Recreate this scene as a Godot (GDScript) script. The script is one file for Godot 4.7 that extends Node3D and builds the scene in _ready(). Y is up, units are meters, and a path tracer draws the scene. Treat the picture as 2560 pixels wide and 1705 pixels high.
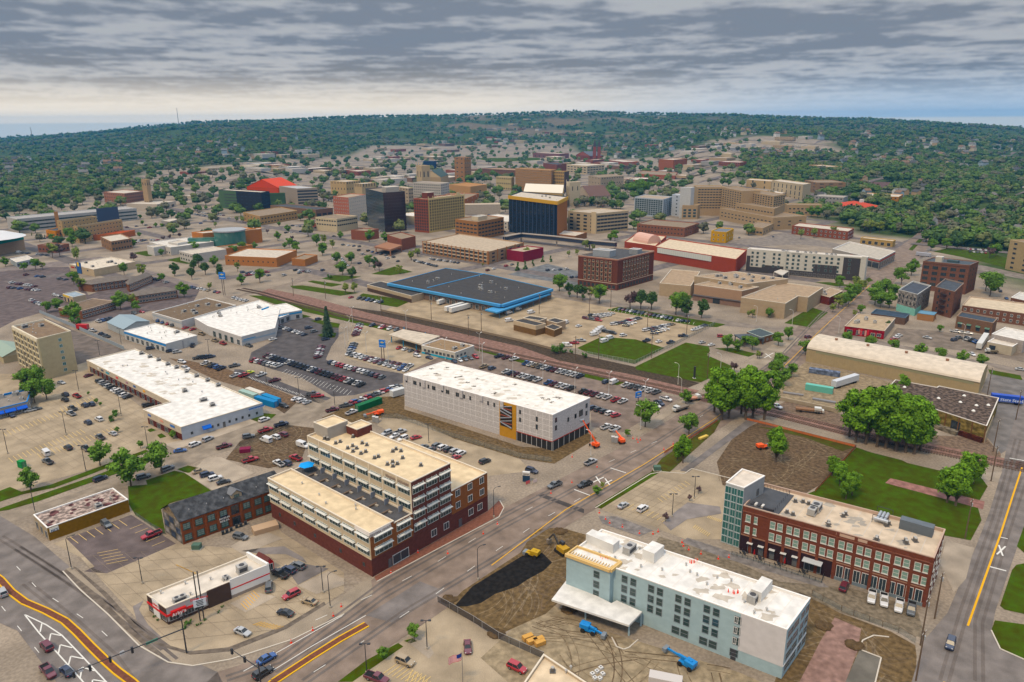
extends Node3D
const CAM_H:=120.0
const CAM_PITCH:=16.628
const CAM_ROLL:=0.400
const CAM_FOV:=49.482
var rng:=RandomNumberGenerator.new()
var mats:={}
var shapes:={}
var taken:={}
var tex:={}
var footprints:Array[PackedVector2Array]=[]
const ORD:=["first","second","third","fourth","fifth","sixth","seventh","eighth","ninth","tenth","eleventh","twelfth","thirteenth","fourteenth","fifteenth","sixteenth","seventeenth","eighteenth","nineteenth","twentieth","twenty-first","twenty-second","twenty-third","twenty-fourth","twenty-fifth","twenty-sixth","twenty-seventh","twenty-eighth","twenty-ninth","thirtieth"]
class Shape:
	var v:=PackedVector3Array()
	var n:=PackedVector3Array()
	var c:=PackedColorArray()
	var tint:=Color.WHITE
	func tri(a:Vector3,b:Vector3,d:Vector3)->void:
		var m:=(b-a).cross(d-a).normalized()
		v.append(a); v.append(d); v.append(b)
		n.append(m); n.append(m); n.append(m)
		c.append(tint); c.append(tint); c.append(tint)
	func quad(a:Vector3,b:Vector3,d:Vector3,e:Vector3)->void:
		tri(a,b,d)
		tri(a,d,e)
	func box(at:Vector3,size:Vector3,turn:=Basis())->void:
		var h:=size*0.5
		var p:Array[Vector3]=[]
		for i in 8:
			p.append(at+turn*Vector3(h.x if i & 1 else -h.x,h.y if i & 2 else -h.y,h.z if i & 4 else -h.z))
		quad(p[4],p[5],p[7],p[6]); quad(p[1],p[0],p[2],p[3]); quad(p[5],p[1],p[3],p[7])
		quad(p[0],p[4],p[6],p[2]); quad(p[6],p[7],p[3],p[2]); quad(p[0],p[1],p[5],p[4])
	func bar(a:Vector3,b:Vector3,w:float,h:float)->void:
		var d:=(b-a).normalized()
		var up:=Vector3.UP if absf(d.y)<0.95 else Vector3.RIGHT
		var side:=d.cross(up).normalized()
		box((a+b)*0.5,Vector3(a.distance_to(b),h,w),Basis(d,side.cross(d),side))
	func tube(a:Vector3,b:Vector3,r0:float,r1:float,sides:=8,caps:=true)->void:
		var d:=(b-a).normalized()
		var e:=d.cross(Vector3.UP if absf(d.y)<0.95 else Vector3.RIGHT).normalized()
		var f:=d.cross(e)
		for i in sides:
			var t0:=TAU*i/sides
			var t1:=TAU*(i+1)/sides
			var u0:=e*cos(t0)+f*sin(t0)
			var u1:=e*cos(t1)+f*sin(t1)
			quad(a+u0*r0,a+u1*r0,b+u1*r1,b+u0*r1)
			if caps:
				tri(b,b+u0*r1,b+u1*r1)
				tri(a,a+u1*r0,a+u0*r0)
	func rings(list:Array,caps:=true)->void:
		for i in list.size()-1:
			var a:PackedVector3Array=list[i]
			var b:PackedVector3Array=list[i+1]
			for j in a.size():
				var k:=(j+1) % a.size()
				quad(a[j],a[k],b[k],b[j])
		if caps:
			var f:PackedVector3Array=list[0]
			var l:PackedVector3Array=list[-1]
			for j in range(1,f.size()-1):
				tri(f[0],f[j+1],f[j])
				tri(l[0],l[j],l[j+1])
	func sheet(pts:PackedVector2Array,y:float)->void:
		var t:=Geometry2D.triangulate_polygon(pts)
		for i in range(0,t.size(),3):
			var a:=Vector3(pts[t[i]].x,y,pts[t[i]].y)
			var b:=Vector3(pts[t[i+1]].x,y,pts[t[i+1]].y)
			var d:=Vector3(pts[t[i+2]].x,y,pts[t[i+2]].y)
			if (b-a).cross(d-a).y<0.0:
				tri(a,d,b)
			else:
				tri(a,b,d)
	func prism(pts:PackedVector2Array,y0:float,y1:float)->void:
		sheet(pts,y1)
		var s:=0.0
		for i in pts.size():
			var a:=pts[i]
			var b:=pts[(i+1) % pts.size()]
			s += a.x*b.y-b.x*a.y
		for i in pts.size():
			var a:=pts[i]
			var b:=pts[(i+1) % pts.size()]
			if s>0.0:
				var t:=a
				a=b
				b=t
			quad(Vector3(a.x,y0,a.y),Vector3(b.x,y0,b.y),Vector3(b.x,y1,b.y),Vector3(a.x,y1,a.y))
	func blob(at:Vector3,r:Vector3,rough:float,g:RandomNumberGenerator,detail:=5)->void:
		var rows:=detail
		var cols:=detail+2
		var p:=[]
		for i in rows+1:
			var ring:=PackedVector3Array()
			var th:=PI*i/rows
			for j in cols:
				var k:=1.0+g.randf_range(-rough,rough)
				var ph:=TAU*(j+0.5*(i % 2))/cols
				ring.append(at+Vector3(sin(th)*cos(ph),cos(th),sin(th)*sin(ph))*r*(k if i>0 and i<rows else 1.0))
			p.append(ring)
		for i in rows:
			for j in cols:
				var k:=(j+1) % cols
				if i>0:
					tri(p[i][j],p[i][k],p[i+1][k])
				if i<rows-1 or i == 0:
					tri(p[i][j],p[i+1][k],p[i+1][j])
				elif i == rows-1:
					tri(p[i][j],p[i][k],p[i+1][0])
	func add(o:Shape,t:Transform3D)->void:
		for i in o.v.size():
			v.append(t*o.v[i])
			n.append((t.basis*o.n[i]).normalized())
			c.append(o.c[i])
	func put(m:ArrayMesh,mat:Material,colours:=false)->ArrayMesh:
		if v.is_empty():
			return m
		var a:=[]
		a.resize(Mesh.ARRAY_MAX)
		a[Mesh.ARRAY_VERTEX]=v
		a[Mesh.ARRAY_NORMAL]=n
		if colours:
			a[Mesh.ARRAY_COLOR]=c
		m.add_surface_from_arrays(Mesh.PRIMITIVE_TRIANGLES,a)
		m.surface_set_material(m.get_surface_count()-1,mat)
		return m
func v2(f:Array)->PackedVector2Array:
	var o:=PackedVector2Array()
	for i in range(0,f.size()-1,2):
		o.append(Vector2(f[i],f[i+1]))
	return o
func noise_tex(key:String,freq:float,oct:int,lo:Color,hi:Color,size:=512,kind:=FastNoiseLite.TYPE_SIMPLEX_SMOOTH,mid:=0.5,width:=0.5)->Texture2D:
	if not tex.has(key):
		var f:=FastNoiseLite.new()
		f.seed=key.hash() % 1000
		f.noise_type=kind
		f.frequency=freq
		f.fractal_octaves=oct
		var im:=f.get_seamless_image(size,size,false,false,0.12)
		var out:=Image.create(size,size,false,Image.FORMAT_RGB8)
		for y in size:
			for x in size:
				var t:=clampf((im.get_pixel(x,y).r-mid+width)/(2.0*width),0.0,1.0)
				out.set_pixel(x,y,lo.lerp(hi,t))
		tex[key]=ImageTexture.create_from_image(out)
	return tex[key]
func mat(r:float,g:float,b:float,rough:=0.85,wear:="",metal:=0.0)->StandardMaterial3D:
	var grey:=0.3*r+0.59*g+0.11*b
	r=maxf(0.004,grey+(r-grey)*1.22)
	g=maxf(0.004,grey+(g-grey)*1.22)
	b=maxf(0.004,grey+(b-grey)*1.22)
	var key:="%.3f %.3f %.3f %.2f %s %.1f" % [r,g,b,rough,wear,metal]
	if mats.has(key):
		return mats[key]
	var m:=StandardMaterial3D.new()
	m.albedo_color=Color(r,g,b).linear_to_srgb()
	m.roughness=rough
	m.metallic=metal
	m.metallic_specular=0.12 if rough>0.8 else (0.3 if rough>0.5 else 0.5)
	if wear:
		var w:Array=WEAR[wear]
		m.albedo_texture=noise_tex(wear,w[0],5,Color(0.98,0.78,0.85) if wear == "grass" else Color(w[2],w[2],w[2]),Color(w[3],w[3],w[3]),512,FastNoiseLite.TYPE_SIMPLEX_SMOOTH,0.5,w[4])
		m.uv1_triplanar=true
		m.uv1_world_triplanar=true
		m.uv1_scale=Vector3.ONE/float(w[1])
		if w.size()>5:
			m.detail_enabled=true
			m.detail_blend_mode=BaseMaterial3D.BLEND_MODE_MUL
			m.detail_albedo=noise_tex(wear+" fine",w[5],4,Color(w[7],w[7],w[7]),Color.WHITE)
			m.detail_uv_layer=BaseMaterial3D.DETAIL_UV_2
			m.uv2_triplanar=true
			m.uv2_world_triplanar=true
			m.uv2_scale=Vector3.ONE/float(w[6])
	mats[key]=m
	return m
const WEAR:={
	"concrete":[0.012,71.0,0.84,1.0,0.33,0.05,7.7,0.8],
	"asphalt":[0.014,53.0,0.82,1.0,0.35,0.06,8.3,0.86],
	"grass":[0.016,43.0,0.62,1.0,0.3,0.12,3.7,0.6],
	"earth":[0.03,29.0,0.74,1.0,0.3,0.07,4.3,0.58],
	"ballast":[0.02,29.0,0.78,1.0,0.35,0.14,4.3,0.7],
	"roof":[0.016,37.0,0.9,1.0,0.3,0.08,6.7,0.9],
	"stained":[0.022,23.0,0.6,1.0,0.22,0.09,5.3,0.75],
	"brick":[0.03,19.0,0.85,1.0,0.35,0.2,2.3,0.76],
	"wall":[0.02,23.0,0.93,1.0,0.35,0.09,3.7,0.9],
	"wrap":[0.03,11.0,0.84,1.0,0.3,0.12,2.9,0.84],
	"city":[0.012,170.0,0.84,1.0,0.35,0.04,23.0,0.8],
}
func glass(r:=0.03,g:=0.045,b:=0.055)->StandardMaterial3D:
	var key:="glass %.3f %.3f %.3f" % [r,g,b]
	if not mats.has(key):
		var m:=StandardMaterial3D.new()
		m.albedo_color=Color(r,g,b).linear_to_srgb()
		m.roughness=0.12
		m.metallic_specular=0.6
		mats[key]=m
	return mats[key]
func paint(r:float,g:float,b:float)->StandardMaterial3D:
	var key:="paint %.3f %.3f %.3f" % [r,g,b]
	if not mats.has(key):
		var m:=StandardMaterial3D.new()
		m.albedo_color=Color(r,g,b).linear_to_srgb()
		m.roughness=0.3
		m.clearcoat_enabled=true
		m.clearcoat=0.6
		m.clearcoat_roughness=0.1
		mats[key]=m
	return mats[key]
func thing(called:String,label:String,category:String,at:Vector3,group:="",turn:=0.0)->Node3D:
	var o:=Node3D.new()
	o.name=called
	o.position=at
	o.rotation.y=turn
	tag(o,label,category,group)
	add_child(o,true)
	return o
func tag(o:Node,label:String,category:="",group:="",kind:="")->void:
	if label:o.set_meta("label",label)
	if category:o.set_meta("category",category)
	if group:o.set_meta("group",group)
	if kind:o.set_meta("kind",kind)
func part(parent:Node,called:String,m:Mesh,material:Material=null,at:=Transform3D())->MeshInstance3D:
	var o:=MeshInstance3D.new()
	o.name=called
	o.mesh=m
	o.transform=at
	if material:
		for i in m.get_surface_count():
			o.set_surface_override_material(i,material)
	parent.add_child(o,true)
	return o
func made(parent:Node,called:String,s:Shape,material:Material,at:=Transform3D(),colours:=false)->MeshInstance3D:
	if s.v.is_empty():
		return null
	return part(parent,called,s.put(ArrayMesh.new(),material,colours),null,at)
func ground(called:String,label:String,material:Material,pts:Array,level:int)->MeshInstance3D:
	var s:=Shape.new()
	var p:=v2(pts)
	if Geometry2D.triangulate_polygon(p).is_empty():
		push_warning("bad outline: "+label)
		p=Geometry2D.convex_hull(p)
	s.sheet(p,0.02*level)
	var o:=made(self,called,s,material)
	tag(o,label,"","","structure")
	return o
func ribbon(s:Shape,pts:PackedVector2Array,w:float,y:float)->void:
	for i in pts.size()-1:
		var d:=(pts[i+1]-pts[i]).normalized()
		var e:=Vector2(-d.y,d.x)*w*0.5
		var a:=pts[i]
		var b:=pts[i+1]
		s.quad(Vector3(a.x-e.x,y,a.y-e.y),Vector3(a.x+e.x,y,a.y+e.y),Vector3(b.x+e.x,y,b.y+e.y),Vector3(b.x-e.x,y,b.y-e.y))
func dashes(s:Shape,pts:PackedVector2Array,w:float,y:float,on:float,off:float)->void:
	var along:=0.0
	for i in pts.size()-1:
		var d:=(pts[i+1]-pts[i]).normalized()
		var l:=pts[i].distance_to(pts[i+1])
		while along<l:
			ribbon(s,PackedVector2Array([pts[i]+d*along,pts[i]+d*minf(along+on,l)]),w,y)
			along += on+off
		along -= l
func offset(loop:PackedVector2Array,d:float)->PackedVector2Array:
	var o:=PackedVector2Array()
	var k:=loop.size()
	for i in k:
		var a:=(loop[i]-loop[(i+k-1) % k]).normalized()
		var b:=(loop[(i+1) % k]-loop[i]).normalized()
		var na:=Vector2(-a.y,a.x)
		var nb:=Vector2(-b.y,b.x)
		var m:=(na+nb)/maxf(0.2,1.0+na.dot(nb))
		o.append(loop[i]+m*d)
	return o
func walls(root:Node3D,loop:PackedVector2Array,y0:float,y1:float,wall:Variant,called:="wall")->void:
	var k:=loop.size()
	var w:=Shape.new()
	for i in k:
		var a:=loop[i]
		var b:=loop[(i+1) % k]
		w.quad(Vector3(a.x,y0,a.y),Vector3(b.x,y0,b.y),Vector3(b.x,y1,b.y),Vector3(a.x,y1,a.y))
		if wall is Array:
			made(root,called,w,wall[mini(i,wall.size()-1)])
			w=Shape.new()
	if not wall is Array:
		made(root,called,w,wall)
func shell(root:Node3D,loop:PackedVector2Array,y0:float,y1:float,wall:Variant,roof:Material,cap:Material,lip:=0.6,names:=["wall","roof","coping"])->void:
	walls(root,loop,y0,y1,wall,names[0])
	var k:=loop.size()
	var inner:=offset(loop,-0.32)
	var outer:=offset(loop,0.06)
	var r:=Shape.new()
	r.sheet(inner,y1-lip)
	made(root,names[1],r,roof)
	var c:=Shape.new()
	for i in k:
		var j:=(i+1) % k
		var a:=outer[i]
		var b:=outer[j]
		var p:=inner[i]
		var q:=inner[j]
		var t:=y1+0.1
		c.quad(Vector3(a.x,t,a.y),Vector3(b.x,t,b.y),Vector3(q.x,t,q.y),Vector3(p.x,t,p.y))
		c.quad(Vector3(a.x,y1-0.15,a.y),Vector3(b.x,y1-0.15,b.y),Vector3(b.x,t,b.y),Vector3(a.x,t,a.y))
		c.quad(Vector3(q.x,y1-lip,q.y),Vector3(p.x,y1-lip,p.y),Vector3(p.x,t,p.y),Vector3(q.x,t,q.y))
	made(root,names[2],c,cap)
func bld(called:String,label:String,category:String,abc:Array,h:float,wall:Variant,roof:Material,cap:Material,lip:=0.6,group:="")->Dictionary:
	var a:=Vector2(abc[0],abc[1])
	var b:=Vector2(abc[2],abc[3])
	var c:=Vector2(abc[4],abc[5])
	var sq:=(b-a).normalized()
	var turned:=(b-a).cross(c-a)/maxf(0.01,(b-a).length()*(c-a).length())
	if turned<0.8:
		c=a+Vector2(-sq.y,sq.x)*clampf(a.distance_to(c),12.0,45.0)
	footprints.append(PackedVector2Array([a,b,b+c-a,c]))
	var root:=thing(called,label,category,Vector3(a.x,0,a.y),group)
	var o:={"root":root,"u":c-a,"v":b-a,"h":h,"loop":PackedVector2Array([b-a,Vector2.ZERO,c-a,b+c-a-a])}
	if h>0.0:
		shell(root,o.loop,-0.3,h,wall,roof,cap,lip)
	return o
func bldp(called:String,label:String,category:String,pts:Array,h:float,wall:Variant,roof:Material,cap:Material,lip:=0.6,group:="")->Dictionary:
	var p:=v2(pts)
	var a:=p[0]
	var root:=thing(called,label,category,Vector3(a.x,0,a.y),group)
	for i in p.size():
		p[i] -= a
	var o:={"root":root,"u":p[1],"v":p[p.size()-1],"h":h,"loop":p}
	if h>0.0:
		shell(root,p,-0.3,h,wall,roof,cap,lip)
	return o
func block(b:Dictionary,u0:float,u1:float,v0:float,v1:float,y0:float,y1:float,wall:Variant,roof:Material,cap:Material,lip:=0.5,names:=["wall","roof","coping"])->Dictionary:
	var u:Vector2=b.u.normalized()
	var v:Vector2=b.v.normalized()
	var at:=u*u0+v*v0
	var o:={"root":b.root,"u":u*(u1-u0),"v":v*(v1-v0),"h":y1,"at":at}
	o.loop=PackedVector2Array([at+o.v,at,at+o.u,at+o.u+o.v])
	if y1>y0:
		shell(b.root,o.loop,y0,y1,wall,roof,cap,lip,names)
	return o
func wall_of(b:Dictionary,k:int)->Dictionary:
	var p:Vector2=b.loop[k]
	var q:Vector2=b.loop[(k+1) % b.loop.size()]
	var d:=(q-p).normalized()
	return {"root":b.root,"p":p,"d":Vector3(d.x,0,d.y),"n":Vector3(-d.y,0,d.x),"l":p.distance_to(q)}
func on_wall(w:Dictionary,u:float,y:float,out:=0.0)->Transform3D:
	var d:Vector3=w.d
	var n:Vector3=w.n
	return Transform3D(Basis(d,Vector3.UP,n),Vector3(w.p.x,y,w.p.y)+d*u+n*out)
var STYLE:={
	"white":[[0.7,0.7,0.68],[0.03,0.045,0.055],2,1,0.1,0],
	"hole":[[0.08,0.075,0.07],[0.03,0.04,0.05],1,1,0.08,0],
	"dark":[[0.05,0.05,0.055],[0.02,0.03,0.04],2,1,0.09,0],
	"grid":[[0.55,0.58,0.55],[0.035,0.06,0.06],4,2,0.1,0],
	"green":[[0.04,0.07,0.06],[0.16,0.24,0.22],2,3,0.12,1],
	"sash":[[0.6,0.58,0.54],[0.2,0.32,0.27],1,2,0.14,1],
	"shop":[[0.3,0.3,0.3],[0.025,0.035,0.04],3,1,0.12,0],
	"teal":[[0.5,0.55,0.55],[0.03,0.13,0.12],2,1,0.09,0],
	"door":[[0.12,0.12,0.12],[0.1,0.11,0.12],1,1,0.12,0],
	"black":[[0.03,0.05,0.09],[0.012,0.016,0.022],1,2,0.14,0],
	"tan":[[0.5,0.42,0.3],[0.03,0.035,0.04],1,1,0.12,1],
	"stone":[[0.5,0.4,0.3],[0.018,0.02,0.024],1,2,0.14,1],
	"blue":[[0.2,0.22,0.24],[0.03,0.06,0.06],1,2,0.1,0],
}
func window_shapes(w:float,h:float,style:String)->Array:
	var key:="window %.2f %.2f %s" % [w,h,style]
	if not shapes.has(key):
		var st:Array=STYLE[style]
		var f:=Shape.new()
		var g:=Shape.new()
		var fw:float=st[4]
		f.box(Vector3(0,h*0.5-fw*0.5,0.04),Vector3(w,fw,0.1))
		f.box(Vector3(0,-h*0.5+fw*0.5,0.04),Vector3(w,fw,0.1))
		for s in [-1,1]:
			f.box(Vector3(s*(w-fw)*0.5,0,0.04),Vector3(fw,h-2.0*fw,0.1))
		for i in range(1,st[2]):
			f.box(Vector3(-w*0.5+w*i/st[2],0,0.035),Vector3(fw*0.6,h-2.0*fw,0.07))
		for i in range(1,st[3]):
			f.box(Vector3(0,-h*0.5+h*i/st[3],0.03),Vector3(w-2.0*fw,fw*0.6,0.065))
		if st[5]:
			f.box(Vector3(0,-h*0.5-0.09,0.08),Vector3(w+0.3,0.17,0.2))
		g.quad(Vector3(-w*0.5+fw,-h*0.5+fw,0.015),Vector3(w*0.5-fw,-h*0.5+fw,0.015),Vector3(w*0.5-fw,h*0.5-fw,0.015),Vector3(-w*0.5+fw,h*0.5-fw,0.015))
		var fc:Array=st[0]
		var gc:Array=st[1]
		var m:=ArrayMesh.new()
		f.put(m,mat(fc[0],fc[1],fc[2],0.6))
		g.put(m,glass(gc[0],gc[1],gc[2]))
		shapes[key]=[m,f,g]
	return shapes[key]
func wins(b:Dictionary,k:int,cols:int,rows:int,w:float,h:float,y0:float,dy:float,style:="white",f0:=0.0,f1:=1.0,join:=false,called:="window")->void:
	var wl:=wall_of(b,k)
	var sh:=window_shapes(w,h,style)
	var f:=Shape.new()
	var g:=Shape.new()
	for j in rows:
		for i in cols:
			var t:=on_wall(wl,wl.l*(f0+(i+0.5)/cols*(f1-f0)),y0+j*dy,0.01)
			if join:
				f.add(sh[1],t)
				g.add(sh[2],t)
			else:
				part(b.root,called,sh[0],null,t)
	if join:
		var fc:Array=STYLE[style][0]
		var gc:Array=STYLE[style][1]
		var m:=ArrayMesh.new()
		f.put(m,mat(fc[0],fc[1],fc[2],0.6))
		g.put(m,glass(gc[0],gc[1],gc[2]))
		tag(part(b.root,"windows",m),"","","","stuff")
func wat(b:Dictionary,k:int,fs:Array,ys:Array,w:float,h:float,style:="white",called:="window")->void:
	var wl:=wall_of(b,k)
	for f in fs:
		for y in ys:
			part(b.root,called,window_shapes(w,h,style)[0],null,on_wall(wl,wl.l*f,y,0.01))
func shades(b:Dictionary,k:int,cols:int,w:float,y:float,m:Material,f0:=0.0,f1:=1.0,deep:=0.9)->void:
	var wl:=wall_of(b,k)
	var s:=Shape.new()
	s.box(Vector3(0,0,deep*0.5),Vector3(w,0.14,deep))
	for i in 3:
		s.bar(Vector3((i-1)*w*0.4,0.07,deep*0.8),Vector3((i-1)*w*0.4,0.7,0.0),0.06,0.06)
	for i in cols:
		made(b.root,"sunshade",s,m,on_wall(wl,wl.l*(f0+(i+0.5)/cols*(f1-f0)),y,0.02))
func boxed(root:Node,called:String,at:Transform3D,size:Vector3,m:Material)->MeshInstance3D:
	var s:=Shape.new()
	s.box(Vector3(0,size.y*0.5,0),size)
	return made(root,called,s,m,at)
func band(b:Dictionary,k:int,y0:float,y1:float,m:Material,out:=0.08,f0:=0.0,f1:=1.0,called:="facade_band")->MeshInstance3D:
	var wl:=wall_of(b,k)
	var s:=Shape.new()
	var lu:float=wl.l*(f1-f0)
	s.box(Vector3(lu*0.5,(y1-y0)*0.5,out*0.5-0.02),Vector3(lu,y1-y0,out+0.04))
	return made(b.root,called,s,m,on_wall(wl,wl.l*f0,y0))
func bands(b:Dictionary,k:int,n:int,y0:float,dy:float,hh:float,m:Material,out:=0.08,f0:=0.0,f1:=1.0,called:="facade_band")->void:
	for i in n:
		band(b,k,y0+i*dy,y0+i*dy+hh,m,out,f0,f1,called)
func piers(b:Dictionary,k:int,n:int,y0:float,y1:float,w:float,m:Material,out:=0.12,f0:=0.0,f1:=1.0,called:="pier")->void:
	var wl:=wall_of(b,k)
	for i in n+1:
		var s:=Shape.new()
		s.box(Vector3(0,(y1-y0)*0.5,out*0.5-0.02),Vector3(w,y1-y0,out+0.04))
		made(b.root,called,s,m,on_wall(wl,clampf(wl.l*(f0+(f1-f0)*i/n),w*0.5+0.01,wl.l-w*0.5-0.01),y0))
func wtext(b:Dictionary,k:int,words:String,f:float,y:float,size:float,m:Material,out:=0.1,called:="lettering",font:="Droid Sans")->void:
	var wl:=wall_of(b,k)
	text_part(b.root,words,size,m,on_wall(wl,wl.l*f,y,out),called,font)
func text_part(root:Node,words:String,size:float,m:Material,at:Transform3D,called:="lettering",font:="Droid Sans")->MeshInstance3D:
	var t:=TextMesh.new()
	var sf:=SystemFont.new()
	sf.font_names=PackedStringArray([font])
	sf.font_weight=700
	t.font=sf
	t.text=words
	t.font_size=32
	t.pixel_size=size/24.0
	t.depth=0.04
	t.curve_step=4.0
	return part(root,called,t,m,at)
func roof_at(b:Dictionary,fu:float,fv:float,y:float)->Transform3D:
	var at:Vector2=(b.at if b.has("at") else Vector2.ZERO)+b.u*fu+b.v*fv
	var d:Vector2=b.u.normalized()
	return Transform3D(Basis(Vector3(d.x,0,d.y),Vector3.UP,Vector3(-d.y,0,d.x)),Vector3(at.x,y,at.y))
func ac_unit(root:Node,at:Transform3D,w:=2.4,d:=1.6,h:=1.4,m:Material=null)->void:
	var s:=Shape.new()
	s.box(Vector3(0,h*0.5+0.12,0),Vector3(w,h,d))
	s.box(Vector3(0,0.08,0),Vector3(w+0.3,0.2,d+0.3))
	var o:=made(root,"air_conditioner",s,m if m else mat(0.42,0.41,0.39,0.5,"wall"),at)
	var f:=Shape.new()
	for k in maxi(1,int(w/d)):
		f.tube(Vector3((k+0.5)*d-maxi(1,int(w/d))*d*0.5,h+0.1,0),Vector3((k+0.5)*d-maxi(1,int(w/d))*d*0.5,h+0.2,0),d*0.36,d*0.36,10)
	f.box(Vector3(0,h*0.5,d*0.5+0.01),Vector3(w*0.8,h*0.55,0.03))
	made(o,"fan_grille",f,mat(0.06,0.06,0.065,0.6))
func condenser(root:Node,at:Transform3D)->void:
	if not shapes.has("condenser"):
		var s:=Shape.new()
		s.tube(Vector3(0,0.1,0),Vector3(0,1.0,0),0.45,0.45,10)
		s.box(Vector3(0,0.06,0),Vector3(1.3,0.12,1.3))
		var g:=Shape.new()
		g.tube(Vector3(0,1.0,0),Vector3(0,1.16,0),0.42,0.36,10)
		var m:=ArrayMesh.new()
		s.put(m,mat(0.1,0.095,0.09,0.5))
		g.put(m,mat(0.35,0.34,0.32,0.5))
		shapes["condenser"]=m
	part(root,"condenser",shapes["condenser"],null,at)
func vents(b:Dictionary,n:int,y:float,seed_:int,big:=0)->void:
	var g:=RandomNumberGenerator.new()
	g.seed=seed_
	if not shapes.has("vent"):
		var s:=Shape.new()
		s.tube(Vector3.ZERO,Vector3(0,0.7,0),0.18,0.18,8)
		s.tube(Vector3(0,0.7,0),Vector3(0,0.95,0),0.34,0.2,8)
		shapes["vent"]=s.put(ArrayMesh.new(),mat(0.4,0.39,0.37,0.5))
	for i in n:
		part(b.root,"roof_vent",shapes["vent"],null,roof_at(b,g.randf_range(0.06,0.94),g.randf_range(0.06,0.94),y))
	for i in big:
		ac_unit(b.root,roof_at(b,g.randf_range(0.12,0.88),g.randf_range(0.15,0.85),y),g.randf_range(1.8,3.2),g.randf_range(1.4,2.0),g.randf_range(1.0,1.8))
func seams(b:Dictionary,n:int,y:float,tone:float,seed_:int)->void:
	var g:=RandomNumberGenerator.new()
	g.seed=seed_
	var s:=Shape.new()
	var o:Vector2=b.at if b.has("at") else Vector2.ZERO
	for i in range(1,n):
		var a:Vector2=o+b.v*float(i)/n+b.u*0.03
		ribbon(s,PackedVector2Array([a,a+b.u*0.94]),0.14,y+0.006)
	tag(made(b.root,"roof_seams",s,mat(tone,tone*0.93,tone*0.84,0.9)),"","","","stuff")
	s=Shape.new()
	for i in n*2:
		var c:Vector2=o+b.v*g.randf_range(0.08,0.92)+b.u*g.randf_range(0.1,0.9)
		var r:=g.randf_range(0.25,1.3)
		var p:=PackedVector2Array()
		for k in 9:
			p.append(c+Vector2(r*g.randf_range(0.6,2.4),0).rotated(k*TAU/9)*Vector2(1.0,0.7))
		s.sheet(p,y+0.009+i*0.0007)
	tag(made(b.root,"roof_stains",s,mat(tone*0.9,tone*0.82,tone*0.71,0.9,"roof")),"","","","stuff")
func gable(root:Node3D,loop:PackedVector2Array,y0:float,rise:float,along_u:bool,m:Material,wall:Material,over:=0.4,names:=["roof","gable_wall"])->void:
	var o:=offset(loop,over)
	var p:Array=[]
	for q in o:
		p.append(Vector3(q.x,y0,q.y))
	var w:Array=[]
	for q in loop:
		w.append(Vector3(q.x,y0,q.y))
	var up:=Vector3(0,rise,0)
	var s:=Shape.new()
	var g:=Shape.new()
	var th:=Vector3(0,0.18,0)
	if along_u:
		var r0:Vector3=(p[0]+p[1])*0.5+up
		var r1:Vector3=(p[2]+p[3])*0.5+up
		for k in [th,Vector3.ZERO]:
			s.quad(p[1]+k,p[2]+k,r1+k,r0+k)
			s.quad(p[3]+k,p[0]+k,r0+k,r1+k)
		s.quad(p[1],p[2],p[2]+th,p[1]+th)
		g.tri(w[0],w[1],(w[0]+w[1])*0.5+up)
		made(root,names[1],g,wall)
		g=Shape.new()
		g.tri(w[2],w[3],(w[2]+w[3])*0.5+up)
	else:
		var r0:Vector3=(p[1]+p[2])*0.5+up
		var r1:Vector3=(p[0]+p[3])*0.5+up
		for k in [th,Vector3.ZERO]:
			s.quad(p[0]+k,p[1]+k,r0+k,r1+k)
			s.quad(p[2]+k,p[3]+k,r1+k,r0+k)
		s.quad(p[0],p[1],p[1]+th,p[0]+th)
		g.tri(w[1],w[2],(w[1]+w[2])*0.5+up)
		made(root,names[1],g,wall)
		g=Shape.new()
		g.tri(w[3],w[0],(w[3]+w[0])*0.5+up)
	made(root,names[0],s,m)
	made(root,names[1],g,wall)
func hip(root:Node3D,loop:PackedVector2Array,y0:float,rise:float,m:Material,over:=0.6,called:="roof")->void:
	var o:=offset(loop,over)
	var p:Array=[]
	for q in o:
		p.append(Vector3(q.x,y0,q.y))
	var lu:float=p[1].distance_to(p[2])
	var lv:float=p[0].distance_to(p[1])
	var s:=Shape.new()
	var up:=Vector3(0,rise,0)
	if lu >= lv:
		var d:Vector3=(p[2]-p[1]).normalized()*lv*0.5
		var r0:Vector3=(p[0]+p[1])*0.5+d+up
		var r1:Vector3=(p[2]+p[3])*0.5-d+up
		s.quad(p[1],p[2],r1,r0); s.quad(p[3],p[0],r0,r1); s.tri(p[0],p[1],r0); s.tri(p[2],p[3],r1)
	else:
		var d:Vector3=(p[0]-p[1]).normalized()*lu*0.5
		var r0:Vector3=(p[1]+p[2])*0.5+d+up
		var r1:Vector3=(p[0]+p[3])*0.5-d+up
		s.quad(p[0],p[1],r0,r1); s.quad(p[2],p[3],r1,r0); s.tri(p[1],p[2],r0); s.tri(p[3],p[0],r1)
	s.quad(p[3],p[2],p[1],p[0])
	made(root,called,s,m)
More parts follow.
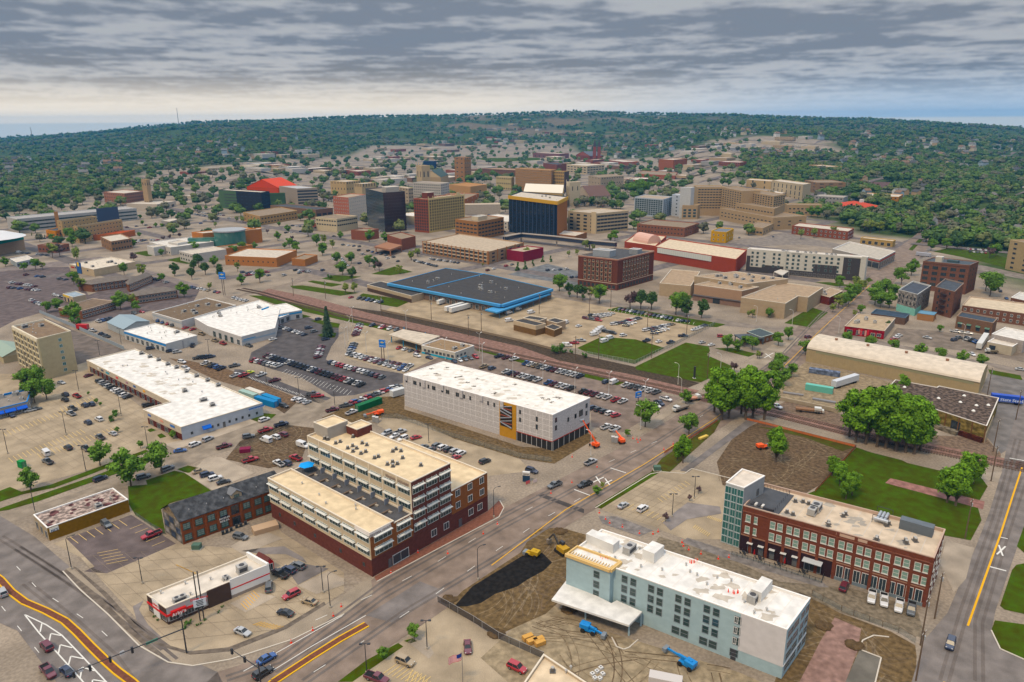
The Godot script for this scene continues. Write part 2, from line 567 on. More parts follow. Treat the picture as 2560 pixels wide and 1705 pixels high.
func make_sky()->void:
	var w:=4096
	var h:=2048
	var data:=PackedByteArray()
	data.resize(w*h*3)
	var f:=FastNoiseLite.new()
	f.seed=11
	f.noise_type=FastNoiseLite.TYPE_SIMPLEX_SMOOTH
	f.fractal_octaves=7
	f.fractal_gain=0.6
	f.frequency=0.7
	var f3:=FastNoiseLite.new()
	f3.seed=23
	f3.noise_type=FastNoiseLite.TYPE_SIMPLEX_SMOOTH
	f3.fractal_octaves=3
	f3.frequency=1.05
	var f2:=FastNoiseLite.new()
	f2.seed=5
	f2.noise_type=FastNoiseLite.TYPE_SIMPLEX_SMOOTH
	f2.fractal_octaves=2
	f2.frequency=0.2
	var top:=h/2
	for row in top:
		var el:=PI*0.5*(1.0-(row+0.5)/top)
		var deg:=rad_to_deg(el)
		var step:=1 if deg<14.0 else (2 if deg<30.0 else (4 if deg<60.0 else 16))
		var se:=sin(el)
		var r:=cos(el)/(se+0.018)
		var bright:=0.2+0.66*smoothstep(0.12,1.0,se)
		var low:=smoothstep(5.5,0.3,deg)
		for col in range(0,w,step):
			var az:=TAU*(col+0.5)/w-PI
			var x:=sin(az)*r
			var z:=cos(az)*r
			var n:=f.get_noise_2d(x,z*1.2)
			var n2:=f2.get_noise_2d(x,z)
			var n3:=f3.get_noise_2d(x*1.15,z)
			var c:=clampf(0.5+n*0.95+n2*0.75+(0.28-absf(n3))*0.75,0.0,1.0)
			c=c*c*(3.0-2.0*c)
			var k:=bright*(0.56+0.98*c)
			var side:=smoothstep(-0.5,0.12,sin(az))
			var red:=k*lerpf(0.79,0.98,c)
			var gre:=k*lerpf(0.97,1.02,c)
			var blu:=k*lerpf(1.26,1.09,c)
			var veil:=low*(0.35+0.65*smoothstep(3.6,0.5,deg))*0.9
			red=lerpf(red,lerpf(0.35,0.8,side),veil)
			gre=lerpf(gre,lerpf(0.43,0.69,side),veil)
			blu=lerpf(blu,lerpf(0.53,0.54,side),veil)
			var b:=Color(red/1.6,gre/1.6,blu/1.6).linear_to_srgb()
			var p:=(row*w+col)*3
			for i in step:
				data[p]=clampi(int(b.r*255.0+0.5),0,255)
				data[p+1]=clampi(int(b.g*255.0+0.5),0,255)
				data[p+2]=clampi(int(b.b*255.0+0.5),0,255)
				p += 3
	var g:=Color(0.34,0.32,0.3).linear_to_srgb()
	var im:=Image.create_from_data(w,h,false,Image.FORMAT_RGB8,data)
	im.fill_rect(Rect2i(0,top,w,h-top),g)
	var m:=PanoramaSkyMaterial.new()
	m.panorama=ImageTexture.create_from_image(im)
	m.energy_multiplier=1.45
	var sky:=Sky.new()
	sky.sky_material=m
	var e:=Environment.new()
	e.background_mode=Environment.BG_SKY
	e.sky=sky
	e.tonemap_mode=Environment.TONE_MAPPER_LINEAR
	e.tonemap_exposure=1.62
	e.fog_enabled=true
	e.fog_density=0.000068
	e.fog_light_color=Color(0.2,0.52,0.72)
	e.sdfgi_enabled=true
	e.ssao_enabled=true
	e.ssil_enabled=true
	var we:=WorldEnvironment.new()
	we.name="daylight"
	we.environment=e
	add_child(we)
func make_camera()->void:
	var cam:=Camera3D.new()
	cam.name="camera"
	cam.position=Vector3(0,CAM_H,0)
	cam.rotation=Vector3(-deg_to_rad(CAM_PITCH),0,0)
	cam.rotate_object_local(Vector3.BACK,-deg_to_rad(CAM_ROLL))
	cam.fov=CAM_FOV
	cam.near=1.0
	cam.far=40000.0
	add_child(cam)
	var sun:=DirectionalLight3D.new()
	sun.name="sun"
	sun.rotation=Vector3(deg_to_rad(-56.0),deg_to_rad(-38.0),0)
	sun.light_energy=0.5
	sun.light_color=Color(1.0,0.89,0.72)
	sun.light_angular_distance=10.0
	sun.shadow_enabled=true
	add_child(sun)
const RIDGE_AZ:=[-60.0,-33.6,-28.8,-22.2,-19.0,-17.9,-12.8,-5.6,0.0,5.0,8.8,16.5,25.0,30.1,33.7,60.0]
const RIDGE_EL:=[-0.9,-0.74,-0.46,0.05,0.13,0.1,0.32,0.44,0.52,0.62,0.5,0.28,-0.06,-0.36,-0.6,-0.9]
var hills:=FastNoiseLite.new()
func land(x:float,z:float)->float:
	var d:=sqrt(x*x+z*z)
	if d<1100.0 or z>0.0:
		return 0.0
	var az:=rad_to_deg(atan2(x,-z))
	var el:float=RIDGE_EL[0]
	for i in RIDGE_AZ.size()-1:
		if az >= RIDGE_AZ[i] and az <= RIDGE_AZ[i+1]:
			el=lerpf(RIDGE_EL[i],RIDGE_EL[i+1],(az-RIDGE_AZ[i])/(RIDGE_AZ[i+1]-RIDGE_AZ[i]))
	var left:=smoothstep(-17.0,-21.0,az)
	var far:=lerpf(5400.0,7000.0,left)
	var ridge:=CAM_H+far*tan(deg_to_rad(el))-12.0
	var mid:=smoothstep(-20.0,-11.0,az)*smoothstep(16.0,8.0,az)
	var from:=lerpf(1120.0,2500.0,mid)
	var t:=clampf((d-from)/(far-from),0.0,1.0)
	var s:=lerpf(t*t*(3.0-2.0*t),sqrt(t),0.35*(1.0-mid))
	var bumps:=hills.get_noise_2d(x,z)*26.0*smoothstep(0.02,0.35,t)*smoothstep(1.0,0.8,t)
	if left>0.0:
		bumps += left*20.0*exp(-pow((d-4300.0)/900.0,2.0))*smoothstep(-36.0,-24.0,az)
	var hh:=ridge*s+bumps
	if d>far:
		hh=ridge-(d-far)*0.035
	return hh
func bald(x:float,z:float)->bool:
	var a:=atan2(x,-z)
	var d:=sqrt(x*x+z*z)
	return a>-0.1 and a<0.2 and d>3500.0 and hills.get_noise_2d(x*2.2+900.0,z*2.2)>0.08
var clear_zone:=PackedVector2Array()
func make_land()->void:
	hills.seed=3
	hills.frequency=0.0011
	hills.fractal_octaves=3
	clear_zone=v2([-784,-977,-715,-1044,-690.1,-1275,-838,-1725,-687.8,-1952,-594.4,-2513,-564.5,-3058,-208.8,-3218,11.3,-3274,228.8,-3186,262.2,-2768,362,-2381,544.1,-2467,768,-2556,997,-2402,926,-2029,645.2,-2063,422.7,-1420,450.3,-1285,486.5,-1243,396.1,-934,382.7,-788,420.2,-771,377.3,-502.8,300.3,-314.4,90,0,-400,0])
	var xs:=PackedFloat32Array()
	var zs:=PackedFloat32Array()
	var x:=-7000.0
	while x <= 7000.0:
		xs.append(x)
		x += 45.0 if absf(x)<1500.0 else (80.0 if absf(x)<3200.0 else 210.0)
	var z:=600.0
	while z >= -8200.0:
		zs.append(z)
		z -= 45.0 if z>-2000.0 else (70.0 if z>-6000.0 else 220.0)
	var g:=RandomNumberGenerator.new()
	g.seed=9
	var patch:=FastNoiseLite.new()
	patch.seed=21
	patch.frequency=0.0016
	var v:=PackedVector3Array()
	var n:=PackedVector3Array()
	var c:=PackedColorArray()
	var idx:=PackedInt32Array()
	for j in zs.size():
		for i in xs.size():
			var px:=xs[i]
			var pz:=zs[j]
			v.append(Vector3(px,land(px,pz),pz))
			n.append(Vector3(land(px-20,pz)-land(px+20,pz),40.0,land(px,pz-20)-land(px,pz+20)).normalized())
			var d:=sqrt(px*px+pz*pz)
			var col:=Color(0.385,0.315,0.24)
			if pz<-300.0 and not Geometry2D.is_point_in_polygon(Vector2(px,pz),clear_zone):
				col=Color(0.075,0.115,0.035)
				var t:=patch.get_noise_2d(px,pz)
				if bald(px,pz):
					col=Color(0.22,0.17,0.1)
				elif d>3300.0 and t>0.1:
					col=Color(0.16,0.14,0.085).lerp(Color(0.08,0.12,0.04),clampf(0.9-t*2.0,0.0,1.0))
			c.append(col)
	for j in zs.size()-1:
		for i in xs.size()-1:
			var a:=j*xs.size()+i
			idx.append_array(PackedInt32Array([a,a+xs.size(),a+1,a+1,a+xs.size(),a+xs.size()+1]))
	var arr:=[]
	arr.resize(Mesh.ARRAY_MAX)
	arr[Mesh.ARRAY_VERTEX]=v
	arr[Mesh.ARRAY_NORMAL]=n
	arr[Mesh.ARRAY_COLOR]=c
	arr[Mesh.ARRAY_INDEX]=idx
	var m:=ArrayMesh.new()
	m.add_surface_from_arrays(Mesh.PRIMITIVE_TRIANGLES,arr)
	var gm:StandardMaterial3D=mat(1,1,1,0.95,"city")
	gm.vertex_color_use_as_albedo=true
	m.surface_set_material(0,gm)
	tag(part(self,"ground",m),"wide open city ground rising to wooded hills","","","structure")
func make_streets()->void:
	var avenue:=mat(0.285,0.228,0.19,0.9,"asphalt")
	var grey:=mat(0.24,0.215,0.2,0.9,"asphalt")
	var tar:=mat(0.125,0.115,0.115,0.9,"asphalt")
	var purple:=mat(0.17,0.14,0.135,0.9,"asphalt")
	var slab:=mat(0.47,0.39,0.29,0.9,"concrete")
	var walk:=mat(0.40,0.34,0.27,0.9,"concrete")
	var lawn:=mat(0.085,0.15,0.006,0.95,"grass")
	var rough:=mat(0.11,0.135,0.035,0.95,"grass")
	var mud:=mat(0.26,0.185,0.105,0.95,"earth")
	var dirt:=mat(0.23,0.165,0.11,0.95,"earth")
	var sand:=mat(0.43,0.345,0.24,0.95,"ballast")
	var soot:=mat(0.035,0.032,0.03,0.9,"earth")
	var pink:=mat(0.36,0.23,0.19,0.95,"ballast")
	var stone:=mat(0.25,0.21,0.175,0.95,"ballast")
	var brickpave:=mat(0.28,0.135,0.1,0.9,"brick")
	ground("paved_lot","tan concrete parking lot in front of the white roofed strip mall",slab,[-272.2,-346.9,-256.5,-350.8,-233.4,-348.2,-223.2,-368.3,-207.3,-349.8,-162.2,-303,-152.9,-289.9,-130.5,-268.5,-137.8,-258.7,-153.8,-242.2,-175.2,-223.5,-187.7,-227.7],1)
	ground("paved_lot","dark lot beside the tan brick shop",purple,[-134.7,-196.9,-122,-210.8,-100.3,-193.7,-104.9,-188.2,-113.1,-178.8,-119.9,-179.8,-118.4,-182.3],1)
	ground("paved_lot","concrete forecourt round the red trimmed restaurant",slab,[-137.1,-194.3,-134.7,-196.9,-118.4,-182.3,-118.4,-181.4,-113.1,-178.8,-104.9,-188.2,-100.3,-193.7,-82.9,-191.2,-75.3,-205,-70.4,-199.5,-47,-178.4,-45.2,-169.6,-60.2,-148.9,-76.4,-146.1,-86.6,-150.8,-97.1,-160.9,-124.9,-186.9],1)
	ground("paved_lot","black asphalt display lot of the car dealer",tar,[-141.6,-383.8,-135.8,-406.8,-144.4,-437.8,-147.7,-475.1,-137.8,-466.6,-124.9,-452.5,-118.7,-442.1,-106.4,-438.4,-100.8,-413.3,-100.4,-393.4,-98,-370.3,-93.9,-365.4,-54.1,-346.5,-52.3,-333,-72.2,-317.1,-81.7,-315.5,-104.2,-343.3,-121,-354.5,-138.1,-368.8],1)
	ground("paved_lot","black asphalt strip of the dealer's back lot",tar,[-140.6,-355,-137.7,-354.9,-120.4,-343.7,-99.2,-325.1,-81.9,-313.7,-85.3,-306.7,-102.3,-319.5,-124.7,-337.5,-137.5,-346.1],2)
	ground("paved_lot","brown asphalt display lot behind the white wrapped building",mat(0.25,0.2,0.17,0.9,"asphalt"),[-53.4,-346.5,-38.3,-373.9,-16.1,-391.4,4.2,-372.9,-12.6,-379.6,5.5,-363.2,45.9,-332,75.2,-310.6,44.1,-273.1,32.1,-279.1,34.9,-311.4,-15.8,-341.5],1)
	ground("paved_lot","tan display lot round the dealer's canopy",slab,[-93.8,-407.2,-96.7,-438.2,-89.2,-444.7,-68.9,-427.8,-16.1,-391.4,-38.3,-373.9,-53.4,-346.5,-88,-372.5],1)
	ground("paved_lot","mauve asphalt lot round the store and the motel",purple,[-451.1,-609.2,-439.2,-627.3,-386.6,-638.3,-307.7,-525.9,-305.5,-604.1,-233.3,-542.5,-216.9,-484.9,-240.6,-477.7,-247.5,-463,-271.4,-449.5,-311.5,-474,-316.1,-457.7,-313.6,-437.3,-318.1,-418.7],1)
	ground("paved_lot","grey lot beside the tan hotel",mat(0.2,0.17,0.15,0.9,"asphalt"),[-303.8,-464.5,-267.3,-432.9,-213.5,-389.4,-223.1,-369.5,-226.7,-361.4,-243.7,-394.1],1)
	ground("paved_lot","tan yard of the flat roofed postal depot",mat(0.46,0.37,0.265,0.9,"concrete"),[-85,-473.3,4.6,-404.8,21.7,-389.2,37.2,-387.5,51.6,-409.5,70.3,-403.2,83.5,-387.7,123.6,-435.7,115.2,-444.3,72.3,-479.7,28.4,-515.5,-63.7,-518.4],1)
	ground("paved_lot","blue grey lot left of the dark red brick office",mat(0.2,0.205,0.21,0.9,"asphalt"),[-3.6,-590.6,31,-636,56.4,-600.3,51.3,-543.2,30.8,-561.8],1)
	ground("paved_lot","concrete lot beside the glass stair tower",slab,[26.5,-213.4,48.6,-237.1,64,-240.7,75.5,-232.9,61.9,-194,51.4,-194.2,44.5,-199.8],1)
	ground("paved_lot","concrete lot behind the brick and glass office block",slab,[-55.8,-282.1,-54.1,-289.7,-41,-286.4,2.6,-249.1,6.6,-239.7,-10.6,-235.6],1)
	ground("paved_lot","dark lot round the brick warehouses",mat(0.24,0.2,0.165,0.9,"asphalt"),[212.2,-399.7,228.8,-423.2,248.9,-416.5,256.2,-410.3,291.3,-403.5,260.7,-357.6,250.8,-372.2,227.9,-385.6],1)
	ground("paved_lot","concrete lot at the blue awning restaurant",slab,[-229.8,-283.7,-275.1,-346.9,-255,-348.6,-233.5,-346,-206.5,-317.9,-209.8,-298.9],2)
	ground("paved_lot","concrete yard by the flag pole",slab,[-38.8,-136.6,-27.7,-148.8,-23.3,-155.3,-16.8,-163,-5.4,-151.8,6.9,-143.6,-1,-136.3,-8.6,-126.4,-41.9,-126.7],1)
	ground("paved_lot","grey drive behind the long quonset warehouse",mat(0.22,0.205,0.195,0.9,"asphalt"),[213,-315.2,231.9,-340.4,245.7,-329.9,204.6,-268.9,181.4,-251.1,185.6,-266.5,216.9,-307.9],1)
	ground("road","wide avenue running past the brick and glass office block",avenue,[-73,-125.4,-67.6,-140,-57.3,-145.2,-37.3,-177.1,-5.5,-210.7,16.8,-233.7,47.7,-265.4,83.3,-306.7,110.4,-339.2,151.9,-397.2,203,-476.4,291.5,-599.8,405.4,-751,528.7,-927,549.7,-926,339.8,-617,234.3,-475.5,166,-380.5,129.8,-334.4,95.7,-289.8,49.1,-235.8,17.5,-203.2,-13.8,-166.4,-29.3,-148.5,-43.8,-125.2],3)
	ground("road","boulevard with a brick median curving out of frame",grey,[-148.8,-167.2,-122.6,-154.8,-102.6,-137.2,-91.2,-125.6,-56.6,-125.3,-67.6,-140,-76.3,-144.4,-93.2,-156.1,-145,-198.1,-163.8,-210.7,-197.2,-233.6],3)
	ground("road","side street between the lawns and the tan brick shop",mat(0.33,0.28,0.225,0.9,"asphalt"),[-175.3,-213,-164.9,-212.3,-156,-217.2,-144.6,-229.8,-133.6,-240.1,-130.6,-246.8,-128.1,-255.2,-120.6,-262.7,-111.3,-280.5,-102.2,-300.6,-93.2,-317.4,-76.4,-305.6,-100.7,-263.8,-112,-255.6,-119.9,-244.1,-127.8,-234.6,-133.1,-227.9,-144.3,-225.4,-153.9,-211.7,-162.9,-200.7],2)
	ground("road","grey street at the side of the red brick block",grey,[85,-131.2,98,-148.9,109.5,-159.2,134.1,-188.4,150.6,-208.5,172.9,-237.2,185.8,-254.9,209.7,-286.2,263.4,-351.7,283.2,-351.3,197,-249.3,150.3,-193.2,138.9,-179.8,121.9,-159.7,115.7,-151.5,114.4,-146,117.5,-142.1,121,-139.8,114.9,-130.9],3)
	ground("road","dusty lane between the blue hotel and the red brick block",mat(0.36,0.30,0.225,0.95,"earth"),[39.5,-186.8,43.7,-195.8,51.1,-191.1,63.1,-182.3,71.8,-172.8,89.6,-169.7,102.7,-161.1,98.8,-149.5,96.8,-150.6,82.8,-159.5,76.7,-166.2,69,-170.3,56.4,-179.6],2)
	ground("road","cross street in front of the postal depot",mat(0.3,0.25,0.205,0.9,"asphalt"),[-207.2,-518.3,-197.2,-524.8,-179.4,-551.6,-171.5,-565.9,-170.1,-650.4,-151.6,-710,-141.8,-780,-129.6,-780,-131.9,-677.6,-100.2,-640.9,-109.3,-628.1,-138.3,-586.7,-163.3,-568.2,-169.4,-554.4,-190.1,-522.3,-197.8,-509.2],2)
	ground("road","cross street past the small bank",mat(0.28,0.24,0.205,0.9,"asphalt"),[28.6,-520.1,31.2,-529.3,66.3,-492.8,75.7,-490.5,127.1,-449.2,149.7,-430.1,192.5,-411.9,208.7,-394.2,223.7,-377.9,253.3,-346.5,245.7,-334.9,239.3,-353.4,202.9,-382.3,182.5,-396.2,169.5,-412.5,139.1,-427.1,127.4,-430.7,113.8,-446.1,70.4,-479.8,62.7,-480,31,-508.8],2)
	ground("road","tree lined street through the left of town",mat(0.27,0.23,0.21,0.9,"asphalt"),[-240.9,-542.7,-239.5,-557.7,-305.2,-616.2,-340,-649.9,-385.4,-687.6,-443.5,-633.8,-459,-603.5,-448.4,-588.8,-432.8,-617.7,-388.5,-641.6,-343,-643.3,-309.9,-613.3],2)
	ground("road","street running up between the churches and the park",mat(0.26,0.23,0.21,0.9,"asphalt"),[296.2,-580.6,355.8,-667.5,375.9,-694.9,496.3,-872,554.8,-943,605.9,-1011,609.2,-996,507.9,-860,396.3,-694,358.5,-641.2,311.5,-580.1],2)
	ground("road","street in front of the tan hospital",mat(0.28,0.245,0.215,0.9,"asphalt"),[212.1,-749,273.1,-781,318.5,-838,395.1,-1009,436.1,-1087,443.5,-1086,375.6,-940,302.1,-789,334.5,-704,375.9,-694.9,406.5,-576.8,393.5,-557.2,355.8,-667.5,284.1,-729,201.4,-710],2)
	ground("pavement","red brick pavement at the foot of the office block",brickpave,[-38.3,-176.2,-8.1,-211.6,-4.7,-218.3,-3.1,-213.6,-4.5,-207.9,-37.2,-174.1],4)
	ground("pavement","concrete pavement curving round the red trimmed restaurant",walk,[-125.9,-180,-125.2,-181.9,-110.3,-171,-94.6,-156.6,-85.8,-149.2,-76.2,-145.6,-66.9,-146.8,-57.9,-153.3,-44.9,-168.6,-39.4,-176.8,-37,-167.8,-43.1,-160.3,-53.4,-151,-65.9,-144.2,-74,-142,-80.3,-143.3,-89.9,-149.2,-103.4,-160.9,-116.3,-171.4],4)
	ground("pavement","stone chip verge along the boulevard",stone,[-126.1,-180,-125.4,-180.8,-109.9,-168.7,-94.2,-154.9,-83.1,-145.9,-84.1,-145.4,-96.7,-155.5,-113.5,-169.4],5)
	ground("pavement","stone chip bed on the inside of the curb",stone,[-124.5,-182.3,-122.8,-181.5,-108.5,-170,-92.9,-155.4,-86,-150.3,-76.8,-146.9,-68.1,-148.2,-56.8,-156.2,-49.4,-165.4,-48.7,-164.1,-56,-154.8,-67.2,-146.7,-76.3,-145.9,-86.3,-149.5,-93.8,-154.9,-109.4,-169.3],5)
	ground("pavement","pale pavement on the far side of the avenue",walk,[47.3,-271.7,74.2,-306.2,88.4,-322.3,103.4,-343.2,116.2,-363.1,113.5,-351.7,141.3,-387.7,162.1,-412.6,163.5,-400.9,140.6,-369.8,111.5,-335.7,108.9,-343.1,89.8,-317.6,76.2,-303.6,49.1,-268.8],4)
	ground("pavement","concrete pavement with cones beside the gravel strip",walk,[26,-213,27.2,-211.2,44.6,-200.7,45.2,-199,41.7,-196.7,26.8,-208.1],3)
	ground("pavement","grey gravel strip lined with cones",mat(0.33,0.3,0.28,0.95,"ballast"),[26.8,-208.1,32.6,-207.6,42.6,-199.1,37.8,-195.9,27.6,-203.4],4)
	ground("pavement","grey gravel strip in front of the terrace",mat(0.33,0.3,0.28,0.95,"ballast"),[49.8,-192.7,52,-195,62.9,-187.3,83.2,-172.7,84.1,-170.1,81.8,-170.1,59.7,-184.4],3)
	ground("bare_earth","brown churned earth of the plot right of the avenue",dirt,[74.3,-245.6,88.5,-270.9,101.1,-282,119,-267.7,130.6,-257.9,119.6,-244.3,106.9,-229.5,97.4,-221.6,81.2,-219.8,71.6,-228],3)
	ground("bare_earth","muddy ground round the white wrapped building",mud,[-80.7,-290.2,-74.9,-299.7,-58.8,-315,-49.1,-314.8,-46.9,-299.2,-24,-281.6,2.8,-260.3,10.4,-258.9,16.5,-270.8,28.2,-274.8,33.2,-267.7,20.8,-252.4,15.1,-245.3,2.7,-249.7,-23,-268,-40.5,-287.1,-54.8,-290.5,-66.4,-282.3,-74.8,-283.2],2)
	ground("bare_earth","wet muddy yard behind the brick mill",dirt,[-106.6,-250.9,-106.9,-266.9,-101.8,-277.4,-94.9,-283.7,-75.7,-277.8,-80.4,-268.2,-78.1,-248.9,-88.2,-243.2,-95.7,-246.2],2)
	ground("bare_earth","brown strip behind the strip mall",mat(0.29,0.2,0.135,0.95,"earth"),[-182.6,-374.7,-169.1,-369.5,-143.5,-355,-108.1,-323.4,-95.7,-312.1,-97.8,-295.3,-106.5,-305.4,-126.8,-327.6,-145,-340],2)
	ground("bare_earth","sandy scrap yard beside the quonset warehouse",sand,[118.3,-309.8,133,-338.3,150.3,-360,169.2,-341.8,180.1,-327.2,170,-316,137.8,-290.9,134.9,-292.6],2)
	ground("bare_earth","sandy building site in front of the blue hotel",mat(0.47,0.385,0.27,0.95,"ballast"),[2.3,-158.1,9.7,-163.7,15.2,-159.1,23.3,-152.6,50.7,-138.8,54.8,-135.7,55.2,-129.4,3.7,-129.9,-7.8,-144],2)
	ground("bare_earth","brown dug pit beside the blue hotel",mud,[-17.3,-163,-13.5,-169.8,2,-187.6,6.6,-200.3,14.4,-201.2,23.7,-196,21.9,-178.4,8.1,-159.9,-4.1,-151.8,-16.3,-161.9],4)
	ground("bare_earth","tar black spill on the floor of the pit",soot,[-15.4,-163,-11.2,-171.4,-5.1,-177.9,2.5,-185.9,8.3,-187.5,10.9,-182.5,8.4,-178.6,3.8,-174.5,0.9,-171.3,-4.9,-168.2,-8.5,-164.4,-12.2,-163],5)
	ground("bare_earth","brown rubble ground right of the blue hotel",mud,[75.6,-168.5,82.4,-159.5,91.7,-152.3,95.1,-147.3,93.5,-143.6,88.9,-135.4,83.7,-128.6,53.5,-128.9,66.2,-149.2],2)
	ground("gravel_bed","pink gravel drive under construction",mat(0.42,0.28,0.24,0.95,"ballast"),[80.4,-157.7,85,-153.3,80.9,-145.9,73.5,-135.6,69.3,-128.7,58.1,-128.8,73.5,-149.2],3)
	ground("paved_lot","fresh grey asphalt pad inside a curved curb",mat(0.2,0.185,0.16,0.9,"asphalt"),[81.3,-145.9,84.8,-143,75.8,-128.7,68.3,-128.7],4)
	ground("bare_earth","dark strip of earth north of the tracks",mat(0.13,0.1,0.075,0.95,"earth"),[-120.8,-490.1,-84.7,-471.4,4.5,-402,21.5,-386.5,61.8,-355.1,88.9,-330.1,77.2,-319.7,27.1,-355.8,-17.8,-394.2,-81.1,-449.6],2)
	ground("bare_earth","brown rail yard between the sheds and the trees",mat(0.33,0.245,0.185,0.95,"earth"),[96.7,-287,112.4,-297.9,123.4,-307.9,137.8,-290.9,151.6,-277,165.3,-268.2,184.3,-265.2,181.4,-251.1,176.4,-244,159.9,-260.3,133.1,-274.4,110.2,-291.4],2)
	ground("gravel_bed","pink railway ballast curving across the middle of town",pink,[-185.7,-527.6,-182.3,-543.3,-145.2,-516.4,-116.9,-490,-93.4,-467.9,4.4,-390.9,24.9,-365.2,59.7,-342,86.3,-319.5,103.8,-298.1,113.4,-295.4,134.1,-276.6,159.9,-260.3,185.1,-243.8,180.6,-237.1,155.8,-252.7,130.7,-268.8,110.1,-287.5,98.6,-293.3,75.8,-313.3,52.6,-331.8,24,-351.4,-17.5,-384.8,-88.8,-443,-135.4,-478.6,-173.4,-515],3)
	ground("gravel_bed","heaped pink gravel beside the tracks",pink,[-178.3,-540.7,-154.7,-521.2,-116.5,-487.9,-112.4,-478,-140.1,-496.8,-169.3,-521.6],5)
	ground("gravel_bed","pink gravel strip in the green field",mat(0.44,0.25,0.22,0.95,"ballast"),[127.4,-228.6,131,-232.1,153.4,-215.4,149.8,-210.4],5)
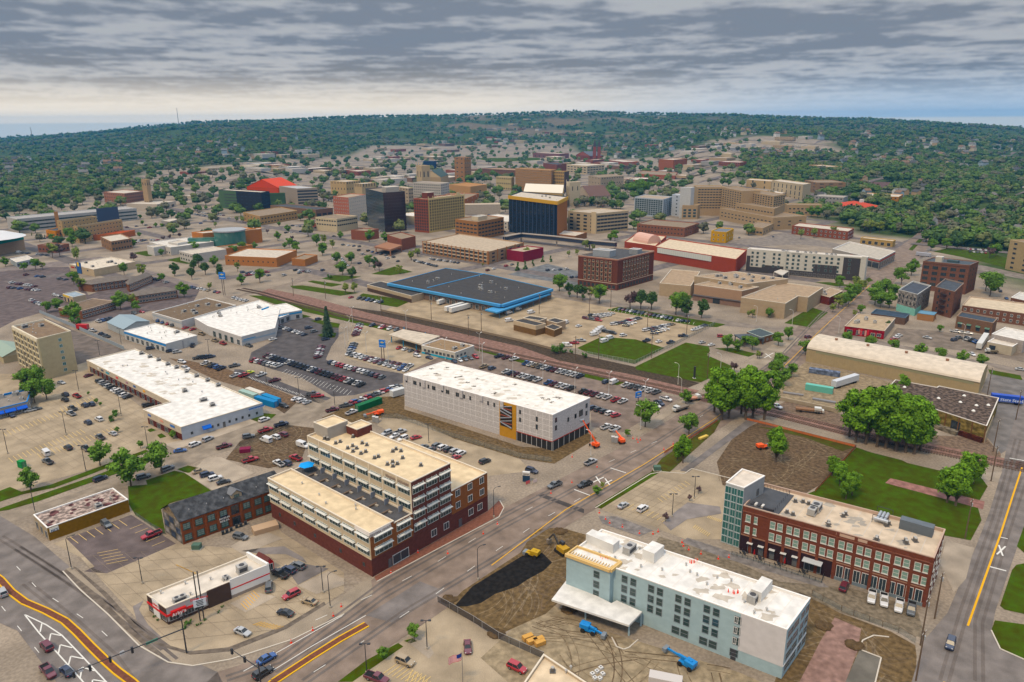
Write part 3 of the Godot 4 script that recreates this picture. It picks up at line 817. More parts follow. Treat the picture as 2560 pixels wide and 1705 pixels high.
	var lawns:=[
		["narrow lawn along the strip mall lot",[-178.7,-225.3,-174.9,-227.5,-173.3,-230.2,-167.1,-226.8,-160.1,-231.7,-153.2,-241.6,-140.6,-259.5,-137.9,-258.8,-150.1,-239.9,-157.6,-229.4,-165.4,-224.9,-169.9,-219.9,-173,-216.9]],
		["narrow lawn along the side street",[-168.2,-212.9,-166.7,-215.8,-161.3,-222.4,-148.8,-237.5,-136.6,-256,-134.9,-255.3,-134.2,-248.4,-149.8,-229.5,-157.2,-220,-163.7,-214.3]],
		["mown lawn beside the old brick mill",[-132.6,-230.2,-126.4,-231.2,-128.5,-234.4,-121.6,-241.7,-117,-239.8,-102.4,-226.4,-112.8,-217.9,-113.9,-214.1,-105.7,-198.9,-120.3,-210.3,-125.9,-217.3]],
		["small lawn patch at the drive by the mill",[-121.1,-242.9,-118.5,-245.9,-112.9,-243.4,-116.1,-239.7]],
		["lawn strip by the arterial street",[-168.9,-552.8,-159.4,-554,-111.5,-526.7,-123.1,-517.9,-164.3,-544.2]],
		["lawn with shrubs by the bus stop",[-159.7,-567.6,-156.3,-571.8,-129.5,-556.6,-136.3,-548.2]],
		["lawn under the two dark trees",[-151.3,-578.7,-144.2,-592.6,-120.9,-586.1,-133.8,-566.2]],
		["lawn behind the tree clump",[-114.7,-596.2,-100.7,-627.8,-81.7,-603.4,-98.5,-589.9]],
		["lawn with white markers beside the depot",[-109.5,-518.9,-108.1,-525.2,-69.7,-501,-77,-482.8,-89.3,-490.8]],
		["weedy verge on the near side of the tracks",[-189.8,-521.3,-176.9,-519.6,-123.1,-475.2,-89,-444,-72.2,-427.2,-73.5,-424.1,-108.4,-451.4,-154.7,-486.2]],
		["fenced bright lawn beside the depot yard",[35.7,-387.5,51.5,-408.9,70.3,-403.2,83.4,-386.4,62.5,-359.2,40.9,-377.6]],
		["big mown lawn by the level crossing",[62.1,-354.6,97.2,-396.4,108,-388.5,106.7,-380.6,103.2,-372.6,111.6,-353.5,89.4,-330.7,62.1,-350.1]],
		["grass strip inside the depot fence",[62.7,-472.2,72.3,-479.7,115.4,-445.3,130,-433.9,123.1,-427.6,110.3,-431.1,63.4,-469.9]],
		["dark lawn in front of the small bank",[110.3,-385.2,119.7,-385.5,130,-375,124.2,-369.7]],
		["long green verge beside the tracks",[-20.6,-385.7,-12.8,-384.5,5.6,-367.5,53.3,-331.4,49.3,-327.6,42.7,-333.7,4.1,-362.8]],
		["lawn at the corner of the concrete hall",[166.4,-435.9,198,-474.9,203.3,-460.7,178,-425.8]],
		["grass island right of the quonset warehouse",[235.9,-346.8,245.7,-337.6,242.3,-330.9,232.5,-340]],
		["long grass strip between the avenue and the concrete lot",[26.5,-213.9,50,-239.2,51.8,-237.6,28.3,-212.5]],
		["grass strip at the flag pole lot",[-39.4,-136.6,-34.4,-143.4,-27.8,-149.3,-26.4,-148.1,-36.2,-136.6]],
		["grass tip of the lot island",[-26.5,-150.1,-24.5,-151,-23.3,-149.9,-24.9,-149.1]],
		["lawn at the right edge across the street",[146.6,-189.1,156,-200.1,164.9,-201.8,152.2,-183.5,146.5,-185.7]],
		["striped lawn across the street",[137.7,-177.5,140.4,-179.8,143,-180.5,148.5,-178.2,133.2,-156.2,128.4,-158.5,124.6,-160.3,124.4,-161.8]],
		["corner lawn across the street",[116.4,-152.5,119.5,-156.1,125.7,-154.5,131.2,-153.3,122.1,-140.3,117.6,-142.3,114.4,-145.9]],
		["grass bank by the strip mall end",[-111.1,-290,-108,-296.2,-101,-294.5,-101.7,-289.8,-106.6,-286.6]],
		["lawn by the tan hotel",[-261.9,-374,-256.1,-369.1,-236.1,-352.6,-237,-348.3]],
		["small grass bed by the strip mall entrance",[-148.8,-278.6,-147.9,-280.5,-145,-278.5,-146.6,-276.4]],
		["second small grass bed by the strip mall entrance",[-142.4,-273.5,-141.4,-275.2,-138,-272,-139.7,-270.1]],
		["grass island by the spruce",[-114.1,-416.6,-108.8,-422.5,-103.8,-420.9,-102.6,-411.8,-107.5,-409.9]],
		["grass point by the showroom",[-150.5,-475.2,-140.4,-469.2,-128.6,-459.7,-133.2,-456.3]],
		["grass wedge beyond the spruce",[-126.7,-449.1,-120.9,-450.7,-106.3,-441.8,-105,-431.9,-109.7,-433.6]],
		["lawn in front of the museum",[-313.4,-666.4,-301.4,-701,-271.3,-681.6,-272.8,-659.4,-287.2,-646.7]],
		["lawn beside the white cube building",[-363.8,-706,-356.9,-718,-333.8,-695.8,-341.2,-687.3]],
		["field inside the highway loop",[-794,-1148,-728,-1167,-641.2,-1042,-671.7,-1025,-675.8,-972]],
		["grass bank behind the parking deck",[-704,-1182,-665.6,-1218,-630.8,-1146,-640.8,-1081]],
		["green slope by the highway",[-641.8,-1343,-653.1,-1420,-591.5,-1382,-608,-1320]],
		["green park on the left of the hills road",[-172.4,-2724,-44.7,-3126,39.6,-2752,116.6,-2380,-42.8,-2274,-98.1,-2430]],
		["park lawn on the right of town",[497.1,-818,493.7,-745,476.2,-709,457.3,-726,462.4,-763]],
		["grass along the park street",[375.9,-694.9,493.3,-867,487.4,-850,376.5,-689]],
		["lawn below the park",[392.9,-683.3,402.2,-655.6,407.1,-624,409.9,-581.9,435.2,-620,440.9,-670.9,416,-701]],
		["lawn behind the orange brick school",[534.7,-1031,563.2,-1058,572.2,-998,539.9,-964]],
		["thin lawn in front of the white hotel",[230.4,-552.5,242.2,-552.1,254.5,-540.5,240.6,-538]],
		["small lawn by the white hotel corner",[274.9,-564.2,280,-567.9,277.7,-557.2,271.1,-551.1]],
	]
	for l in lawns:
		ground("lawn",l[0],lawn,l[1],4)
	ground("lawn","big green field behind the red brick block",lawn,[97.9,-221.3,101.3,-223.4,111.1,-234.5,120.1,-245.4,130.5,-257.4,133.8,-253,141.9,-246.3,142.9,-243.8,150.4,-238.1,162.7,-233.2,160.8,-225.8,149.7,-213.4,145.3,-203.8,135.2,-192.5,129,-195.2,118.7,-206.1,108.6,-214],4)
	ground("rough_grass","weedy grass along the orange fence",rough,[98.7,-277.9,115.2,-272.6,130.5,-258.2,123.7,-253.9,114.3,-267.1],4)
	ground("rough_grass","weedy edge of the plot beside the avenue",rough,[49.1,-238.2,56.4,-251.8,76.3,-274,88.4,-288.7,80.5,-272.5,64.6,-250.5,55.7,-238.1],4)
	var y:=0.1
	var white:=mat(0.62,0.61,0.57,0.8)
	var gold:=mat(0.62,0.36,0.07,0.8)
	var cream:=mat(0.6,0.45,0.22,0.8)
	var s:=Shape.new()
	ribbon(s,v2([-6.2,-181.3,16.8,-212,47.5,-244.1,83.5,-285.3,136,-351.9,184.5,-423.4,268.1,-541.8]),0.28,y)
	ribbon(s,v2([111.6,-154.1,125.9,-171.4,145.4,-194.9,164.3,-218.3,181.5,-239.5]),0.5,y)
	ribbon(s,v2([95.3,-135.3,91.8,-130.3]),0.4,y)
	tag(made(self,"road_marking",s,gold),"yellow centre lines of the avenue and the side street","","","structure")
	s=Shape.new()
	dashes(s,v2([-49.8,-158,-32.1,-172.4,-23.8,-180.7,-4.4,-203.6,10.7,-218.1]),0.16,y,3.2,9.5)
	dashes(s,v2([-45.6,-139.7,-36.1,-150.2,-20.6,-168.4,-5.8,-187.7,9.6,-206.6,26.7,-224]),0.16,y,3.2,9.5)
	ribbon(s,v2([-61.7,-140.1,-53.8,-148.5,-43.4,-159.7]),0.2,y)
	ribbon(s,v2([-57.2,-137.8,-48.2,-148.4,-37.5,-159.7]),0.2,y)
	dashes(s,v2([-140.4,-182.4,-128.4,-172.2,-102.9,-155.5,-92.5,-147.1]),0.16,y,3.0,9.0)
	dashes(s,v2([-132.8,-164.4,-121.4,-154.6,-111.1,-145.7]),0.16,y,3.0,9.0)
	dashes(s,v2([35,-246.2,62.9,-270,80.4,-290.4]),0.16,y,3.2,9.0)
	ribbon(s,v2([132.5,-179,135.7,-176.9]),0.5,y)
	ribbon(s,v2([144.9,-194.1,146.5,-193.1]),0.4,y)
	ribbon(s,v2([182,-247.2,185.9,-245]),0.5,y)
	ribbon(s,v2([35,-241.5,40,-237.5]),0.4,y)
	ribbon(s,v2([20.7,-225.5,25.7,-221.2]),0.4,y)
	tag(made(self,"road_marking",s,white),"white lane lines and stop bars","","","structure")
	for c in [[[27.3,-230.3,31.8,-234.4],[29.1,-234.9,30.1,-229.9]],[[30.4,-228.6,34.4,-232.2],[32.1,-233.3,33.1,-228.5]],[[138.2,-185,143.3,-189.1],[141.8,-189.8,139.4,-184.2]],[[131.6,-367.6,139.3,-376],[134.7,-374.9,135.3,-367.5]]]:
		s=Shape.new()
		ribbon(s,v2(c[0]),0.45,y)
		ribbon(s,v2(c[1]),0.45,y+0.004)
		tag(made(self,"road_marking",s,white),"white painted railway crossing cross","","","structure")
	s=Shape.new()
	ribbon(s,v2([-124.7,-161,-116.8,-154,-107.4,-146.2,-97.7,-138.1,-92.7,-133.8]),0.3,y)
	ribbon(s,v2([-124.7,-161,-116.7,-156.9,-110.6,-153,-102.2,-146.1,-91.4,-137.1,-87.2,-133.7]),0.3,y)
	tag(made(self,"road_marking",s,white),"white outline of the painted island","","","structure")
	for c in [[-116.6,-154.2,-118.2,-157.6,-116.7,-156.9],[-112.2,-150.5,-113.6,-153.6,-110.6,-152.8],[-107.5,-146.3,-108.9,-149.5,-105.4,-148.4],[-102.9,-142.4,-104.1,-145.5,-100.6,-144.6],[-97.8,-138.1,-99.4,-141.8,-95.8,-140.6],[-93,-133.8,-94.8,-137.8,-91.4,-137.1]]:
		s=Shape.new()
		ribbon(s,v2(c),0.32,y+0.004)
		tag(made(self,"road_marking",s,white),"white painted chevron","","","structure")
	for mdn in [["curved brick median of the boulevard",[-145.8,-179.5,-141,-176.2,-134.4,-170.6,-128,-166.2,-120,-162.3,-112.9,-158.3,-107.5,-154.1,-101.8,-149.3,-95.3,-144,-90.6,-140.4,-85.8,-137.1,-80.3,-132.8],1.5],["straight brick median of the avenue",[-55.3,-132.9,-53.7,-136.8,-47.3,-144.7,-41.9,-150.9,-36.6,-156.2],1.6]]:
		var line:=v2(mdn[1])
		var md:=Shape.new()
		ribbon(md,line,mdn[2],0.2)
		var root:=made(self,"median_pavement",md,mat(0.22,0.1,0.07,0.9,"brick"))
		tag(root,mdn[0],"","","structure")
		for k in [-1.0,1.0]:
			var cb:=Shape.new()
			for i in line.size()-1:
				var d:=(line[i+1]-line[i]).normalized()
				var e:Vector2=Vector2(-d.y,d.x)*(mdn[2]*0.5+0.16)*k
				cb.bar(Vector3(line[i].x+e.x,0.1,line[i].y+e.y),Vector3(line[i+1].x+e.x,0.1,line[i+1].y+e.y),0.36,0.24)
			made(root,"curb",cb,mat(0.6,0.37,0.05,0.7))
	for cv in [["along the boulevard",[-125.9,-179.9,-116.3,-171.3,-103.3,-160.8,-89.9,-149.1,-80.2,-143.2,-74,-142,-65.9,-144.1,-53.4,-150.9,-43.1,-160.3]],["along the avenue by the brick pavement",[-37.2,-174,-22.1,-189.8,-4.5,-207.7,-3,-213.5,-4.4,-218.3]],["round the lot by the stair tower",[26.5,-213,48.5,-236.5,52.9,-238.1,60.5,-236.6,64,-240.5,75.5,-232.9]],["round the corner lawns",[121.9,-140.1,117.5,-142.2,114.3,-145.8,116.3,-152.4]],["round the pad right of the blue hotel",[90.3,-150.2,86.9,-150.8,83.5,-149.1,81.7,-146.9,81.7,-145.6,85,-143.1,76.2,-129.5]],["in front of the blue hotel canopy",[23.6,-150.8,24.3,-147.5,25.9,-146.5,27.3,-147.2,29.8,-149.9]]]:
		var cs:=Shape.new()
		var cl:=v2(cv[1])
		for i in cl.size()-1:
			cs.bar(Vector3(cl[i].x,0.09,cl[i].y),Vector3(cl[i+1].x,0.09,cl[i+1].y),0.3,0.2)
		tag(made(self,"curb",cs,mat(0.5,0.46,0.4,0.9)),"concrete curb "+cv[0],"","","structure")
	stalls("strip mall lot",cream,[[-188.8,-253.3,-176.8,-279.8,17,-188.8,-253.3,-176.1,-241.6,6.0],[-206.8,-277.4,-190.7,-314,22,-206.8,-277.4,-193.5,-264.8,6.0],[-201.7,-290.8,-187.4,-317.5,0,-201.7,-290.8,-190.4,-280.1,6.0],[-180.3,-256.9,-164.2,-282.5,18,-180.3,-256.9,-171.3,-248.2,6.0],[-198.9,-303.7,-192.7,-317.6,8,-198.9,-303.7,-189.4,-293.7,6.0],[-210.9,-265.1,-207.7,-271.8,5,-210.9,-265.1,-198,-253.5,6.0]])
	stalls("dark lot by the tan brick shop",cream,[[-134,-197.7,-124.3,-207.5,6,-134,-197.7,-129.6,-194.2,5.5],[-118.3,-201.9,-108,-196.5,0,-118.3,-201.9,-115.3,-205,6.0],[-118.2,-202.1,-106.8,-192.3,4,-118.2,-202.1,-115.6,-205,6.0],[-115.5,-183.3,-121.1,-188.8,4,-115.5,-183.3,-110.4,-185.3,7.0]])
	stalls("lot by the stair tower",cream,[[35.3,-213.8,46.2,-204,8,35.3,-213.8,38,-216.5,5.5],[47.7,-219.2,59.3,-231,8,47.7,-219.2,49,-216.4,5.5],[55,-200.5,58.1,-195.7,8,55,-200.5,56.3,-202.2,4.0],[60.8,-206.3,64.1,-203.7,8,60.8,-206.3,61.8,-207.6,4.0]])
	stalls("restaurant forecourt",gold,[[-64.9,-156.3,-59,-154.5,7,-64.9,-156.3,-63,-157.5,4.0],[-71,-165,-69.5,-170.2,6,-71,-165,-68.5,-162.4,4.0],[-95.5,-182.7,-90.9,-180,7,-95.5,-182.7,-92.7,-181.1,3.0]])
	stalls("flag pole lot",cream,[[-27.1,-142.1,-18.8,-138,8,-27.1,-142.1,-29.6,-139.2,5.0],[-23.2,-140.3,-18.7,-136.5,6,-23.2,-140.3,-23.9,-136.5,5.0]])
	stalls("dealer lot",white,[[-113.7,-354.4,-74.7,-322.7,20,-113.7,-354.4,-114.7,-347.8,5.0],[-129.6,-343.9,-97.7,-319.4,14,-129.6,-343.9,-124.7,-337.5,5.0]])
	stalls("depot yard",white,[[38.7,-404,91.8,-386.2,0,38.7,-404,40.1,-401.1,5.0],[64.3,-476.8,112.2,-439.3,22,64.3,-476.8,61.4,-469.2,5.0]])
	joints("strip mall lot",[-225.3,-294.4,-203.5,-345.4,17,-225.3,-294.4,-160.5,-241.4,13])
	joints("restaurant forecourt",[-125.8,-186.9,-66.1,-196,14,-125.8,-186.9,-83.2,-150.8,8])
	joints("lot by the stair tower",[27,-213.4,49,-236.5,9,27,-213.4,44.4,-201.5,8])
	for off in [0.0,4.6]:
		var track:=v2([-203.8,-543.7,-183,-528.3,-148.7,-496.5,-107.9,-460.6,-67.4,-429.1,4.2,-371.8,43.1,-343.4,76.9,-318.2,111.7,-290.6,132.4,-272.7,157,-255,185.6,-236.1])
		var tl:=PackedVector2Array()
		for i in track.size():
			var d:=(track[mini(i+1,track.size()-1)]-track[maxi(i-1,0)]).normalized()
			tl.append(track[i]+Vector2(-d.y,d.x)*(off-2.3))
		var sl:=Shape.new()
		var r0:=Shape.new()
		for i in tl.size()-1:
			var d:=(tl[i+1]-tl[i]).normalized()
			var e:=Vector2(-d.y,d.x)
			var l:=tl[i].distance_to(tl[i+1])
			var k:=0.0
			while k<l:
				var p:=tl[i]+d*k
				sl.box(Vector3(p.x,0.12,p.y),Vector3(0.3,0.16,2.6),Basis(Vector3(d.x,0,d.y),Vector3.UP,Vector3(-d.y,0,d.x)))
				k += 0.9
			for q in [-0.75,0.75]:
				r0.bar(Vector3(tl[i].x+e.x*q,0.27,tl[i].y+e.y*q),Vector3(tl[i+1].x+e.x*q,0.27,tl[i+1].y+e.y*q),0.12,0.14)
		var tr:=made(self,"railway_track",r0,mat(0.13,0.08,0.055,0.5))
		tag(tr,["near","far"][0 if off>1.0 else 1]+" railway track curving across town","railway track")
		var so:=made(tr,"sleepers",sl,mat(0.1,0.075,0.06,0.95))
		tag(so,"","","","stuff")
const GRID_AT:=Vector2(60,-720)
var du:=Vector2.from_angle(deg_to_rad(-47.0))
var dv:=Vector2(-du.y,du.x)
func in_street(p:Vector2)->bool:
	for d in [du,dv]:
		var k:float=(p-GRID_AT).dot(d)/118.0
		if absf(k-roundf(k))*118.0<10.0 and (int(roundf(k)) % 2 == 0 or Geometry2D.is_point_in_polygon(p,clear_zone)):
			return true
	return false
func make_grid()->void:
	var s:=Shape.new()
	var o:=GRID_AT
	for dir in 2:
		var d:=du if dir == 0 else dv
		var e:=dv if dir == 0 else du
		for k in range(-16,40):
			for j in range(-60,90):
				var p:=o+e*k*118.0+d*j*30.0
				var q:=p+d*30.0
				var town:=Geometry2D.is_point_in_polygon(p,clear_zone) and Geometry2D.is_point_in_polygon(q,clear_zone)
				if p.y>-560.0 or p.length()>(3600.0 if town else 2700.0) or absf(p.x/p.y)>0.9 or (not town and k % 2):
					continue
				var y:=(0.03 if town else 0.5)+dir*0.012
				var w:=d.orthogonal()*6.5
				s.quad(Vector3(p.x+w.x,land(p.x,p.y)+y,p.y+w.y),Vector3(q.x+w.x,land(q.x,q.y)+y,q.y+w.y),Vector3(q.x-w.x,land(q.x,q.y)+y,q.y-w.y),Vector3(p.x-w.x,land(p.x,p.y)+y,p.y-w.y))
	tag(made(self,"road",s,mat(0.2,0.175,0.165,0.9,"asphalt")),"grid of downtown streets","","","structure")
	for q in [["asphalt patch across the avenue",0.1,[7.6,-221.8,10.3,-222.3,22.8,-212.3,22.5,-209.6]],["pale slab at the restaurant's drive",0.5,[-58.2,-172.5,-51.5,-179.1,-46.4,-175.5,-45.8,-172.7,-52.3,-168.7]],["dark asphalt at the restaurant's drive",0.22,[-61.8,-177.8,-59.8,-183,-51.7,-180.3,-58.3,-172.8]],["pale slab behind the restaurant",0.48,[-83.6,-192,-81.6,-195.3,-74.6,-199.6,-69.3,-196,-74,-191.9,-76.7,-186.3]],["dark worn lane behind the restaurant",0.26,[-79.6,-189.5,-73.8,-191.1,-67.6,-191.8,-60.6,-186.1,-58.5,-183,-66,-187.7,-72.7,-187.8]],["pale parking bay beside the restaurant",0.52,[-73.8,-165,-69.4,-169.9,-65.8,-168.8,-62.6,-167.8,-68.5,-161.2]],["dark drive lane in front of the restaurant",0.27,[-98.6,-164,-97,-166.5,-96.4,-162.7,-91.1,-156.6,-85.6,-151.9,-86.8,-151.4,-94.1,-157.2]],["worn dark lane of the lot by the stair tower",0.3,[46.2,-204,56.9,-216.2,66.7,-213.3,66,-208.9,54.4,-205.6,47.8,-199]],["pale concrete apron beside the mill lawn",0.5,[-121.6,-241.7,-115.3,-239.8,-114.5,-251.7,-109.2,-252.9,-92.1,-239.4,-95.6,-235.3,-101.9,-226.4,-117.8,-240.4]],["pale apron at the strip mall end",0.52,[-135.5,-264.5,-130.5,-268.5,-111.4,-290,-106.4,-286,-118.3,-270.3,-129,-259.9]],["pale slab on the flag pole lot",0.47,[-25.7,-149.8,-22.1,-152.6,-18.8,-145.6,-19.9,-143.8]],["grey slab drive at the right hand street",0.42,[165.2,-235.5,172.6,-236.6,166,-228.5,161.6,-231.5]],["pale drive beside the red brick block",0.45,[128,-192.6,133.9,-188.4,130.2,-183.7,122.6,-173.5,115.8,-167.4,119.6,-180.8]],["patched lane at the avenue junction",0.24,[-37.5,-159.7,-25.5,-174,-18.8,-169.9,-30.2,-156.8]],["rust brown patch of the avenue",0.22,[59.4,-238.9,71,-252.8,100.3,-288.5,102.9,-285.3,75.6,-254,62.3,-238]]]:
		var k:float=q[1]
		ground("pavement_patch",q[0],mat(k,k*0.86,k*0.7,0.9,"concrete") if k>0.3 else mat(k,k*0.9,k*0.85,0.9,"asphalt"),q[2],4)
	var rut:=mat(0.27,0.2,0.135,0.95,"earth")
	var dry:=mat(0.36,0.28,0.19,0.95,"earth")
	for q in [["brown plot right of the avenue",[74.3,-245.6,88.5,-270.9,101.1,-282,119,-267.7,130.6,-257.9,119.6,-244.3,106.9,-229.5,97.4,-221.6,81.2,-219.8,71.6,-228],3],["pit beside the blue hotel",[-17.3,-163,-13.5,-169.8,2,-187.6,6.6,-200.3,14.4,-201.2,23.7,-196,21.9,-178.4,8.1,-159.9,-4.1,-151.8,-16.3,-161.9],4],["site in front of the blue hotel",[2.3,-158.1,9.7,-163.7,15.2,-159.1,23.3,-152.6,50.7,-138.8,54.8,-135.7,55.2,-129.4,3.7,-129.9,-7.8,-144],2],["mud round the wrapped building",[-40.5,-287.1,-23,-268,2.7,-249.7,15.1,-245.3,20.8,-252.4,16.5,-270.8,10.4,-258.9,2.8,-260.3,-24,-281.6],2],["yard behind the brick mill",[-106.6,-250.9,-106.9,-266.9,-101.8,-277.4,-94.9,-283.7,-75.7,-277.8,-80.4,-268.2,-78.1,-248.9,-88.2,-243.2,-95.7,-246.2],2],["rubble right of the blue hotel",[75.6,-168.5,82.4,-159.5,91.7,-152.3,95.1,-147.3,93.5,-143.6,88.9,-135.4,83.7,-128.6,53.5,-128.9,66.2,-149.2],2]]:
		ruts(q[0],q[1],16,rut,0.02*q[2]+0.006,q[2]+1)
		ruts(q[0]+", dried pale",q[1],18,dry,0.02*q[2]+0.013,q[2]+40)
	s=Shape.new()
	for l in [[-53.5,-139.2,-34.5,-167.4,-4,-201,17.6,-222.7,49.6,-256.2,87.3,-299.8,143.5,-373.3,195.4,-453.8,285.2,-578.6],[-46.9,-136.7,-27.8,-160.9,-1.3,-189,21.1,-213.9,51,-246.2,88.4,-289.9,142.8,-358.6,193.6,-436],[-64.8,-137.9,-54.7,-143.4,-34.5,-174.5,-5.4,-206.1,16.5,-228.9],[-132.9,-174.6,-112.5,-159.7,-94.1,-145.3,-78.9,-130.3],[-146.3,-191.9,-123.3,-176.5,-99.2,-159.6,-79.1,-143.7],[-155.4,-198,-135.7,-185.1,-104.8,-164,-83.1,-148.1],[95.2,-135.3,113.4,-159,150.8,-205.3,196,-263.7],[102.9,-135.2,115.2,-155.6,147.1,-195.3,176.8,-231.3]]:
		for k in [-0.8,0.8]:
			var c:=v2(l)
			for i in c.size():
				var d:=(c[mini(i+1,c.size()-1)]-c[maxi(i-1,0)]).normalized()
				c[i] += Vector2(-d.y,d.x)*k
			ribbon(s,c,0.75,0.085)
	tag(made(self,"tyre_worn_lanes",s,mat(0.19,0.165,0.15,0.85,"asphalt")),"dark tyre worn lanes of the avenue and side streets","","","structure")
func ruts(where:String,outline:Array,n:int,m:Material,y:float,seed_:int)->void:
	var p:=v2(outline)
	var g:=RandomNumberGenerator.new()
	g.seed=seed_
	var c:=Vector2.ZERO
	for q in p:
		c += q/p.size()
	var s:=Shape.new()
	for i in n:
		var at:=c.lerp(p[g.randi() % p.size()],g.randf_range(0.0,0.9))
		var d:=Vector2.from_angle(g.randf()*TAU)
		var bend:=g.randf_range(-0.16,0.16)
		var a:=PackedVector2Array()
		for j in 14:
			a.append(at)
			at += d*1.7
			d=d.rotated(bend*g.randf_range(0.3,1.2))
			if not Geometry2D.is_point_in_polygon(at+d*2.5,p):
				break
		if a.size()>3:
			for k in [-0.9,0.9]:
				var b:=a.duplicate()
				for j in a.size():
					var t:=(a[mini(j+1,a.size()-1)]-a[maxi(j-1,0)]).normalized()
					b[j] += Vector2(-t.y,t.x)*k
				ribbon(s,b,g.randf_range(0.14,0.4),y+i*0.0004)
	tag(made(self,"wheel_ruts",s,m),"wheel ruts and scraped streaks in the "+where,"","","structure")
func stalls(where:String,m:Material,rows:Array)->void:
	var s:=Shape.new()
	for r in rows:
		var a:=Vector2(r[0],r[1])
		var b:=Vector2(r[2],r[3])
		var n:int=r[4]
		var e:Vector2=Vector2(r[7],r[8])-a
		e=e.normalized()*minf(e.length(),6.0)
		for i in n+1:
			if n>0:
				var p:=a.lerp(b,float(i)/n)
				ribbon(s,PackedVector2Array([p,p+e]),0.16,0.1)
	tag(made(self,"stall_markings",s,m),"painted parking stall lines of the "+where,"","","structure")
func joints(where:String,r:Array)->void:
	var s:=Shape.new()
	var a:=Vector2(r[0],r[1])
	var b:=Vector2(r[2],r[3])-a
	var c:=Vector2(r[7],r[8])-a
	for i in r[4]+1:
		ribbon(s,PackedVector2Array([a+b*i/r[4],a+b*i/r[4]+c]),0.09,0.062)
	for i in r[9]+1:
		ribbon(s,PackedVector2Array([a+c*i/r[9],a+c*i/r[9]+b]),0.09,0.066)
	tag(made(self,"slab_joint_lines",s,mat(0.2,0.165,0.13,0.95)),"dark joints between the concrete slabs of the "+where,"","","structure")
func make_near()->void:
	var whiteroof:=mat(0.72,0.66,0.58,0.9,"roof")
	var snow:=mat(0.82,0.80,0.76,0.85,"roof")
	var creamroof:=mat(0.74,0.61,0.43,0.9,"roof")
	var cap:=mat(0.62,0.56,0.47,0.7)
	var capw:=mat(0.75,0.73,0.7,0.7)
	var steel:=mat(0.42,0.42,0.42,0.5)
	var dark:=mat(0.05,0.05,0.055,0.6)
	var orange:=mat(0.36,0.155,0.075,0.9,"brick")
	var maroon:=mat(0.19,0.075,0.062,0.9,"brick")
	var redb:=mat(0.235,0.088,0.06,0.9,"brick")
	var panel:=mat(0.58,0.49,0.37,0.85,"wall")
	var grid:=mat(0.66,0.67,0.64,0.5)
	var b:=bld("office_block","brick and glass office block of stepped wings with a grey roof terrace","office building",[-38.7,-176.2,-76.4,-208.9,-8.1,-211.9],0.0,panel,creamroof,cap)
	walls(b.root,PackedVector2Array([b.v,Vector2.ZERO,b.u,b.u+b.v*0.8]),-0.3,5.4,maroon,"base_wall")
	var wing:=block(b,0,8.5,0,50,5.4,13.6,[panel,orange,panel],creamroof,cap)
	var deck:=block(b,8.5,15.4,0,50,5.4,12.9,[panel,orange,panel],mat(0.11,0.11,0.115,0.9,"roof"),cap,0.4,["wall","terrace","coping"])
	var tower:=block(b,15.4,31,0,50,5.4,22.7,[panel,maroon,orange,panel],creamroof,cap)
	var rear:=block(b,31,47,0,40,5.4,13.5,[orange,orange,orange,panel],creamroof,cap)
	wins(wing,0,8,2,5.3,2.5,7.4,3.95,"grid")
	shades(wing,0,8,5.4,8.2,grid)
	shades(wing,0,8,5.4,12.15,grid)
	wins(tower,0,8,2,5.2,2.6,15.0,4.4,"grid")
	shades(tower,0,8,5.3,15.9,grid)
	shades(tower,0,8,5.3,20.3,grid)
	piers(tower,0,8,13.0,22.5,0.5,mat(0.62,0.55,0.44,0.8))
	wat(b,0,[0.1,0.26,0.47,0.72,0.93],[2.6],1.0,1.2,"hole")
	wat(wing,1,[0.52],[7.3,11.2],6.2,2.6,"grid")
	wat(deck,1,[0.5],[7.3,11.0],5.2,2.6,"grid")
	shades(wing,1,1,6.4,8.2,grid); shades(wing,1,1,6.4,12.1,grid)
	shades(deck,1,1,5.4,8.2,grid); shades(deck,1,1,5.4,11.9,grid)
	wins(tower,1,3,4,4.4,2.6,7.9,4.0,"grid")
	for j in 4:
		shades(tower,1,3,4.6,8.8+j*4.0,grid)
	wins(rear,1,3,2,2.0,2.2,7.8,4.0,"white")
	wat(b,1,[0.496,0.605,0.833,0.921],[3.0],2.2,2.3,"white")
	wat(b,1,[0.135,0.732],[1.4],1.3,2.6,"door","door")
	wat(b,1,[0.219],[1.6],6.0,3.0,"white","garage_door")
	band(b,0,5.3,5.55,panel,0.1,0.0,1.0,"string_course")
	band(b,1,5.3,5.5,maroon,0.1,0.0,1.0,"string_course")
	band(wing,1,12.3,13.5,mat(0.72,0.68,0.65,0.7),0.1,0.0,0.85,"sign_panel")
	band(wing,0,12.5,13.5,mat(0.72,0.68,0.65,0.7),0.1,0.87,1.0,"sign_panel")
	wtext(wing,1,"VIRGINIA SQUARE",0.42,12.7,0.7,mat(0.2,0.17,0.16),0.14)
	wtext(tower,0,"Virginia  SQUARE",0.88,21.3,0.95,mat(0.2,0.15,0.13),0.08)
	var ph:=block(b,18.5,26.5,43,50.5,22.0,26.2,mat(0.42,0.39,0.35,0.8,"wall"),creamroof,cap,0.3,["penthouse_wall","penthouse_roof","penthouse_coping"])
	block(b,25.5,31.6,37,42.5,18.0,25.0,maroon,creamroof,cap,0.3,["penthouse_wall","penthouse_roof","penthouse_coping"])
	block(b,31.3,36.5,18,25,10.0,16.0,orange,creamroof,cap,0.3,["penthouse_wall","penthouse_roof","penthouse_coping"])
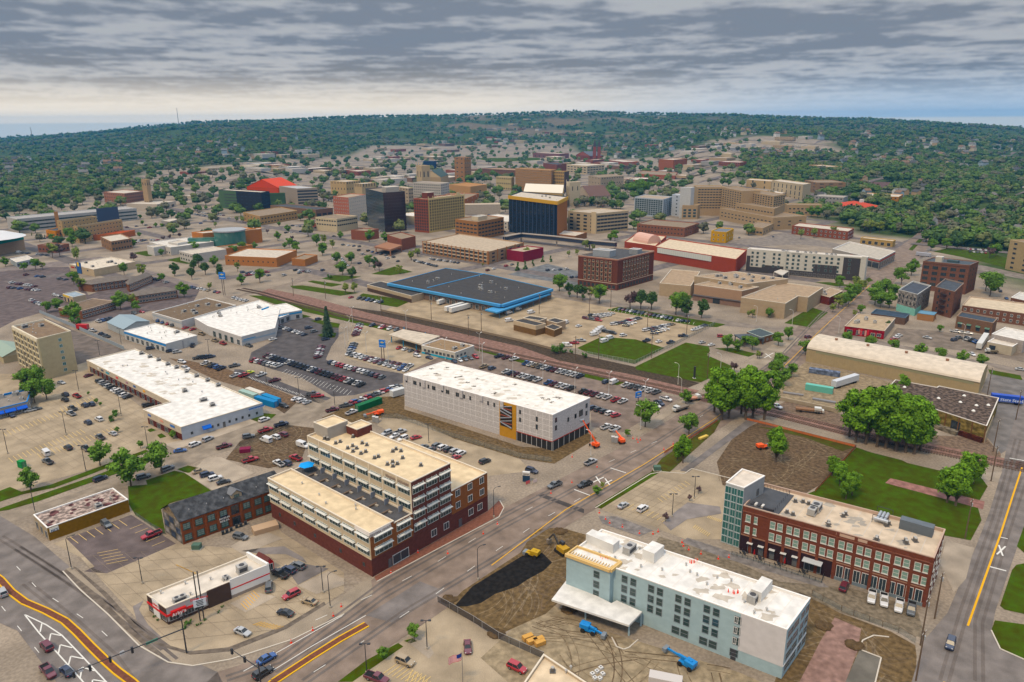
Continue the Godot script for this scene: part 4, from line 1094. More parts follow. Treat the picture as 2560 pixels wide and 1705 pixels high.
	for q in [[-60.4,-218.8,-59.2,-218.1,-56,-215.2,-54.8,-216.3,-51.4,-211.4,-50.2,-213.1,-48.6,-211.3,-49.3,-209.1,-46.5,-207.5,-45.3,-208.8,-41.8,-204.3,-40.8,-205.2,-37.2,-199.9,-35.9,-201.4,-34.3,-200.2,-35.4,-198.7,-47.6,-215.1,-45.9,-213.7,-51.5,-220,-36.2,-210.5,-34.5,-209.1,-37,-208.9,-33.3,-204.2,-27.2,-199.2]]:
		for i in range(0,q.size(),2):
			condenser(b.root,Transform3D(Basis(),Vector3(q[i]-b.root.position.x,22.1,q[i+1]-b.root.position.z)))
	vents(wing,5,13.0,4)
	vents(rear,4,12.9,8)
	seams(wing,12,13.0,0.55,3)
	seams(tower,12,22.1,0.55,4)
	seams(rear,10,12.9,0.55,5)
	var rail:=Shape.new()
	var t0:=roof_at(deck,0.04,0.02,12.9).origin
	var t1:=roof_at(deck,0.04,0.98,12.9).origin
	for i in 34:
		var p:=t0.lerp(t1,i/33.0)
		rail.bar(p,p+Vector3(0,1.1,0),0.06,0.06)
	for y in [0.5,1.1]:
		rail.bar(t0+Vector3(0,y,0),t1+Vector3(0,y,0),0.05,0.05)
	made(b.root,"terrace_railing",rail,dark)
	for i in 7:
		var t:=roof_at(deck,0.62,0.08+i*0.125,12.5)
		var s:=Shape.new()
		s.box(Vector3(2.2,0.9,0),Vector3(2.6,1.9,0.2))
		made(b.root,"terrace_partition",s,mat(0.25,0.27,0.32,0.7),t)
		boxed(b.root,"planter",roof_at(deck,0.35,0.13+i*0.12,12.5),Vector3(3.4,0.6,0.5),mat(0.16,0.12,0.09))
		boxed(b.root,"terrace_bench",roof_at(deck,0.5,0.115+i*0.12,12.5),Vector3(0.6,0.45,1.6),mat(0.35,0.31,0.26))
	var um:=thing("terrace_canopy","bright blue canopy on the office block's roof terrace","canopy",b.root.position+roof_at(deck,0.5,0.93,12.5).origin)
	var us:=Shape.new()
	us.tube(Vector3(0,2.2,0),Vector3(0,2.6,0),2.6,1.2,6)
	made(um,"cloth",us,mat(0.02,0.3,0.7,0.7))
	for i in 4:
		us=Shape.new()
		us.bar(Vector3(cos(i*TAU/4+0.7)*1.7,0,sin(i*TAU/4+0.7)*1.7),Vector3(cos(i*TAU/4+0.7)*1.7,2.3,sin(i*TAU/4+0.7)*1.7),0.1,0.1)
		made(um,"leg",us,dark)
	var pale:=mat(0.42,0.535,0.565,0.85,"wall")
	var wood:=mat(0.6,0.44,0.23,0.85)
	b=bld("hotel","unfinished pale blue hotel with a white roof and a timber cornice","hotel",[59.6,-136.6,14.7,-167.4,69,-147.7],13.0,pale,snow,capw,0.5)
	var vl:float=b.v.length()
	var ul:float=b.u.length()
	var tw:=block(b,-1.7,3.0,vl*0.77,vl,-0.3,13.5,pale,snow,wood,0.5)
	for k in [0,1]:
		band(tw,k,12.7,13.5,wood,0.5,-0.02,1.0,"timber_cornice")
	var cn:=Shape.new()
	var cw:=wall_of(tw,0)
	for i in 16:
		cn.box(Vector3(cw.l*(i+0.5)/16,0.5,-1.2),Vector3(0.1,0.3,1.3))
	tag(made(b.root,"cornice_rafters",cn,wood,on_wall(cw,0,12.9,0.0)),"","","","stuff")
	band(b,0,3.2,12.9,mat(0.68,0.66,0.66,0.85,"wall"),0.06,0.815,1.0,"white_panel")
	wat(b,0,[0.285,0.328,0.415,0.457,0.543,0.585,0.671,0.712,0.805],[10.9,8.1,5.3],1.6,2.1,"blue")
	wat(b,0,[0.539,0.580,0.666,0.708,0.800],[2.0],2.0,2.1,"blue")
	wat(tw,0,[0.7],[10.6,7.7,5.0],1.7,2.0,"blue")
	band(b,0,0.0,3.0,dark,0.04,0.787,0.81,"doorway")
	wins(b,0,1,3,0.9,1.7,5.3,2.8,"white",0.78,0.815)
	wins(b,1,2,4,3.2,2.0,2.1,2.95,"blue",0.05,0.55)
	wins(b,1,2,4,2.2,2.0,2.1,2.95,"blue",0.6,1.0)
	band(b,1,3.3,3.5,capw,0.08,0.0,1.0,"string_course")
	var can:=Shape.new()
	var cp:=v2([9.5,-159.7,13.8,-167.7,24.3,-158,25.8,-159.1,31.4,-154.6,27.4,-149.6])
	for i in cp.size():
		cp[i] -= Vector2(b.root.position.x,b.root.position.z)
	can.prism(cp,3.9,4.45)
	made(b.root,"entrance_canopy",can,snow)
	for q in [[17.9,-157.7,27.8,-151.5,31.3,-155.1]]:
		for i in range(0,6,2):
			var s:=Shape.new()
			s.bar(Vector3(q[i]-b.root.position.x,0,q[i+1]-b.root.position.z),Vector3(q[i]-b.root.position.x,3.9,q[i+1]-b.root.position.z),0.4,0.4)
			made(b.root,"canopy_post",s,pale)
	var yr:=12.5
	for q in [[23.4,-171.2,8.5,3.0,2.6],[35.7,-165.7,3.4,5.0,2.9],[58.3,-150.1,2.6,6.5,2.6]]:
		boxed(b.root,"penthouse",Transform3D(roof_at(b,0,0,0).basis,Vector3(q[0]-b.root.position.x,yr,q[1]-b.root.position.z)),Vector3(q[3],q[4],q[2]) if q[2]>q[3] else Vector3(q[3],q[4],q[2]),snow)
	for q in [[30.1,-168.3,3.6],[55.4,-147.3,2.2]]:
		ac_unit(b.root,Transform3D(roof_at(b,0,0,0).basis,Vector3(q[0]-b.root.position.x,yr,q[1]-b.root.position.z)),q[2],2.0,1.8)
	for q in [[23.4,-164.8,45.4,-163.3,52,-150.6]]:
		for i in range(0,6,2):
			var s:=Shape.new()
			var g:=RandomNumberGenerator.new()
			g.seed=i+3
			for j in 9:
				var p:=Vector3(g.randf_range(-1.3,1.3),0,g.randf_range(-0.6,0.6))
				s.tube(p,p+Vector3(0,0.9,0),0.13,0.05,6)
			tag(made(b.root,"orange_pipe_stubs",s,mat(0.75,0.09,0.02,0.6),Transform3D(Basis(),Vector3(q[i]-b.root.position.x,yr,q[i+1]-b.root.position.z))),"","","","stuff")
	vents(b,16,yr,31)
	seams(b,16,yr,0.62,6)
	b=bld("brick_office","three storey dark red brick block with white roof and glass stair tower","office building",[105.2,-161.5,65.6,-188.4,115.5,-174.9],14.4,redb,mat(0.62,0.52,0.41,0.9,"roof"),mat(0.42,0.32,0.26,0.8),0.8)
	vl=b.v.length()
	ul=b.u.length()
	for i in 9:
		var f:=1.0-(i+0.5)/10.6
		wat(b,0,[f-0.021,f+0.021],[10.8,7.2],1.5,2.3,"sash")
	wat(b,0,[0.035,0.075],[10.8,7.2],1.4,2.2,"sash")
	band(b,0,-0.2,4.9,mat(0.05,0.03,0.035,0.85,"brick"),0.05,0.0,0.52,"dark_base_wall")
	for i in 5:
		var f:=0.98-(i+0.5)*0.088
		wat(b,0,[f-0.022,f+0.022],[2.7],1.7,3.6,"white")
	piers(b,0,10,-0.2,14.3,0.8,redb,0.2,0.06,1.0)
	wins(b,1,4,3,1.5,2.2,3.2,3.8,"sash")
	band(b,0,5.1,5.4,mat(0.3,0.18,0.13,0.8),0.12,0.0,1.0,"string_course")
	band(b,0,12.6,12.9,mat(0.2,0.085,0.06,0.8),0.22,0.0,1.0,"cornice")
	band(b,0,13.2,14.0,mat(0.5,0.36,0.28,0.8),0.08,0.52,0.68,"name_stone")
	band(b,0,-0.3,1.0,mat(0.2,0.24,0.27,0.8,"wall"),0.14,0.52,1.0,"stone_plinth")
	for i in 7:
		var wl:=wall_of(b,0)
		var f:=0.06+i*0.065
		part(b.root,"door",window_shapes(1.3,2.8,"door")[0],null,on_wall(wl,wl.l*f,1.7,0.08))
		var s:=Shape.new()
		s.box(Vector3(0,0,0.5),Vector3(1.6,0.12,1.0))
		made(b.root,"door_awning",s,mat(0.62,0.62,0.6,0.5),on_wall(wl,wl.l*f,3.4,0.08))
	var wl2:=wall_of(b,0)
	var sc:=Shape.new()
	sc.box(Vector3(0,0,1.2),Vector3(5.0,0.2,2.4))
	made(b.root,"entrance_canopy",sc,mat(0.5,0.52,0.53,0.4),on_wall(wl2,wl2.l*0.42,4.0,0.08))
	part(b.root,"entrance_door",window_shapes(4.4,3.2,"shop")[0],null,on_wall(wl2,wl2.l*0.42,1.8,0.1))
	var st:=bldp("stair_tower","glass stair tower with white roof at the end of the red brick block","stair tower",[61.4,-192.6,65.6,-189.2,73.9,-196.5,68.6,-201.2],19.5,[mat(0.4,0.42,0.42,0.6),mat(0.34,0.35,0.36,0.7,"wall")],mat(0.7,0.63,0.55,0.9,"roof"),capw,0.4)
	wins(st,0,3,8,2.05,2.2,1.4,2.3,"teal",0.02,0.98)
	wins(st,3,3,8,2.0,2.2,1.4,2.3,"teal",0.02,0.98)
	wins(st,1,1,1,1.2,2.2,15.4,2.3,"door",0.55,0.85)
	seams(b,14,13.6,0.46,7)
	var dk:=Shape.new()
	dk.box(Vector3(0,0.12,0),Vector3(ul*0.82,0.2,9.5))
	made(b.root,"roof_deck",dk,mat(0.1,0.105,0.115,0.9,"roof"),roof_at(b,0.5,0.905,13.6))
	var rl:=Shape.new()
	for q in [[-0.4,0.835,0.9,0.835],[0.08,0.835,0.08,0.99],[0.92,0.835,0.92,0.99]]:
		var p0:=roof_at(b,maxf(q[0],0.08),q[1],13.6).origin
		var p1:=roof_at(b,q[2],q[3],13.6).origin
		rl.bar(p0+Vector3(0,1.2,0),p1+Vector3(0,1.2,0),0.06,0.06)
		for i in 9:
			rl.bar(p0.lerp(p1,i/8.0),p0.lerp(p1,i/8.0)+Vector3(0,1.2,0),0.06,0.06)
	made(b.root,"deck_railing",rl,dark)
	for i in 4:
		boxed(b.root,"lounge_seat",roof_at(b,0.2,0.97-i*0.02,13.8),Vector3(1.6,0.5,0.6),mat(0.6,0.58,0.55) if i % 2 else dark)
	boxed(b.root,"sofa",roof_at(b,0.14,0.87,13.8),Vector3(0.8,0.7,3.0),dark)
	for q in [[81.6,-191.6,83.7,-191.3,84.9,-190.2,77,-185.5,78.2,-184.2,91.8,-183.2,92.9,-184.2,86.2,-179.5,85.7,-178.3,95.7,-171.6,95.2,-170.9,102.6,-170.4,102.3,-169.3,105.3,-170.9,105.2,-170.3,101.4,-178.1,102.4,-178.9]]:
		for i in range(0,q.size(),2):
			condenser(b.root,Transform3D(Basis(),Vector3(q[i]-b.root.position.x,13.6,q[i+1]-b.root.position.z)))
	var pb:=roof_at(b,0,0,0).basis
	for q in [[83.8,-184.8,3.2,2.0],[85.7,-186.9,3.6,2.4]]:
		ac_unit(b.root,Transform3D(pb,Vector3(q[0]-b.root.position.x,13.9,q[1]-b.root.position.z)),q[2],q[3],1.6)
	for q in [[108,-175.4]]:
		boxed(b.root,"plant_box",Transform3D(pb,Vector3(q[0]-b.root.position.x,13.6,q[1]-b.root.position.z)),Vector3(2.6,2.8,8.0),mat(0.14,0.16,0.18,0.6,"wall"))
	for q in [[101.7,-181.2]]:
		var s:=Shape.new()
		for i in 3:
			s.tube(Vector3(-2.4,1.2,i*0.9-0.9),Vector3(2.4,1.2,i*0.9-0.9),0.4,0.4,10)
		s.tube(Vector3(-2.4,1.2,-1.6),Vector3(-2.4,1.2,2.0),0.45,0.45,10)
		var at:=Transform3D(pb,Vector3(q[0]-b.root.position.x,13.6,q[1]-b.root.position.z))
		made(b.root,"air_ducts",s,mat(0.5,0.52,0.54,0.35,"",0.6),at)
		s=Shape.new()
		for sx in [-2.8,2.8]:
			for sz in [-2.0,2.0]:
				s.bar(Vector3(sx,0,sz),Vector3(sx,2.4,sz),0.12,0.12)
			s.bar(Vector3(sx,2.4,-2.0),Vector3(sx,2.4,2.0),0.12,0.12)
		made(b.root,"duct_frame",s,dark,at)
	var wrap:=mat(0.7,0.675,0.67,0.8,"wrap")
	b=bld("wrapped_building","long unfinished building in white wrap with an open stair shaft","building site",[15,-256.2,-47.1,-303.3,30.7,-273.7],14.65,wrap,mat(0.86,0.83,0.77,0.85,"roof"),mat(0.78,0.76,0.74),0.12)
	var ply:=mat(0.55,0.31,0.085,0.85,"wall")
	var f0:=[0.676,0.782]
	band(b,0,0.0,14.5,ply,0.16,f0[0],f0[1],"plywood_shaft")
	band(b,0,4.3,13.3,mat(0.06,0.045,0.035,0.9),0.2,f0[0]+0.006,f0[1]-0.024,"stairwell_dark_panel")  # solid near-black panel: shade inside the open shaft put in as colour
	var w0:=wall_of(b,0)
	var ss:=Shape.new()
	var sl:=Shape.new()
	var xa:float=w0.l*(f0[0]+0.008)
	var xb:float=w0.l*(f0[1]-0.026)
	for i in 3:
		var y:=4.6+i*3.0
		sl.box(Vector3((xa+xb)*0.5,y+1.4,0.33),Vector3(xb-xa,0.25,0.25))
		ss.bar(Vector3(xa,y+(1.5 if i % 2 == 0 else 0.0),0.5),Vector3(xb,y+(0.0 if i % 2 == 0 else 1.5),0.5),0.5,0.25)
		ss.bar(Vector3(xa,y+(1.5 if i % 2 else 0.0)+1.6,0.4),Vector3(xb,y+(0.0 if i % 2 else 1.5)+1.6,0.4),0.4,0.25)
	made(b.root,"stair_flights",ss,mat(0.3,0.32,0.36,0.5),on_wall(w0,0,0,0))
	made(b.root,"shaft_beams",sl,mat(0.3,0.1,0.07,0.8),on_wall(w0,0,0,0))
	wat(b,0,[0.021,0.079,0.092,0.126,0.188,0.220,0.233,0.288,0.320,0.333,0.390,0.403,0.443,0.484,0.603,0.643,0.806],[12.2],0.9,1.7,"hole")
	wat(b,0,[0.806],[9.0],0.9,1.7,"hole")
	wat(b,0,[0.907],[11.2,8.0],1.0,2.0,"hole")
	wat(b,1,[0.082,0.903],[12.0,8.8],1.2,1.9,"hole")
	wat(b,1,[0.404,0.598,0.602],[9.8],1.1,1.8,"hole")
	wat(b,1,[0.748],[10.0],2.4,2.6,"hole")
	var seams:=Shape.new()
	var wl0:=wall_of(b,0)
	var wl1:=wall_of(b,1)
	for i in 26:
		seams.box(Vector3(wl0.l*(i+0.5)/26,9.2,0.0),Vector3(0.16,10.6,0.02))
	for i in 5:
		seams.box(Vector3(wl0.l*0.5,2.6+i*2.4,0.0),Vector3(wl0.l,0.14,0.024))
	tag(made(b.root,"wrap_seams",seams,mat(0.74,0.725,0.72),on_wall(wl0,0,0,0)),"","","","stuff")
	for i in 6:
		band(b,0,12.4-(i % 2),14.6,wrap,0.5,0.135*i+0.008,0.135*i+0.03,"wall_return")
	seams(b,22,14.53,0.7,8)
	var e0:float=f0[1]
	band(b,0,-0.2,3.7,mat(0.035,0.033,0.032,0.9),0.12,e0,1.0,"open_floor_dark_panel")  # solid near-black panels: shade inside the open floor put in as colour
	band(b,1,-0.2,3.9,mat(0.05,0.046,0.042,0.9),0.12,0.0,1.0,"open_floor_dark_panel")
	band(b,0,3.6,3.85,mat(0.26,0.05,0.035,0.8),0.2,e0,1.0,"red_edge_beam")
	band(b,1,3.8,4.05,mat(0.26,0.05,0.035,0.8),0.2,0.0,1.0,"red_edge_beam")
	piers(b,0,7,-0.2,3.6,0.2,steel,0.25,e0+0.005,0.998,"steel_post")
	piers(b,1,7,-0.2,3.8,0.2,steel,0.25,0.005,0.998,"steel_post")
	for k in [[-35.8,-310.9,-33.2,-304.1,-29,-312.7,-22.4,-300.1,-14.9,-297.2,-19,-292.8,-15.7,-287.5,-24.2,-299.2,-6.7,-279.8,1.1,-289.8,-7.3,-279.8,15.2,-269.2,14.2,-272.3,18.8,-273.7,17.2,-274.6,12,-273.9]]:
		for i in range(0,k.size(),2):
			var s:=Shape.new()
			var g:=RandomNumberGenerator.new()
			g.seed=i
			for j in 4:
				var a:=g.randf_range(0.0,PI)
				var c:=Vector3(g.randf_range(-0.6,0.6),0.1,g.randf_range(-0.6,0.6))
				s.bar(c-Vector3(cos(a),0,sin(a))*0.9,c+Vector3(cos(a),0,sin(a))*0.9,0.1,0.08)
			made(b.root,"roof_battens",s,mat(0.12,0.105,0.09),Transform3D(Basis(),Vector3(k[i]-b.root.position.x,14.55,k[i+1]-b.root.position.z)))
	var hm:=5.6
	b=bldp("strip_mall","long strip mall with a white L-shaped roof and small shop signs","shop building",[-214.3,-354.6,-146.4,-296.1,-153.8,-287.3,-129.9,-268.2,-106.2,-293.7,-199.1,-373.7],hm,[mat(0.6,0.53,0.43,0.85,"wall"),mat(0.6,0.53,0.43,0.85,"wall"),mat(0.6,0.53,0.43,0.85,"wall"),mat(0.5,0.54,0.6,0.85,"wall")],snow,cap,0.35)
	band(b,0,-0.2,2.9,mat(0.16,0.055,0.045,0.85,"brick"),0.03,0.03,1.0,"brick_shopfront")
	band(b,2,-0.2,2.7,mat(0.16,0.055,0.045,0.85,"brick"),0.03,0.1,1.0,"brick_shopfront")
	for i in 16:
		var wl:=wall_of(b,0)
		part(b.root,"shop_window",window_shapes(2.6,2.2,"shop")[0],null,on_wall(wl,wl.l*(0.06+i*0.058),1.4,0.04))
	for i in 4:
		var wl:=wall_of(b,2)
		part(b.root,"shop_window",window_shapes(2.8,2.2,"shop")[0],null,on_wall(wl,wl.l*(0.2+i*0.2),1.35,0.04))
	for q in [[0,0.16,1.6,[0.7,0.7,0.7]],[0,0.21,2.8,[0.06,0.07,0.1]],[0,0.28,3.6,[0.02,0.3,0.42]],[0,0.4,2.4,[0.6,0.08,0.08]],[0,0.52,2.2,[0.35,0.2,0.25]],[0,0.61,2.2,[0.05,0.12,0.3]],[0,0.72,2.0,[0.75,0.4,0.02]],[2,0.17,2.4,[0.08,0.16,0.4]],[2,0.5,2.4,[0.6,0.3,0.22]],[2,0.78,3.4,[0.03,0.14,0.42]],[3,0.92,7.0,[0.03,0.13,0.38]]]:
		var wl:=wall_of(b,q[0])
		var s:=Shape.new()
		s.box(Vector3(0,0,0.08),Vector3(q[2],0.9,0.16))
		made(b.root,"shop_sign",s,mat(q[3][0],q[3][1],q[3][2],0.5),on_wall(wl,wl.l*q[1],4.3,0.0))
	wtext(b,3,"United Plumbing Supply",0.92,4.05,0.5,mat(0.75,0.76,0.78),0.17)
	wat(b,3,[0.113,0.356,0.426,0.566,0.651,0.730,0.816,0.916],[1.9],0.9,1.1,"hole")
	wat(b,3,[0.498],[1.3],1.1,2.4,"door","door")
	var wa:=wall_of(b,3)
	var aw:=Shape.new()
	aw.quad(Vector3(-1.8,0,1.1),Vector3(1.8,0,1.1),Vector3(1.8,1.1,0.02),Vector3(-1.8,1.1,0.02))
	aw.box(Vector3(0,-0.15,1.1),Vector3(3.6,0.35,0.06))
	made(b.root,"awning",aw,mat(0.02,0.12,0.5,0.6),on_wall(wa,wa.l*0.285,2.3,0.0))
	for q in [[-191.5,-364.8,-184.4,-359.1,-177.5,-353.8,-169.8,-346.8,-163.2,-341.6,-155.7,-335.5,-148.3,-328.9,-140.6,-322.6,-133.2,-315.9,-132.6,-297.4,-126.5,-291.6,-145.4,-308.8]]:
		for i in range(0,q.size(),2):
			ac_unit(b.root,Transform3D(Basis(Vector3.UP,0.6),Vector3(q[i]-b.root.position.x,5.25,q[i+1]-b.root.position.z)),3.0 if i == 18 else 2.0,1.7,1.3)
	for q in [[-191.3,-345.3,-189.3,-345.9,-163.9,-332.6,-167.7,-344.3,-154.9,-324.3,-166,-335.7,-147,-321.2,-160,-344.2,-137.5,-308]]:
		for i in range(0,q.size(),2):
			var s:=Shape.new()
			s.tube(Vector3.ZERO,Vector3(0,0.8,0),0.2,0.3,8)
			made(b.root,"roof_vent",s,steel,Transform3D(Basis(),Vector3(q[i]-b.root.position.x,5.25,q[i+1]-b.root.position.z)))
	seams({"root":b.root,"u":v2([-199.1,-373.7,-214.3,-354.6])[0]-v2([-214.3,-354.6])[0],"v":v2([-146.4,-296.1])[0]-v2([-214.3,-354.6])[0]},22,5.26,0.66,9)
	b=bld("brick_shop","low tan brick shop with a peeling white roof","shop building",[-139,-195.7,-147.9,-203.5,-123.3,-212.8],4.4,[mat(0.42,0.35,0.25,0.85,"wall"),mat(0.33,0.19,0.045,0.9,"brick")],mat(0.62,0.5,0.44,0.9,"stained"),capw,0.3)
	wins(b,0,3,1,1.6,2.4,1.5,1.0,"shop")
	band(b,1,2.7,4.0,mat(0.72,0.72,0.66,0.6),0.2,0.02,0.125,"sign_panel")
	wtext(b,1,"HCS",0.075,3.0,0.8,mat(0.02,0.06,0.16),0.22)
	vents(b,2,4.1,12,1)
	var rp:=Shape.new()
	var rr:=RandomNumberGenerator.new()
	rr.seed=4
	for i in 26:
		var t:=roof_at(b,clampf(rr.randf(),0.05,0.95),rr.randf_range(0.1,0.9),4.106)
		var pts:=PackedVector2Array()
		var big:=rr.randf_range(0.5,1.8)
		for j in 7:
			pts.append(Vector2(t.origin.x,t.origin.z)+Vector2.from_angle(j*TAU/7)*big*rr.randf_range(0.4,1.0))
		if i<22:
			rp.sheet(pts,4.103+i*0.002)
	tag(made(b.root,"bare_roof_patches",rp,mat(0.2,0.1,0.1,0.95,"stained")),"","","","stuff")
	b=bld("brick_mill","old two storey brick mill with a grey shingled gable roof","mill",[-97.9,-193.2,-106.4,-200.5,-73.7,-214.8],0.0,orange,steel,cap)
	var mb:=mat(0.34,0.125,0.065,0.9,"brick")
	walls(b.root,b.loop,-0.3,7.6,[mat(0.33,0.3,0.25,0.9,"stained"),mb,mb,mb])
	gable(b.root,b.loop,7.6,3.6,true,mat(0.135,0.14,0.15,0.9,"stained"),mat(0.42,0.34,0.24,0.9,"stained"))
	var fr:=[0.051,0.163,0.275,0.389,0.613,0.726,0.820]
	wat(b,1,fr,[5.6],2.2,2.0,"green")
	wat(b,1,[0.053,0.166,0.281,0.391,0.615,0.728,0.823],[2.0],2.2,2.0,"green")
	wat(b,1,[0.500],[5.5],2.4,2.9,"dark","loft_door")
	wat(b,1,[0.502],[1.6],2.4,3.0,"dark","door")
	piers(b,1,9,0,7.5,0.6,mb,0.15)
	band(b,1,3.35,4.75,mat(0.015,0.017,0.03,0.6),0.2,fr[3]-0.03,fr[3]+0.035,"sign_panel")
	wtext(b,1,"ROCKLIN\nMFG CO.",fr[3]+0.002,3.55,0.55,mat(0.75,0.75,0.75),0.22)
	for i in 3:
		for j in 3:
			band(b,0,0.4+j*2.4,2.4+j*2.4,mat(0.1,0.13,0.2,0.8,"stained") if (i+j) % 2 else mat(0.45,0.42,0.4,0.8,"stained"),0.06,0.06+i*0.32,0.3+i*0.32,"mural_panel")
	var dl:={"root":b.root,"loop":PackedVector2Array()}
	var du:Vector2=b.u.normalized()
	var dv:Vector2=b.v.normalized()
	var d0:Vector2=b.u*0.5+dv*1.2
	dl.loop=PackedVector2Array([d0+dv*3.2,d0,d0+du*3.2,d0+du*3.2+dv*3.2])
	walls(b.root,dl.loop,8.0,9.8,mat(0.4,0.33,0.24,0.9),"dormer_wall")
	gable(b.root,dl.loop,9.8,1.3,false,mat(0.16,0.165,0.175,0.9),mat(0.4,0.33,0.24,0.9),0.3,["dormer_roof","dormer_gable"])
	part(b.root,"dormer_window",window_shapes(1.6,1.2,"green")[0],null,on_wall(wall_of(dl,1),1.6,9.1,0.01))
	var sk:=Shape.new()
	for i in 6:
		var p:Vector2=b.u*(0.12+i*0.16)+dv*2.2
		sk.tube(Vector3(p.x,8.6,p.y),Vector3(p.x,9.6,p.y),0.12,0.12,6)
	made(b.root,"roof_pipes",sk,steel)
	var brown:=mat(0.085,0.058,0.048,0.85,"wall")
	var greyw:=mat(0.52,0.50,0.50,0.85,"wall")
	var red:=mat(0.5,0.012,0.022,0.5)
	b=bld("restaurant","white and brown restaurant with a red band along its walls","restaurant",[-86.1,-156.7,-93.6,-162.4,-66.2,-174.3],4.8,[brown,greyw,greyw,brown],whiteroof,cap,0.5)
	band(b,0,2.3,2.85,red,0.25,0.0,1.0,"red_band")
	band(b,0,0.0,4.9,mat(0.7,0.69,0.68,0.7),0.14,0.3,0.62,"white_panel")
	band(b,1,2.3,2.85,red,0.25,0.0,0.36,"red_band")
	band(b,1,-0.2,5.0,brown,0.3,0.375,0.595,"brown_wall")
	band(b,1,3.0,5.6,mat(0.7,0.69,0.67,0.7),0.2,0.6,1.0,"white_parapet")
	band(b,1,2.65,3.0,red,0.24,0.6,1.0,"red_stripe")
	band(b,1,0.9,2.65,mat(0.7,0.69,0.67,0.7),0.2,0.6,1.0,"white_wall")
	band(b,1,-0.2,0.9,mat(0.28,0.24,0.21,0.9),0.22,0.6,1.0,"grey_plinth")
	band(b,1,-0.2,0.8,brown,0.08,0.0,0.375,"brown_plinth")
	band(b,2,3.0,5.8,mat(0.72,0.71,0.69,0.7),0.2,0.0,1.0,"white_parapet")
	band(b,2,3.0,5.9,mat(0.72,0.71,0.69,0.7),-0.5,0.0,1.0,"white_parapet")
	var pw:=wall_of(b,2)
	wins(b,0,3,1,2.2,1.6,1.4,1.0,"shop")
	wat(b,1,[0.06,0.2,0.29],[1.5],2.4,1.5,"shop")
	wat(b,1,[0.155],[1.1],1.2,2.1,"door","door")
	var rw:=wall_of(b,1)
	var rs:=Shape.new()
	rs.box(Vector3(0,0,0.35),Vector3(3.6,1.3,0.7))
	made(b.root,"sign_box",rs,red,on_wall(rw,rw.l*0.1,2.9,0.05))
	text_part(b.root,"Arby's",0.85,mat(0.8,0.8,0.8),on_wall(rw,rw.l*0.1,2.6,0.76))
	text_part(b.root,"Arby's",0.7,mat(0.5,0.02,0.03),on_wall(wall_of(b,0),wall_of(b,0).l*0.46,3.6,0.16))
	ac_unit(b.root,roof_at(b,0.16,0.2,4.3),3.2,1.4,1.0)
	ac_unit(b.root,roof_at(b,0.8,0.35,4.3),2.6,2.0,2.0)
	ac_unit(b.root,roof_at(b,0.62,0.3,4.3),1.4,1.0,1.0)
	vents(b,6,4.3,17)
	var sh:=bld("shed","small brown roofed red shed at the end of the restaurant","shed",[-68.5,-179.3,-72.3,-182.2,-67,-180.4],0.0,red,red,red)
	walls(sh.root,sh.loop,-0.1,2.6,red)
	gable(sh.root,sh.loop,2.6,1.2,false,mat(0.12,0.05,0.045,0.9),red,0.3)
	wat(sh,1,[0.5],[1.1],1.4,2.0,"white","door")
	b=bldp("low_building","low cream building with a ballasted roof, cut off at the bottom of the view","building",[0.5,-127.4,6.7,-139.3,16.6,-129.3,13.5,-121.5],4.5,mat(0.5,0.42,0.32,0.85,"wall"),mat(0.7,0.58,0.43,0.9,"roof"),cap,0.6)
	vents(b,5,4.0,3)
	condenser(b.root,Transform3D(Basis(),roof_at(b,0.75,0.25,4.0).origin))
	var tan:=mat(0.5,0.43,0.29,0.85,"wall")
	b=bld("tan_hotel","seven storey tan hotel with rows of balcony windows on one side","hotel",[-227.8,-340.9,-255.1,-364.7,-219.4,-354.5],21.0,tan,mat(0.24,0.18,0.13,0.9,"roof"),mat(0.66,0.61,0.5,0.8),0.8)
	var hh:=21.0
	wins(b,0,7,6,2.6,1.7,2.6,3.0,"hole")
	piers(b,0,7,0.2,20.2,0.45,mat(0.6,0.54,0.4,0.85),0.5)
	bands(b,0,7,1.0,3.0,0.5,mat(0.6,0.54,0.4,0.85),0.35)
	wins(b,1,1,6,1.6,1.6,2.4,3.1,"teal",0.55,0.72)
	band(b,1,-0.2,20.9,tan,0.5,0.0,0.28,"wall_fin")
	band(b,0,18.9,21.0,mat(0.66,0.61,0.5,0.8),0.3,0.0,1.0,"parapet_band")
	vents(b,7,20.2,40,2)
	b=bld("porch","green roofed entrance porch of the tan hotel","porch",[-264.8,-366.9,-285,-384.6,-266.7,-379.1],0.0,tan,tan,tan)
	walls(b.root,b.loop,-0.1,3.6,tan)
	gable(b.root,b.loop,3.6,2.6,false,mat(0.27,0.33,0.28,0.7),mat(0.45,0.42,0.33),0.5)
	b=bld("hotel_wing","low flat roofed wing behind the tan hotel","building",[-261.2,-371.4,-277.4,-385.9,-272,-388.5],3.6,tan,mat(0.2,0.16,0.13,0.9,"roof"),cap,0.4)
	b=bld("blue_restaurant","grey restaurant with a bright blue parapet and blue awnings","restaurant",[-210.1,-299.9,-222.3,-286.3,-219.1,-317.9],4.6,mat(0.3,0.3,0.3,0.85,"wall"),mat(0.28,0.25,0.22,0.9,"roof"),mat(0.02,0.2,0.5,0.6),0.8)
	wins(b,0,7,1,2.2,1.6,1.4,1.0,"shop")
	for i in 4:
		var wl:=wall_of(b,0)
		var s:=Shape.new()
		s.quad(Vector3(-2.0,0,1.2),Vector3(2.0,0,1.2),Vector3(2.0,1.0,0.03),Vector3(-2.0,1.0,0.03))
		s.box(Vector3(0,-0.12,1.2),Vector3(4.0,0.3,0.06))
		made(b.root,"awning",s,mat(0.015,0.1,0.5,0.6),on_wall(wl,wl.l*(0.15+i*0.24),2.4,0.02))
	wins(b,1,2,1,1.2,1.2,1.6,1.0,"white")
	vents(b,5,3.8,6,4)
